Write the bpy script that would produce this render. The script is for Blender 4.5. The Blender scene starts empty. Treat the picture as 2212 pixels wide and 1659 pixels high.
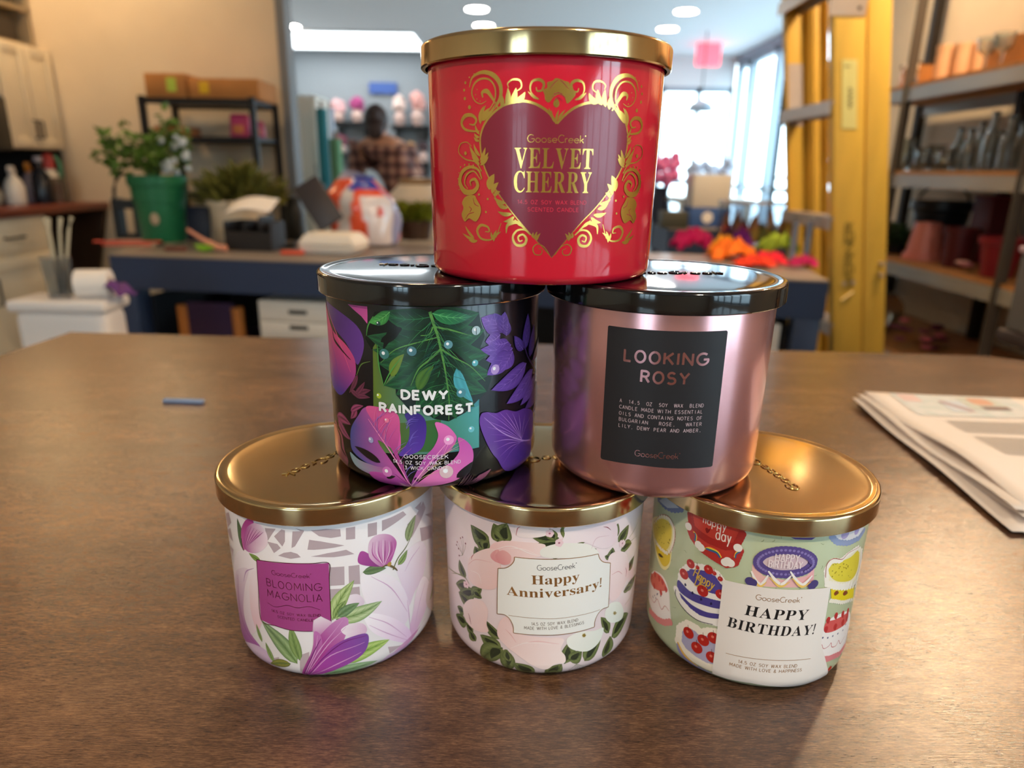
import bpy, bmesh, math, random
from mathutils import Vector, Matrix
from mathutils.geometry import tessellate_polygon
R = math.radians
random.seed(7)
sc = bpy.context.scene
COL = sc.collection
# ---------------------------------------------------------------- camera, light, exposure
TOP = 0.91                      # height of the wooden counter
EYE = TOP + 0.22471
FPX, PITCH, ROLL = 1491.03, R(17.2713), R(0.8603)
FWD = Vector((0, math.cos(PITCH), -math.sin(PITCH)))
RGT0, DWN0 = Vector((1, 0, 0)), Vector((0, -math.sin(PITCH), -math.cos(PITCH)))
RGT = math.cos(ROLL) * RGT0 - math.sin(ROLL) * DWN0
DWN = math.sin(ROLL) * RGT0 + math.cos(ROLL) * DWN0
CAM = Vector((0, 0, EYE))
cd = bpy.data.cameras.new('camera')
cam = bpy.data.objects.new('camera', cd)
COL.objects.link(cam)
cd.sensor_fit, cd.sensor_width = 'HORIZONTAL', 36.0
cd.lens = 36.0 * FPX / 2212.0
cd.clip_start, cd.clip_end = 0.01, 200
cam.matrix_world = Matrix(((RGT.x, -DWN.x, -FWD.x, CAM.x), (RGT.y, -DWN.y, -FWD.y, CAM.y),
                           (RGT.z, -DWN.z, -FWD.z, CAM.z), (0, 0, 0, 1)))
cd.dof.use_dof = True
cd.dof.focus_distance = 0.285
cd.dof.aperture_fstop = 8.0
sc.camera = cam
vs = sc.view_settings
vs.view_transform, vs.look, vs.exposure, vs.gamma, vs.use_curve_mapping = 'Standard', 'None', 1.15, 1.0, False

w = bpy.data.worlds.new('world'); sc.world = w; w.use_nodes = True
nt = w.node_tree; nt.nodes.clear()
wo = nt.nodes.new('ShaderNodeOutputWorld'); wb = nt.nodes.new('ShaderNodeBackground')
wb.inputs[0].default_value = (0.72, 0.90, 1.0, 1); wb.inputs[1].default_value = 4.3
nt.links.new(wb.outputs[0], wo.inputs[0])
sc.cycles.max_bounces = 7
sc.cycles.diffuse_bounces = 4
sc.cycles.glossy_bounces = 4
sc.cycles.transmission_bounces = 5
sc.cycles.transparent_max_bounces = 8
sc.cycles.caustics_reflective = False
sc.cycles.caustics_refractive = False
sc.cycles.sample_clamp_indirect = 6.0

def at(px, py, Y):
    """the point of the place seen at photo position (px, py) on the upright plane y = Y"""
    d = FPX * FWD + (px - 1106) * RGT + (py - 829.5) * DWN
    return CAM + d * (Y / d.y)
def atz(px, py, Z):
    d = FPX * FWD + (px - 1106) * RGT + (py - 829.5) * DWN
    return CAM + d * ((Z - EYE) / d.z)
def atx(px, py, X):
    d = FPX * FWD + (px - 1106) * RGT + (py - 829.5) * DWN
    return CAM + d * (X / d.x)

def portal(loc, rot, sx, sy):
    l = bpy.data.lights.new('window_portal', 'AREA'); l.shape = 'RECTANGLE'; l.size, l.size_y = sx, sy
    l.cycles.is_portal = True
    o = bpy.data.objects.new('window_portal', l); COL.objects.link(o); o.location = loc; o.rotation_euler = rot

# ---------------------------------------------------------------- materials
def lin(c):
    if isinstance(c, str):
        c = [int(c[i:i + 2], 16) / 255 for i in (0, 2, 4)]
    return tuple((v / 12.92 if v <= 0.04045 else ((v + 0.055) / 1.055) ** 2.4) for v in c[:3]) + (1.0,)
MATS = {}
def mat(name, color=None, rough=0.5, metal=0.0, emit=0.0, coat=0.0, trans=0.0, spec=0.5, vary=0.0, vscale=8.0,
        bump=0.0, bscale=60.0, stretch=(1, 1, 1), alpha=1.0, sss=0.0, ior=1.45, color2=None):
    if name in MATS: return MATS[name]
    m = bpy.data.materials.new(name); m.use_nodes = True; MATS[name] = m
    t = m.node_tree; b = t.nodes['Principled BSDF']
    b.inputs['Base Color'].default_value = lin(color)
    b.inputs['Roughness'].default_value = rough
    b.inputs['Metallic'].default_value = metal
    b.inputs['IOR'].default_value = ior
    b.inputs['Specular IOR Level'].default_value = spec
    b.inputs['Transmission Weight'].default_value = trans
    b.inputs['Coat Weight'].default_value = coat
    b.inputs['Coat Roughness'].default_value = 0.04
    b.inputs['Alpha'].default_value = alpha
    if sss:
        b.inputs['Subsurface Weight'].default_value = sss; b.inputs['Subsurface Radius'].default_value = (.01, .006, .004)
        b.inputs['Subsurface Scale'].default_value = 1.0
    if emit:
        b.inputs['Emission Color'].default_value = lin(color); b.inputs['Emission Strength'].default_value = emit
    if vary or bump or color2:
        tc = t.nodes.new('ShaderNodeTexCoord'); mp = t.nodes.new('ShaderNodeMapping')
        mp.inputs['Scale'].default_value = stretch; t.links.new(tc.outputs['Object'], mp.inputs['Vector'])
        if vary or color2:
            n = t.nodes.new('ShaderNodeTexNoise'); n.inputs['Scale'].default_value = vscale; n.inputs['Detail'].default_value = 6
            t.links.new(mp.outputs[0], n.inputs['Vector'])
            r = t.nodes.new('ShaderNodeValToRGB'); c = lin(color)
            if color2: ca, cb = c, lin(color2)
            else: ca, cb = tuple(v * (1 - vary) for v in c[:3]) + (1,), tuple(min(1, v * (1 + vary)) for v in c[:3]) + (1,)
            r.color_ramp.elements[0].position, r.color_ramp.elements[1].position = .35, .65
            r.color_ramp.elements[0].color, r.color_ramp.elements[1].color = ca, cb
            t.links.new(n.outputs[0], r.inputs[0]); t.links.new(r.outputs[0], b.inputs['Base Color'])
        if bump:
            n2 = t.nodes.new('ShaderNodeTexNoise'); n2.inputs['Scale'].default_value = bscale; n2.inputs['Detail'].default_value = 4
            t.links.new(mp.outputs[0], n2.inputs['Vector'])
            bp = t.nodes.new('ShaderNodeBump'); bp.inputs['Strength'].default_value = bump; bp.inputs['Distance'].default_value = .002
            t.links.new(n2.outputs[0], bp.inputs['Height']); t.links.new(bp.outputs[0], b.inputs['Normal'])
    return m
def ink(name, rough=.25, coat=.3, metal=0.0):
    if name in MATS: return MATS[name]
    m = bpy.data.materials.new(name); m.use_nodes = True; MATS[name] = m
    t = m.node_tree; b = t.nodes['Principled BSDF']
    a = t.nodes.new('ShaderNodeVertexColor'); a.layer_name = 'print'
    t.links.new(a.outputs['Color'], b.inputs['Base Color'])
    b.inputs['Roughness'].default_value = rough; b.inputs['Coat Weight'].default_value = coat; b.inputs['Metallic'].default_value = metal
    b.inputs['Coat Roughness'].default_value = .05
    return m
def pane(name, tint=(.93, .98, 1), refl=.10):
    if name in MATS: return MATS[name]
    m = bpy.data.materials.new(name); m.use_nodes = True; MATS[name] = m
    t = m.node_tree; t.nodes.clear()
    o = t.nodes.new('ShaderNodeOutputMaterial'); tr = t.nodes.new('ShaderNodeBsdfTransparent'); g = t.nodes.new('ShaderNodeBsdfGlossy')
    mx = t.nodes.new('ShaderNodeMixShader'); mx.inputs[0].default_value = refl; tr.inputs[0].default_value = (*tint, 1); g.inputs['Roughness'].default_value = .03
    t.links.new(tr.outputs[0], mx.inputs[1]); t.links.new(g.outputs[0], mx.inputs[2]); t.links.new(mx.outputs[0], o.inputs[0])
    return m

# ---------------------------------------------------------------- mesh builder
class MB:
    def __init__(s): s.bm = bmesh.new()
    def _xf(s, vs, M):
        for v in vs: v.co = M @ v.co
    def box(s, c, d, rot=None, bevel=0.0, seg=2):
        r = bmesh.ops.create_cube(s.bm, size=1.0); vs = r['verts']
        for v in vs: v.co = Vector((v.co.x * d[0], v.co.y * d[1], v.co.z * d[2]))
        if bevel > 0:
            es = list({e for v in vs for e in v.link_edges})
            q = bmesh.ops.bevel(s.bm, geom=es, offset=bevel, segments=seg, affect='EDGES', profile=.5)
            vs = list({v for f in q['faces'] for v in f.verts} | {v for v in vs if v.is_valid})
        M = Matrix.Translation(Vector(c))
        if rot is not None: M = M @ (rot.to_4x4() if not isinstance(rot, (tuple, list)) else Matrix.Rotation(rot[2], 4, 'Z') @ Matrix.Rotation(rot[1], 4, 'Y') @ Matrix.Rotation(rot[0], 4, 'X'))
        s._xf(vs, M); return s
    def bar(s, a, b, wx, wy, bevel=0.0):
        a, b = Vector(a), Vector(b); d = b - a; L = d.length
        q = d.to_track_quat('Z', 'Y').to_matrix()
        return s.box((a + b) / 2, (wx, wy, L), rot=q, bevel=bevel)
    def cone(s, a, b, r0, r1, seg=24, cap=True):
        a, b = Vector(a), Vector(b); d = b - a
        if d.length < 1e-9: return s
        M = Matrix.Translation((a + b) / 2) @ d.to_track_quat('Z', 'Y').to_matrix().to_4x4()
        bmesh.ops.create_cone(s.bm, cap_ends=cap, segments=seg, radius1=r0, radius2=r1, depth=d.length, matrix=M); return s
    def ball(s, c, r, sc_=(1, 1, 1), u=20, v=12, rot=None):
        M = Matrix.Translation(Vector(c))
        if rot: M = M @ Matrix.Rotation(rot[2], 4, 'Z') @ Matrix.Rotation(rot[1], 4, 'Y') @ Matrix.Rotation(rot[0], 4, 'X')
        M = M @ Matrix.Diagonal((sc_[0] * r, sc_[1] * r, sc_[2] * r, 1))
        bmesh.ops.create_uvsphere(s.bm, u_segments=u, v_segments=v, radius=1, matrix=M); return s
    def lathe(s, prof, seg=48, c=(0, 0, 0), cap0=True, cap1=True, M=None):
        rings = []
        for r, z in prof:
            ring = []
            for i in range(seg):
                a = 2 * math.pi * i / seg
                p = Vector((r * math.sin(a) + c[0], -r * math.cos(a) + c[1], z + c[2]))
                ring.append(s.bm.verts.new(M @ p if M else p))
            rings.append(ring)
        for A, B in zip(rings, rings[1:]):
            for i in range(seg):
                j = (i + 1) % seg
                s.bm.faces.new((A[i], A[j], B[j], B[i]))
        if cap0 and prof[0][0] > 1e-6: s.bm.faces.new(list(reversed(rings[0])))
        if cap1 and prof[-1][0] > 1e-6: s.bm.faces.new(rings[-1])
        return s
    def tube(s, pts, r, seg=8, closed=False):
        pts = [Vector(p) for p in pts]; rs = r if isinstance(r, (list, tuple)) else [r] * len(pts)
        rings = []
        up = Vector((0, 0, 1))
        for i, p in enumerate(pts):
            t = (pts[min(i + 1, len(pts) - 1)] - pts[max(i - 1, 0)]).normalized()
            if abs(t.dot(up)) > .95: n = t.cross(Vector((1, 0, 0))).normalized()
            else: n = t.cross(up).normalized()
            b = t.cross(n)
            rings.append([s.bm.verts.new(p + rs[i] * (math.cos(2 * math.pi * k / seg) * n + math.sin(2 * math.pi * k / seg) * b)) for k in range(seg)])
        for A, B in zip(rings, rings[1:]):
            for i in range(seg):
                j = (i + 1) % seg
                s.bm.faces.new((A[i], A[j], B[j], B[i]))
        s.bm.faces.new(list(reversed(rings[0]))); s.bm.faces.new(rings[-1])
        return s
    def prism(s, outline, thick, M=None):
        """outline in XY, extruded along +Z by thick"""
        n = len(outline)
        a = [s.bm.verts.new((x, y, 0)) for x, y in outline]; b = [s.bm.verts.new((x, y, thick)) for x, y in outline]
        try:
            for t in tessellate_polygon([[Vector((x, y, 0)) for x, y in outline]]):
                s.bm.faces.new([a[i] for i in reversed(t)]); s.bm.faces.new([b[i] for i in t])
        except ValueError: pass
        for i in range(n):
            j = (i + 1) % n
            try: s.bm.faces.new((a[i], a[j], b[j], b[i]))
            except ValueError: pass
        if M is not None: s._xf(a + b, M)
        return s
    def grid(s, fn, nu, nv):
        V = [[s.bm.verts.new(fn(i / nu, j / nv)) for j in range(nv + 1)] for i in range(nu + 1)]
        for i in range(nu):
            for j in range(nv):
                s.bm.faces.new((V[i][j], V[i + 1][j], V[i + 1][j + 1], V[i][j + 1]))
        return s
    def build(s, name, m, parent=None, smooth=True, loc=None, solid=0.0, sub=0, kind=None):
        bmesh.ops.recalc_face_normals(s.bm, faces=s.bm.faces)
        me = bpy.data.meshes.new(name); s.bm.to_mesh(me); s.bm.free()
        o = bpy.data.objects.new(name, me); COL.objects.link(o)
        if m: me.materials.append(m)
        if smooth and len(me.polygons):
            me.shade_smooth()
            try: me.set_sharp_from_angle(angle=R(38))
            except Exception: pass
        if solid:
            q = o.modifiers.new('thickness', 'SOLIDIFY'); q.thickness = solid
        if sub:
            q = o.modifiers.new('smooth', 'SUBSURF'); q.levels = q.render_levels = sub
        if parent: o.parent = parent
        if loc is not None: o.location = loc
        if kind: o['kind'] = kind
        return o
def thing(name, label, cat, loc=(0, 0, 0), rz=0.0, group=None):
    o = bpy.data.objects.new(name, None); COL.objects.link(o); o.empty_display_size = .05
    o.location = loc; o.rotation_euler = (0, 0, rz)
    return tag(o, label, cat, group)
def tag(o, label, cat, group=None):
    o['label'] = label; o['category'] = cat
    if group: o['group'] = group
    return o
def kids(o): return [c for c in bpy.data.objects if c.parent == o]
def dup(o, loc, rz, label, group=None, parent=None, scale=None):
    c = o.copy(); COL.objects.link(c); c.location = loc; c.rotation_euler = (0, 0, rz); c['label'] = label
    if group: c['group'] = group
    if scale: c.scale = scale
    for ch in kids(o):
        d = ch.copy(); COL.objects.link(d); d.parent = c
        for g in kids(ch):
            e = g.copy(); COL.objects.link(e); e.parent = d
    return c

# ---------------------------------------------------------------- the setting
def wood_counter():
    m = bpy.data.materials.new('stained_wood'); m.use_nodes = True
    t = m.node_tree; b = t.nodes['Principled BSDF']; N = t.nodes.new; Lk = t.links.new
    tc = N('ShaderNodeTexCoord')
    def noise(scale, st, det=6, rough=.6, dist=0.0):
        mp = N('ShaderNodeMapping'); mp.inputs['Scale'].default_value = st; Lk(tc.outputs['Object'], mp.inputs['Vector'])
        n = N('ShaderNodeTexNoise'); n.inputs['Scale'].default_value = scale; n.inputs['Detail'].default_value = det
        n.inputs['Roughness'].default_value = rough; n.inputs['Distortion'].default_value = dist
        Lk(mp.outputs[0], n.inputs['Vector']); return n
    big = noise(9, (.8, 2.0, 1), 5, .6, .6); mid = noise(60, (1, 2.2, 1), 6, .7, .3); fine = noise(260, (1, 10, 1), 3, .75)
    def mixv(a, bb, f):
        x = N('ShaderNodeMix'); x.data_type = 'FLOAT'; x.inputs[0].default_value = f; Lk(a, x.inputs[2]); Lk(bb, x.inputs[3]); return x.outputs[0]
    v = mixv(mixv(big.outputs[0], mid.outputs[0], .45), fine.outputs[0], .5)
    r = N('ShaderNodeValToRGB'); e = r.color_ramp.elements
    e[0].position, e[0].color = .37, lin('2f1b13'); e[1].position, e[1].color = .64, lin('8f6849')
    x = e.new(.50); x.color = lin('593e2d')
    Lk(v, r.inputs[0]); Lk(r.outputs[0], b.inputs['Base Color'])
    b.inputs['Roughness'].default_value = .22; b.inputs['Specular IOR Level'].default_value = .75
    bp = N('ShaderNodeBump'); bp.inputs['Strength'].default_value = .35; bp.inputs['Distance'].default_value = .0003
    grain = noise(120, (.35, 14, 1), 5, .62); Lk(grain.outputs[0], bp.inputs['Height']); Lk(bp.outputs[0], b.inputs['Normal'])
    return m

ROOM = dict(x0=-3.25, x1=2.35, x2=3.0, y0=-3.6, y1=4.35, y2=5.1, y3=10.3, z=2.65)
def room():
    X0, X1, X2, Y0, Y1, Y2, Y3, Z = (ROOM[k] for k in ('x0', 'x1', 'x2', 'y0', 'y1', 'y2', 'y3', 'z'))
    beige = mat('beige_paint', 'cfbfa6', .7, vary=.04, vscale=3)
    white = mat('white_paint', 'dcdedd', .6)
    def st(mb, name, m): return mb.build(name, m, smooth=False, kind='structure')
    st(MB().box(((X0 + X2) / 2, (Y0 + Y3) / 2, -.05), (X2 - X0 + .6, Y3 - Y0 + .6, .1)), 'floor', mat('concrete_floor', '8d8378', .35, vary=.12, vscale=2))
    st(MB().box(((X0 + X2) / 2, (Y0 + Y3) / 2, Z + .05), (X2 - X0 + .6, Y3 - Y0 + .6, .1)), 'ceiling', mat('ceiling_paint', 'eeeef0', .7))
    st(MB().box((X0 - .06, (Y0 + Y1) / 2, Z / 2), (.12, Y1 - Y0 + .24, Z)), 'wall_left', beige)
    st(MB().box((X0 - .06, (Y1 + Y3) / 2 + .12, Z / 2), (.12, Y3 - Y1 - .02, Z)), 'wall_left_far', white)
    # partition behind the storage shelf, ends in an open dark edge
    st(MB().box(((X0 - 1.37) / 2, Y1 + .06, Z / 2), (-1.37 - X0, .12, Z)), 'wall_partition', beige)
    st(MB().box((-1.345, Y1 + .06, Z / 2), (.05, .14, Z)), 'trim_1', mat('slate_trim', '6f7276', .5))
    sy0, sy1, sz0, sz1 = -3.2, -.45, .75, 2.35
    st(MB().box((X1 + .06, (sy1 + Y2) / 2, Z / 2), (.12, Y2 - sy1, Z)), 'wall_right', beige)
    for ya, yb, za, zb, n in ((Y0, sy0, 0, Z, 'wall_right_corner'), (sy0, sy1, 0, sz0, 'wall_right_sill'), (sy0, sy1, sz1, Z, 'wall_right_header')):
        st(MB().box((X1 + .06, (ya + yb) / 2, (za + zb) / 2), (.12, yb - ya, zb - za)), n, beige)
    st(MB().box(((X1 + X2) / 2 + .09, Y2 + .06, Z / 2), (X2 - X1 + .06, .12, Z)), 'wall_return', white)
    # far wall with a glazed door in it
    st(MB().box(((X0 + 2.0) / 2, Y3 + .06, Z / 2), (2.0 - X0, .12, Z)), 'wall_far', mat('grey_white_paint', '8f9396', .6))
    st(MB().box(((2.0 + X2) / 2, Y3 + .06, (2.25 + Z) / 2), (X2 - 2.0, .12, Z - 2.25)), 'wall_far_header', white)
    fr = mat('window_frame_metal', '8f9aa4', .4, .3)
    gl = pane('clear_pane')
    d = MB(); dx0, dx1 = 2.0, X2
    for xx in (dx0 + .03, 2.52, dx1 - .03): d.box((xx, Y3 + .03, 1.125), (.06, .07, 2.25))
    for zz in (.05, 1.0, 2.22): d.box(((dx0 + dx1) / 2, Y3 + .03, zz), (dx1 - dx0, .07, .07))
    dd = st(d, 'door_1', fr)
    MB().box(((dx0 + dx1) / 2, Y3 + .03, 1.125), (dx1 - dx0 - .06, .008, 2.2)).build('pane', gl, dd, smooth=False)
    portal(((dx0 + dx1) / 2, Y3 - .02, 1.12), (R(-90), 0, 0), dx1 - dx0, 2.2)
    # floor to ceiling glazing along the street side
    ys = [Y2 + .12, 5.8, 6.8, 7.75, 8.75, 9.75, Y3]
    st(MB().box((X2 + .06, (Y2 + Y3) / 2, .05), (.12, Y3 - Y2, .1)), 'trim_2', fr)
    st(MB().box((X2 + .06, (Y2 + Y3) / 2, Z - .05), (.12, Y3 - Y2, .1)), 'trim_3', mat('header_grey', '8f99a5', .5))
    for i, (a, b) in enumerate(zip(ys, ys[1:])):
        f = MB()
        for yy in (a + .03, b - .03): f.box((X2 + .06, yy, Z / 2), (.1, .06, Z - .2))
        for zz in (.14, .95, Z - .14): f.box((X2 + .06, (a + b) / 2, zz), (.1, b - a, .06))
        fo = st(f, 'window_%d' % (i + 1), fr)
        MB().box((X2 + .06, (a + b) / 2, Z / 2), (.008, b - a - .06, Z - .25)).build('pane', gl, fo, smooth=False)
    portal((X2 - .02, (Y2 + Y3) / 2, Z / 2), (0, R(90), 0), Z - .25, Y3 - Y2 - .2)
    # behind the photographer: wall with a wide mullioned shop window
    bw = mat('back_wall_paint', 'b7a68e', .8)
    wx0, wx1, wz0, wz1 = -2.45, -1.25, .75, 2.35
    for xa, xb, za, zb, n in ((X0, wx0, 0, Z, 'wall_back_corner'), (wx1, X1, 0, Z, 'wall_back'), (wx0, wx1, 0, wz0, 'wall_back_sill'), (wx0, wx1, wz1, Z, 'wall_back_header')):
        st(MB().box(((xa + xb) / 2, Y0 - .06, (za + zb) / 2), (xb - xa, .12, zb - za)), n, bw)
    dk = mat('dark_frame', '2c2c2e', .4)
    f = MB()
    for i in range(4): f.box((wx0 + (wx1 - wx0) * i / 3, Y0 - .04, (wz0 + wz1) / 2), (.05, .07, wz1 - wz0))
    for zz in (wz0 + .03, 1.35, 1.85, wz1 - .03): f.box(((wx0 + wx1) / 2, Y0 - .04, zz), (wx1 - wx0, .07, .04))
    fo = st(f, 'window_7', dk)
    MB().box(((wx0 + wx1) / 2, Y0 - .04, (wz0 + wz1) / 2), (wx1 - wx0, .008, wz1 - wz0)).build('pane', gl, fo, smooth=False)
    portal(((wx0 + wx1) / 2, Y0 + .02, (wz0 + wz1) / 2), (R(90), 0, 0), wx1 - wx0, wz1 - wz0)
    f = MB()
    for i in range(6): f.box((X1 + .04, sy0 + (sy1 - sy0) * i / 5, (sz0 + sz1) / 2), (.07, .05, sz1 - sz0))
    for zz in (sz0 + .03, 1.35, 1.85, sz1 - .03): f.box((X1 + .04, (sy0 + sy1) / 2, zz), (.07, sy1 - sy0, .04))
    fo = st(f, 'window_8', dk)
    MB().box((X1 + .04, (sy0 + sy1) / 2, (sz0 + sz1) / 2), (.008, sy1 - sy0, sz1 - sz0)).build('pane', gl, fo, smooth=False)
    portal((X1 - .02, (sy0 + sy1) / 2, (sz0 + sz1) / 2), (0, R(90), 0), sz1 - sz0, sy1 - sy0)
    # street outside
    g = MB().box((0, 4, -.14), (60, 60, .04)).build('ground_1', mat('pavement', 'b9bec2', .8), smooth=False, kind='structure')
room()

def downlight(x, y, power, warm, label, group, r=.075, z=None):
    z = ROOM['z'] if z is None else z
    t = thing('ceiling_downlight', label, 'ceiling light', (x, y, z), 0, group)
    MB().lathe([(r, -.001), (r + .022, -.006), (r + .024, 0)], 28, cap0=False, cap1=False).build('trim_ring', mat('downlight_trim', 'eeeeee', .4), t)
    MB().lathe([(0.0001, -.003), (r, -.003)], 28, cap0=False, cap1=False).build('lamp_lens', mat('lamp_glow_%s_%d' % (warm, power), warm, .5, emit=power), t)
    return t

LAMPS = [  # recessed lamps: x, y, strength, colour, label
    (1.74, 2.32, 400, 'ffdcb0', 'recessed ceiling lamp over the gap between counter and yellow ladder'),
    (1.78, 3.98, 150, 'ffe0b4', 'recessed ceiling lamp over the far end of the right hand steel shelving'),
    (-2.05, 3.85, 62, 'ffdcac', 'recessed ceiling lamp washing the beige wall above the black storage shelf'),
    (-2.72, 3.75, 110, 'ffd39a', 'recessed ceiling lamp in front of the cream wall cabinets'),
    (-0.35, 1.75, 80, 'ffd7a0', 'recessed ceiling lamp above the aisle left of the candle pyramid'),
    (0.75, -0.8, 200, 'ffe8cc', 'recessed ceiling lamp behind the photographer on the right'),
    (-0.9, -1.0, 200, 'ffe8cc', 'recessed ceiling lamp behind the photographer on the left'),
]
for x, y, p, c, l in LAMPS:
    downlight(x, y, p, c, l, 'recessed lamps over the work area')
for px, py, l in [(627, 57, 'round ceiling light nearest the edge of the beige wall'), (1030, 20, 'round ceiling light just left above the gold lid of the top candle'),
                  (1482, 25, 'round ceiling light highest in the photo right of the top candle'), (1442, 63, 'round ceiling light just right of the top candle lid'),
                  (1045, 55, 'round ceiling light half hidden by the top candle lid')]:
    q = atz(px, py, ROOM['z']); downlight(q.x, q.y, 40, 'fff6ea', l, 'round white ceiling lights over the shop floor', r=.105)
# bright lit coffer where the ceiling meets the far wall
a, b = atz(612, 100, ROOM['z']), atz(915, 100, ROOM['z'])
t = thing('ceiling_light_panel', 'long glowing white light panel on the ceiling in front of the far wall', 'ceiling light', ((a.x + b.x) / 2, 9.45, ROOM['z']))
W_ = b.x - a.x
MB().box((0, 0, -.012), (W_ + .08, 1.18, .02), bevel=.008).build('frame', mat('downlight_trim', 'eeeeee', .4), t)
MB().box((0, 0, -.026), (W_, 1.1, .012), bevel=.004).build('diffuser', mat('panel_glow', 'f2fbff', .5, emit=2.3), t)

# ---------------------------------------------------------------- wooden counter the candles stand on
def counter():
    p = [(-.622, .79), (-.615, .935), (.62, .878), (1.02, .62), (1.02, -.75), (-.95, -.75), (-.95, .55)]
    t = thing('wooden_counter', 'dark stained wooden counter top carrying the candle pyramid and the newspaper', 'counter', (0, 0, 0))
    mb = MB(); mb.prism(p, .04, Matrix.Translation((0, 0, TOP - .04)))
    o = mb.build('counter_top', wood_counter(), t, smooth=False)
    c = [(x * .93 if x > 0 else x * .93, y * .93) for x, y in p]
    mb = MB(); mb.prism(c, TOP - .04 - .08, Matrix.Translation((0, 0, .08)))
    mb.build('cabinet_body', mat('counter_body', '3a2a20', .5), t, smooth=False)
    c = [(x * .88, y * .88) for x, y in p]
    mb = MB(); mb.prism(c, .08); mb.build('plinth', mat('plinth_black', '1a1614', .6), t, smooth=False)
counter()

# ---------------------------------------------------------------- candle jars
JH, LH = .09076, .00913
SEG = 192
JARS = {  # x, y, storey, radius above the rounded foot, lid radius, foot rounding
    'r': (.0120, .3143, 2, .0479, .0517, .0040), 'd': (-.0372, .3203, 1, .0488, .0522, .0065), 'o': (.0675, .3106, 1, .0479, .0524, .0085),
    'm': (-.0874, .3072, 0, .0481, .0517, .0090), 'a': (.0163, .3094, 0, .0469, .0517, .0090), 'b': (.1200, .3044, 0, .0484, .0517, .0085)}
RTOP = .0490
def jar_profile(k):
    x, y, s, rb, rl, rf = JARS[k]
    p = [(rb - rf + rf * math.sin(R(a)), rf - rf * math.cos(R(a))) for a in range(0, 91, 15)]
    return p + [(RTOP, JH - LH + .001)]
def jar_r(k, z):
    p = jar_profile(k)
    for (r0, z0), (r1, z1) in zip(p, p[1:]):
        if z <= z1: return r0 + (r1 - r0) * max(0, (z - z0)) / (z1 - z0)
    return RTOP

def catmull(P, closed=False, n=6):
    if len(P) < 3: return [tuple(p) for p in P]
    out = []; N = len(P)
    for i in range(N if closed else N - 1):
        p1, p2 = P[i], P[(i + 1) % N]
        p0 = P[i - 1] if (closed or i > 0) else (2 * p1[0] - p2[0], 2 * p1[1] - p2[1])
        p3 = P[(i + 2) % N] if (closed or i + 2 < N) else (2 * p2[0] - p1[0], 2 * p2[1] - p1[1])
        for k in range(n):
            t = k / n
            out.append(tuple(.5 * (2 * p1[j] + (p2[j] - p0[j]) * t + (2 * p0[j] - 5 * p1[j] + 4 * p2[j] - p3[j]) * t * t + (3 * p1[j] - p0[j] - 3 * p2[j] + p3[j]) * t ** 3) for j in (0, 1)))
    if not closed: out.append(tuple(P[-1]))
    return out

class Wrap:
    """flat print laid out in millimetres (u along the glass, z up), then bent round the jar"""
    def __init__(s, layer0):
        s.bm = bmesh.new(); s.cl = s.bm.verts.layers.float_color.new('print'); s.n = layer0
    def v(s, x, y, c): 
        v = s.bm.verts.new((x, y, s.n)); v[s.cl] = c; return v
    def poly(s, loops, cf):
        L = [[Vector((x, y, 0)) for x, y in l] for l in loops]
        V = [s.v(x, y, cf(x, y)) for l in loops for x, y in l]
        for t in tessellate_polygon(L):
            try: s.bm.faces.new([V[i] for i in t])
            except ValueError: pass
    def strip(s, rows):
        """rows of (x, y, colour) of equal length"""
        V = [[s.v(x, y, c) for x, y, c in r] for r in rows]
        for A, B in zip(V, V[1:]):
            for i in range(len(A) - 1):
                try: s.bm.faces.new((A[i], A[i + 1], B[i + 1], B[i]))
                except ValueError: pass
def grad(c):
    """'rrggbb' or ('rrggbb','rrggbb',(x0,y0),(x1,y1))"""
    if isinstance(c, str):
        q = lin(c); return lambda x, y: q
    a, b, (x0, y0), (x1, y1) = lin(c[0]), lin(c[1]), c[2], c[3]
    dx, dy = x1 - x0, y1 - y0; dd = dx * dx + dy * dy
    def f(x, y):
        t = max(0, min(1, ((x - x0) * dx + (y - y0) * dy) / dd)); return tuple(a[i] + (b[i] - a[i]) * t for i in range(4))
    return f
def ribbon(wr, pts, wf, c):
    cf = grad(c); rows = []; n = len(pts)
    for i, p in enumerate(pts):
        a, b = pts[max(i - 1, 0)], pts[min(i + 1, n - 1)]
        dx, dy = b[0] - a[0], b[1] - a[1]; L = math.hypot(dx, dy) or 1
        w = wf(i / max(1, n - 1)) / 2; nx, ny = -dy / L * w, dx / L * w
        rows.append([(p[0] + nx, p[1] + ny, cf(*p)), (p[0] - nx, p[1] - ny, cf(*p))])
    wr.strip(rows)
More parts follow.
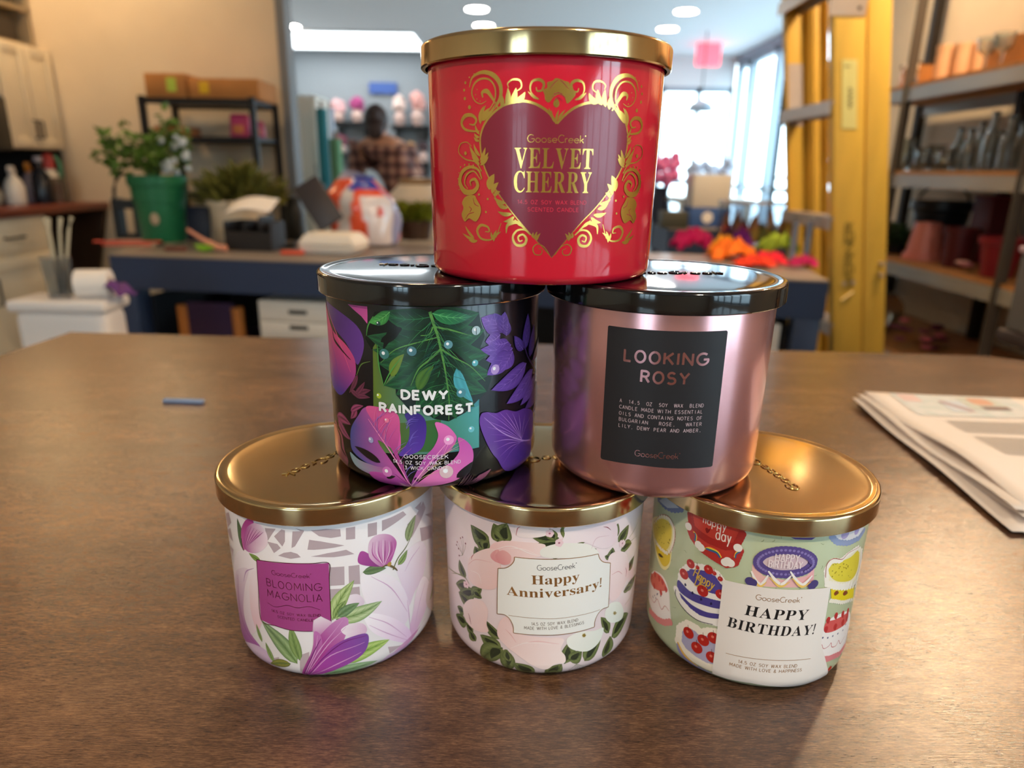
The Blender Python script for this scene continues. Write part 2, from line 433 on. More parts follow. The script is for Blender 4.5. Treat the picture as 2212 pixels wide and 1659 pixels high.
# single line alphabet on a 4 x 6 grid; arcs as polylines
def arc(cx, cy, rx, ry, a0, a1, n=12): return [(cx + rx * math.cos(R(a0 + (a1 - a0) * i / n)), cy + ry * math.sin(R(a0 + (a1 - a0) * i / n))) for i in range(n + 1)]
O_ = arc(2.1, 3, 2.1, 3, 90, 450, 24)
FONT = {'A': ([[(0, 0), (2, 6), (4, 0)], [(.7, 2), (3.3, 2)]], 4), 'B': ([[(0, 0), (0, 6), (1.7, 6)] + arc(1.7, 4.6, 1.4, 1.4, 90, -90) + [(0, 3.2)], [(1.7, 3.2)] + arc(1.7, 1.6, 1.6, 1.6, 90, -90) + [(0, 0)]], 3.4),
 'C': ([arc(2.5, 3, 2.5, 3, 50, 310, 20)], 4.1), 'D': ([[(0, 0), (0, 6), (1.2, 6)] + arc(1.2, 3, 2.6, 3, 90, -90, 16) + [(0, 0)]], 3.8), 'E': ([[(3, 6), (0, 6), (0, 0), (3, 0)], [(0, 3.1), (2.6, 3.1)]], 3),
 'F': ([[(3, 6), (0, 6), (0, 0)], [(0, 3.1), (2.6, 3.1)]], 2.9), 'G': ([arc(2.6, 3, 2.6, 3, 50, 340, 20) + [(5, 2.8), (2.9, 2.8)]], 5), 'H': ([[(0, 0), (0, 6)], [(4, 0), (4, 6)], [(0, 3), (4, 3)]], 4), 'I': ([[(0, 0), (0, 6)]], .2),
 'J': ([[(2, 6), (2, 1.4)] + arc(1, 1.2, 1, 1.2, 0, -160)], 2), 'K': ([[(0, 0), (0, 6)], [(3.6, 6), (0, 2.6)], [(1.2, 3.7), (3.8, 0)]], 3.8), 'L': ([[(0, 6), (0, 0), (2.8, 0)]], 2.8), 'M': ([[(0, 0), (.4, 6), (2.4, 1.6), (4.4, 6), (4.8, 0)]], 4.8),
 'N': ([[(0, 0), (0, 6), (4, 0), (4, 6)]], 4), 'O': ([O_], 4.2), 'P': ([[(0, 0), (0, 6), (1.7, 6)] + arc(1.7, 4.4, 1.6, 1.6, 90, -90) + [(0, 2.8)]], 3.3), 'Q': ([O_, [(2.6, 1.6), (4.2, -.3)]], 4.2), 'R': ([[(0, 0), (0, 6), (1.7, 6)] + arc(1.7, 4.5, 1.5, 1.5, 90, -90) + [(0, 3)], [(1.8, 3), (3.5, 0)]], 3.5),
 'S': ([arc(1.7, 4.5, 1.5, 1.5, 30, 250, 12) + arc(1.7, 1.6, 1.7, 1.6, 80, -150, 14)], 3.4), 'T': ([[(0, 6), (3.8, 6)], [(1.9, 6), (1.9, 0)]], 3.8), 'U': ([[(0, 6), (0, 2)] + arc(1.9, 2, 1.9, 2, 180, 360) + [(3.8, 6)]], 3.8), 'V': ([[(0, 6), (2, 0), (4, 6)]], 4),
 'W': ([[(0, 6), (1.5, 0), (3, 6), (4.5, 0), (6, 6)]], 6), 'X': ([[(0, 0), (3.8, 6)], [(0, 6), (3.8, 0)]], 3.8), 'Y': ([[(0, 6), (2, 2.9), (4, 6)], [(2, 2.9), (2, 0)]], 4), 'Z': ([[(0, 6), (3.6, 6), (0, 0), (3.6, 0)]], 3.6),
 '1': ([[(0, 5), (1.3, 6), (1.3, 0)]], 1.6), '4': ([[(2.6, 0), (2.6, 6), (0, 1.6), (3.6, 1.6)]], 3.6), '5': ([[(3, 6), (.5, 6), (.2, 3.3)] + arc(1.6, 1.9, 1.7, 1.9, 110, -150)], 3.3), '3': ([[(.2, 6), (3, 6), (1.4, 3.6)] + arc(1.6, 1.8, 1.6, 1.8, 90, -150)], 3.2),
 '.': ([arc(.3, .3, .3, .3, 0, 360, 6)], .6), ',': ([[(.4, .5), (.1, -.9)]], .5), '&': ([[(3.6, 0), (.8, 4.2)] + arc(1.7, 4.8, 1.0, 1.2, 210, -20) + [(.6, 2.4)] + arc(1.5, 1.5, 1.5, 1.5, 140, 350)], 3.6), '!': ([[(.3, 6), (.3, 1.8)], arc(.3, .3, .3, .3, 0, 360, 6)], .6),
 'o': ([arc(1.7, 1.7, 1.7, 1.7, 90, 450, 20)], 3.4), 's': ([arc(1.2, 2.55, 1.05, .85, 20, 250, 10) + arc(1.2, .85, 1.2, .85, 70, -160, 10)], 2.4), 'e': ([[(0, 1.75), (3.4, 1.75)] + arc(1.7, 1.7, 1.7, 1.7, 2, 315, 20)], 3.4), 'r': ([[(0, 0), (0, 3.4)], [(0, 1.9)] + arc(1.2, 1.9, 1.2, 1.5, 180, 70)], 1.5), 'k': ([[(0, 0), (0, 6)], [(2.4, 3.3), (0, 1.4)], [(.9, 2.1), (2.6, 0)]], 2.6),
 'h': ([[(0, 0), (0, 6)], [(0, 2)] + arc(1.2, 2, 1.2, 1.4, 180, 0) + [(2.4, 0)]], 2.4), 'a': ([arc(1.6, 1.6, 1.6, 1.6, 20, 340, 16), [(3.2, 3.3), (3.2, 0)]], 3.2), 'p': ([[(0, 3.3), (0, -2)], arc(1.6, 1.6, 1.6, 1.6, 200, -160, 16)], 3.2), 'y': ([[(0, 3.3), (1.4, .2)], [(2.8, 3.3), (.6, -2)]], 2.8), 'd': ([arc(1.6, 1.6, 1.6, 1.6, 20, 340, 16), [(3.2, 6), (3.2, 0)]], 3.2), '*': ([arc(.4, 5.6, .3, .3, 0, 360, 6)], .8), ' ': ([], 2.4)}
def line_text(txt, cx, cy, h, lw, sp=1.6, width=None, mono=0.0, rot=0.0, sx=1.0):
    """-> list of polylines in mm, centred on cx, cy (cy = middle of the capitals)"""
    k = h / 6; out = []; x = 0
    for ch in txt:
        g, a = FONT[ch]
        if mono:
            for p in g: out.append([((x + (mono - a) / 2 + q[0] * 1) * k, q[1] * k) for q in p])
            x += mono + sp
        else:
            for p in g: out.append([((x + q[0]) * k, q[1] * k) for q in p])
            x += a + sp
    W = (x - sp) * k
    s = (width / W) if width else sx
    ca, sa = math.cos(R(rot)), math.sin(R(rot))
    def f(p):
        X, Y = (p[0] - W / 2) * s, p[1] - h / 2
        return (cx + X * ca - Y * sa, cy + X * sa + Y * ca)
    return [[f(p) for p in pl] for pl in out]
GLYPHS = {"!":[").*2(Y0!*)0!)T*2",")A&V)6&W),&Z)!(#(Y(-(U(9(S(G(U(V(Y)%)!).),)4)6)7)A)8)L)7)U)4)_).*))%*-(V*/(G*-(9*)(-)_(#)U&Z)L&W"],"A":["&V(!&V(5(&(6(1(;(;(A(C(L(L(Z(T)2+=/Q+O/P.;)>.E)(.N(R.V(E/!(</-(7/:(5/:(!+T(!+T(5,6(8,H(A,N(Q,M(Y,J)),D)8,0*/)N*/)6).)4)*)3)%)3(_)2(Y)2(S)7(C)G(8*&(5*+(5*+(!",")X*L,$*L*]-6"],"B":["(3(!(3(4(G(7(W(<)$(C),(O)0)!)2)9)2.,)1.=)/.L),.W)(/#(_/+(V/0(L/3(A/5(2/6(2/F+K/F-5/;.4.T.G-V.;-$-S,?,R,*.!+N.O+(.^*/.X)D.H)#..(F-F(2,V(&+^(!","+$,/++,/+K,1,(,8,:,C,F,U,M-1,P-P,N.0,I.F,@.W,4/&+_/.+G/1+:/0+0/-++/(+(.]+%.Q+$.B","+M(;,+(>,?(F,N(T,X),,_)F-#*+,^*M,U++,H+?,5+L+V+S+4+V+$+V+$)(+%(V+)(L+-(D+5(?+?(<"],"C":[",4&T+D&X*Y(%*4(7)P(N)5).([)O(J*9(@+&(=+S(A,D(J-1([-V)6.;)Q.W*6/2*[/C+G/M,6/P,W/N-?/E.*/7.1/4.8/3.?/2.M/6.X/@._/P/4/P/4-+/!-+.N-R.8.7-[.R-?/*,^/6,</:+5._*H-R*;+Q*J)Y+:(Q,I(;-((=-B(D-^(P.:)#.R)8/+)Q/>)@.F(D-C(!"],"D":["(7(!(7(4(J(6(X(:)%(A),(J)0(Y)1)2)1.1)/.H)+.Z)#/)(U/0(F/4(2/6(2/F+M/F,[/@-]/,.P.G/7-V/L,Z/S+S/8)L.$(<+S(!","+M(;,9(A,Z(R-6)2-H)Z-R*Q-V+T-G-M,Y.U+N/0+?//+4/,+-/%+(.Z+%.M+$.<+$)/+%(Z+((M+-(E+4(@+?(<"],"E":["(1(!(1(4(F(5(V(9)$(A)-(L)1(])2)5)2.,)1.E),.X)$/((V/0(G/4(3/6(3/F.J/F.J-7.:-7.2-].#.=-K.Q-//!,G/++W/-+J/-+?/,+7/++1/)+,/$+).]+&.U+%.K+%.?+%,)+0,)+L,+,%,3,6,@,C,S,L-0,S-P-&-P-&)^,R)^,O*:,K*O,D+#,;+2,1+=,#+D+P+I+>+L+(+M+%)*+&(X+*(M+/(F+8(B+D(?+U(?,8(@,T(C-0(J-F(S-Y)!..)2.=)E.J)[.V*:/-*:.M(!"],"G":[",?&U+M&X*_(%*8(6)S(M)7)-(])N(L*8(B+%(?+T(B,E(L-2(]-W)7.<)R.X*6/2*[/C+F/M,4/P,X/N-A/E.,/8.3/5.9/3.?/3.F/4.L/6.Q/:.U/@.Z/G._/P/4/P/4-+/!-+.T-E.H-].9.6.).H-S.X-@/)-,/3,S/8,>/:+7._*J-R*=+S*A*N*L)U+!)*+=(H+^(6,F(0,^(1-3(6-?(>-G(J-L(X-N).-N*+-L*=-H*L-@*U-4*[,_+!,F+$,F+507+507+$0#+!/Q*]/H*V/B*L/>*>/=*+/=(@.>(*-?&Y"],"H":["(2(!(2(4(G(7(W(;)$(C),(N)0(_)2)8)2.6)0.I),.X)$/&(V/.(G/3(3/6(3/F,$/F,$/6+R/4+E/2+;//+4/++./$+*.Z+&.Q+%.E+$.6+$,.-M,.-M.6-L.E-K.Q-H.Z-E/$-?/+-7//--/2,^/4,M/6,M/F0>/F0>/60)/3/V/./L/&/E.Y/B.J/@.6/@)8/B)!/F(O/L(D/V(<0*(70>(40>(!,M(!,M(4-%(7-5(;-@(B-G(L-K(^-M)8-M+L+$+L+$)8+%(_+*(N+1(C+<(;+L(7,$(4,$(!"],"I":["(0(!(0(4(E(8(U(=)#(C),(M)1([)2)2)2.>)1.P)-._)%/*(W/0(G/4(0/6(0/F,&/F,&/6+N/4+>/0+3/*++._+&.P+%.>+%)4+%)&+((X+*(O+/(H+5(B+=(=+G(:+U(7,)(4,)(!"],"L":["(2(!(2(4(G(7(W(;)$(C),(N)0(_)2)8)2.6)0.J),.Y)$/((V//(G/3(3/6(3/F,-/F,-/6+X/5+J/3+?/1+6/-+0/&++.[+(.R+%.E+$.6+$):+$)++%([+((R++(K+0(F+7(B+?(@+K(?+Y(?,;(@,V(D-2(K-F(T-Y)%.-)7.;)K.H*(.T*E/**E.M(!"],"M":["(1(!(1(4(E(7(U(;)#(C),(N)1(^)2)6)2.9)2.G)0.R)..[))/%)#/+(X//(N/2(A/4(2/6(2/F+(/F-4*9/@/F24/F24/61^/31N/-1D/%1=.W18.H17.517)<18)+19(Y1<(N1@(E1E(?1M(:1V(72$(524(424(!.G(!.G(4.U(6/%(9/0(</7(@/=(G/A(O/D(Y/E)+/F):/F.J,S(!,A(!)P.@)P)7)R(])W(L*!(A*.(:*?(6*T(4*T(!"],"N":[".N&T)R-U)R)6)S(])W(M)_(B*,(;*<(7*R(4*R(!(5(!(5(4(D(5(P(7(Y(:)#(>)*(D).(L)1(V)2)&)3)6)3.?([.W(N/*(G/0(B/2(</4(5/6(5/F*G/F.B*T.B.4.A.C.@.O.=.Y.9/#.3/*.,/.-_/2-Q/4-B/6-B/F0!/F0!/6/J/3/:///0/(/*.Y/%.I/$.4/$&T"],"O":[",8&T+S&V+5&]*T(**9(8)](I)E(^)2)8(^)Q(P*1(F*N(@+2(?+S(@,7(F,W(P-8(^-T)2.1)F.H)].]*:/1*U/?+7/I+W/O,</Q,^/O-?/I-]/?.;/2.T.^/..J/B.3/R-V0#-:0-,X03,805+S03+20-*N0#*1/R)Q/A)8/-(^.S(I.:(8-Z(*-<&],Y&V",",<(/-?(G.*)S.6+S.3,X.(-Q-S.@-;._,Y/4,7/:+3._*I-R*<+S*@*N*J)T*])*+8(H+U(5"],"P":["(2(!(2(4(G(7(W(;)$(C),(N)0(_)2)8)2.6)0.I),.X)$/&(V/.(G/3(3/6(3/F+E/F,</E-)/?-G/7-]/,.2.Z.A.I.K.5.R-[.T-C.O,[.A,=.*,!-E+L,W+@,$+=+$+=+$)8+%(_+*(N+1(C+<(;+L(7,$(4,$(!","+$+U+8+U+V+W,2,!,C,0,N,B,U,],W-@,U.#,P.>,F.Q,8/!,#/++G/.+;/-+2/++,/&+(.^+%.T+$.I"],"R":["(2(!(2(4(G(7(W(;)$(C),(N)0(_)2)8)2.6)0.I),.X)$/&(V/.(G/3(3/6(3/F+H/F,I/C-@/9.*/).F.N.W./.]-E.Q,P./,+-2+O//(U/6(K/=(C/C(=/J(8/S(5/^(40!(!-I(!+8+C+$+C+$)8+%(_+*(N+1(C+<(;+L(7,$(4,$(!","+$+Y+:+Y+Z+[,8,(,K,5,X,I-#-&-&-G,Z.@,?/#+O/.+@/-+4/*+-/$+(.Y+%.M+$.<"],"T":[")C(!)C(4)Y(6*-(:*9(B*A(M*E(_*G)8*G/0*@/0)[/-)?/!)(.N(R.7(F-W(@-5(.-5(./F.U/F.U-4.E-4.2.9-D/!,@/0,:/0,:)8,<(^,@(L,G(A,S(:-((6-?(4-?(!"],"V":["+C&R(O.8(H.G(A.T(9/!(1/,(#/2&Q/6&Q/F+B/F+B/6+//5*]/3*Q//*J/**E._*C.U*D.M*G.B*L.5,6*:-S.4-W.@-Y.K-Z.T-X._-T/*-M//-B/2-4/5,_/6,_/F/9/F/9/6/,/4.^/1.S/*.K.^.B.N.9.:+U&R"],"Y":[")L(!)L(4*$(7*5(;*?(C*F(N*J(_*L)8*L*_(Q.>(F.Q(;/#(1/,(-//((/1(#/2&[/3&V/4&R/5&R/F+>/F+>/5+2/5+&/4*Z/2*R//*L/+*H/%*G.[*H.T*J.L*O.C,++Q-D.)-M.9-R.G-T.S-N/&-=/2,^/5,Z/F/6/F/6/5/+/2.^/..T/&.K.[.C.P.:.C,?+:,?)8,@(_,D(N,K(C,V(;-*(7-?(4-?(!"],"a":[",2&U+Q&Z+?(-+7(F*S(.*0&[)F&V)1&Y(Z(!(K(.(@(=(9(N(7)%(<)B(J)Z)%*3)I*F*:*X+6+-+6,#+4,5+0,C+*,M*],U*O,Y*?,[*%,X)T,Q)O,E)P,A)S,;)X,4)_,+*$+_*%+V*#+K)]+A)U+9)K+3)A+/)4+.)&+/(Y+3(P+:(I+C(E+N(D+[(F,/(K,=(T,I)$,U)4-!)F-+)Z-1*4-4*M-5+<-2+_-*,:,W,K,B,U,&,X+A,X)$,X(W,Y(P,Z(K,](H-!(F-&(E-,(F-1(I-7(M-@(?-)(*,L&Y","*B(E*I(E*P(H*Y(L+%(R+.(Y+6)%+6*T*E*B***%)^);*$([*0(J"],"e":["*E&U*,&W)Q&_)<(-))(=(U(P(H),(>)F(8*((6*H(8+*(?+F(I,!(V,:)+,M)>,^)T-,*/-3*H-5+0-1+O-#,,,K,?,.,J+G,N*X,N*Q)]*Q**)H*E([+6(M+P(R,+)$,A)=,P)0,+(>+<&_",")[+/+8+/+8+F+8,#+5,8+0,H+),S*Z,Z*L,]*3,Q*#,2)[+:"],"i":[")L.$)>.&)2.+)(.3(].>(W.J(U.W(W/)(]/5)(/@)2/H)>/M)L/N)Y/M*)/H*4/@*</5*A/)*B.W*@.J*<.>*3.3*).+)Y.&","(5(!(5(3(A(5(J(8(P(=(T(C(W(N(W([(W,/(W,>(U,I(R,P(L,T(C,W(7,X(8--*?--*?([*@(N*B(D*E(=*K(8*S(5+!(3+!(!"],"n":["(5(!(5(3(A(4(J(8(P(=(T(D(W(N(W([(W,0(W,=(T,G(Q,O(K,T(B,X(6,Y(6--*?--*?,>*Z,[+>-0,%-5,W-)-8,B-A+C-A([-B(N-D(D-H(=-N(8-W(4.%(3.%(!+9(!+9(3+>(3+N(8+W(E+Z([+Z+H+Y+Y+W,*+T,5+N,<+F,A+:,B+%,>*O,2*?+Z*?([*?(N*B(D*E(=*K(8*S(4+!(3+!(!"],"p":["(4$L(4$[(>$](E%!(K%%(P%*(S%0(U%6(V%?(W%K(W%[(W,%(W,8(U,F(Q,N(L,S(C,W(6,Z(6--*:--*:,:*Q,Y+2-0+U-6,0-4,E--,X,^-,,N-:,;-F,#-N+G-S+,-U*K-S*+-N)J-E)/-:(S-+(?,V(/,C(!,-&W+R&U+3&Z*U(,*?(C*?&$*?%Q*A%C*C%8*F%0*K%**R%$*Z%!+($^+4$]+4$L","+2(?+E(C+T(M+_(_,*);,.)[,0*E,.+/,*+N,#,++W,<+I,F+6,I*_,D*M,6*?+Z*?),*K(Q*[(D"],"r":["(5(!(5(3(A(5(J(8(P(=(T(C(W(N(W([(W,/(W,>(U,I(Q,P(L,T(C,W(7,X(8--*=--*=,/*I,C*W,S+*-#+:-.+I-3+X-5,--4,;-/,F-&,N,X,S,L,T,=,S,1,O,%,I+Y,A+S,7+O,++M+]+N+T+Q+M+V+H+]+C,%+>,-+9,2+3,6+,,7*_,5*V,/*M,#*F+S*B+B*@+/*@([*A(M*D(C*J(<*R(8+!(5+4(3+4(!"],"s":["*B&U*/&W)V&])>())9(+)5(+)0(,)&(*([(#(V&V(G&V(G)P(X)P)#)6)/(])>(J)N(=*#(4*7(2*G(3*S(7*_(>+)(F+.(Q+/(^++)3*[)C*G)P)R*-)<*9)+*F(Y*T(P+((J+9(H+K(K,*(T,A)(,V)=-))V-3*8-6*@-6*H-5*Q-3*[-1+*-.+6-++;-*+@-(+D-(+K-)+Q-.+U-6,&-6,&+M+S+M+K,&+@,9+3,H+$,S*Q,Y*@,[*3,Z*(,W)[,Q)U,I)Q,@)P,6)Q,,)T,!)Z+W*%+P*1+I*=+C+.+,+C*^+T*P,#*B,-*3,2)],4)F,1)(,&(J+S(5+=($+#&X"],"v":["*9&U(I,+(D,8(>,C(9,L(3,S(+,W&],X&]--*O--*O,Y*G,Y*8,W*/,Q*,,G*-,B+(*$+[,0+_,8,#,>,#,C+],O+O,W+:,Y+:---(---(,Z,Y,V,O,Q,I,J,C,@,=,5,7,%*K&U"],"y":["(W$K(G$L(9$R(-$Z(#%*&Z%7&X%G&Z%R&^%^((&*(0&1(;&6(G&7(Q&6([&3)&&.)-&%)0%Z)2%O)1%L)1%H)1%D)2%=)6%:)=%8)E%;)O%C)Y%Q*!%Z*(&(*,&3*0&?*4&L*7&Z(G,.(C,7(?,?(<,F(8,K(5,P(2,R(.,V(&,X&],X&Z--*M--*M,X*B,X*9,V*3,T*/,Q*,,L*+,F*,,A*-,>*.,:*/,7*0,4+()_+U,#+X,++Z,1+[,7+],<+^,A+^,E+],L+Y,Q+T,T+N,W+E,X+:,X+:---!---!,X,V,W,N,S,H,L,B,B,<,5,6,$*M&G*B&**7%N*,%;)^%,)R$^)F$T):$O)+$L"]}
ALPHA = ''.join(chr(x) for x in range(33, 127) if chr(x) not in '\\"\'')
def glyph(ch):
    out = []
    for t in GLYPHS[ch]:
        q = [ALPHA.index(t[i]) * 60 + ALPHA.index(t[i + 1]) - 300 for i in range(0, len(t), 2)]
        out.append([(q[i] / 455, q[i + 1] / 455) for i in range(0, len(q), 2)])
    return out
def serif_text(txt, cx, cy, h, width=None, sp=.10, rot=0.0, slant=0.0):
    x = 0; runs = []
    for ch in txt:
        if ch == ' ': x += .5; continue
        g = glyph(ch); x0 = min(p[0] for l in g for p in l); x1 = max(p[0] for l in g for p in l)
        runs.append([[(p[0] - x0 + x, p[1]) for p in l] for l in g]); x += x1 - x0 + sp
    W = x - sp; s = width / W if width else h
    ca, sa = math.cos(R(rot)), math.sin(R(rot))
    def f(p):
        X, Y = (p[0] - W / 2) * s, (p[1] - .5) * h
        X += slant * Y
        return (cx + X * ca - Y * sa, cy + X * sa + Y * ca)
    return [[[f(p) for p in l] for l in g] for g in runs]

PRINT_STEP = 1.0e-5
def wrap_build(wr, jar, parent, name, m):
    x, y, s, rb, rl, rf = JARS[jar]
    bm = wr.bm; bm.normal_update()
    us = [v.co.x for v in bm.verts]
    if not us: return None
    du = 49.0 * 2 * math.pi / SEG
    for k in range(math.ceil(min(us) / du), math.floor(max(us) / du) + 1):
        bmesh.ops.bisect_plane(bm, geom=bm.verts[:] + bm.edges[:] + bm.faces[:], dist=1e-6, plane_co=(k * du, 0, 0), plane_no=(1, 0, 0))
    zs = [v.co.y for v in bm.verts]
    for r_, z_ in jar_profile(jar)[1:-1]:
        if min(zs) < z_ * 1000: bmesh.ops.bisect_plane(bm, geom=bm.verts[:] + bm.edges[:] + bm.faces[:], dist=1e-6, plane_co=(0, z_ * 1000, 0), plane_no=(0, 1, 0))
    nor = {}
    for v in bm.verts:
        a = v.co.x / 49.0; z = max(v.co.y / 1000, .0002)
        r0 = jar_r(jar, z); sl = (jar_r(jar, z + .0004) - jar_r(jar, max(z - .0004, 0))) / .0008
        off = 3e-5 + v.co.z * PRINT_STEP
        # stay on the flats of the glass between its vertical edges
        kf = a / (2 * math.pi / SEG); fr = kf - math.floor(kf); h = math.pi / SEG
        n = Vector((math.sin(a), -math.cos(a), -sl)).normalized()
        rr = r0 * math.cos(h) / math.cos((fr - .5) * 2 * h)
        v.co = Vector((rr * math.sin(a), -rr * math.cos(a), z)) + n * off
        nor[v.index] = n
    me = bpy.data.meshes.new(name); bm.verts.index_update()
    N = []
    for v in bm.verts:
        a = math.atan2(v.co.x, -v.co.y); z = v.co.z
        sl = (jar_r(jar, z + .0004) - jar_r(jar, max(z - .0004, 0))) / .0008
        N.append(Vector((math.sin(a), -math.cos(a), -sl)).normalized())
    for f in bm.faces:
        f.normal_update()
        if f.normal.dot(N[f.verts[0].index]) < 0: f.normal_flip()
    bm.to_mesh(me); bm.free()
    me.shade_smooth()
    me.normals_split_custom_set_from_vertices(N)
    me.materials.append(m)
    o = bpy.data.objects.new(name, me); COL.objects.link(o); o.parent = parent
    return o

GOLD_LID = mat('brushed_gold_lid', 'ceb384', .14, 1.0)
GOLD_TOP = mat('gold_lid_top', 'c4a86c', .25, 1.0, bump=.04, bscale=400)
BLACK_LID = mat('black_lacquer_lid', '0d0d0f', .10, 0.0, coat=.6)
FOILS = {'gold': mat('gold_foil', 'e3bd62', .22, 1.0), 'rose': mat('rose_foil', 'dba4a8', .25, 1.0), 'bronze': mat('bronze_foil', 'bb8850', .38, .75)}
def candle(k, label, body_mat, lid_mat, lid_top, lid_text_deg, metal_lid):
    x, y, s, rb, rl, rf = JARS[k]
    t = thing('scented_candle', label, 'candle', (x, y, TOP + s * JH), 0, 'jar candles stacked in a pyramid')
    pr = jar_profile(k)
    full = [(.0001, 0)] + pr + [(RTOP - .0012, JH - .004), (RTOP - .003, JH - .0025), (.0001, JH - .0025)]
    j = MB().lathe(full, SEG, cap0=False, cap1=False).build('glass_jar', body_mat, t)
    ri = RTOP + .0009
    lid = [(ri, JH - LH), (rl - .0005, JH - LH), (rl, JH - LH + .0005)] + [(rl - .0016 + .0016 * math.cos(R(a)), JH - .0018 + .0016 * math.sin(R(a))) for a in range(0, 91, 15)]
    lid += [(rl - .0026, JH - .0002), (rl - .0036, JH - .0006), (rl - .006, JH - .0004), (rl - .012, JH - .0001), (.0001, JH - .00005)]
    lid += [(.0001, JH - .0016), (ri, JH - .0016), (ri, JH - LH)]
    l = MB().lathe(lid, 160, cap0=False, cap1=False).build('lid', lid_mat, t)
    # raised maker's lettering across the lid
    wr = MB()
    for pl in line_text('GooseCreek', 0, 0, 5.2, .7, sp=1.1, width=52):
        pts = []
        ca, sa = math.cos(R(lid_text_deg)), math.sin(R(lid_text_deg))
        for p in pl:
            pts.append(((p[0] * ca - p[1] * sa) / 1000, (p[0] * sa + p[1] * ca) / 1000, JH + .00012))
        wr.tube(pts, .00042, 6)
    wr.build('embossed_lettering', lid_top, l)
    return t, j

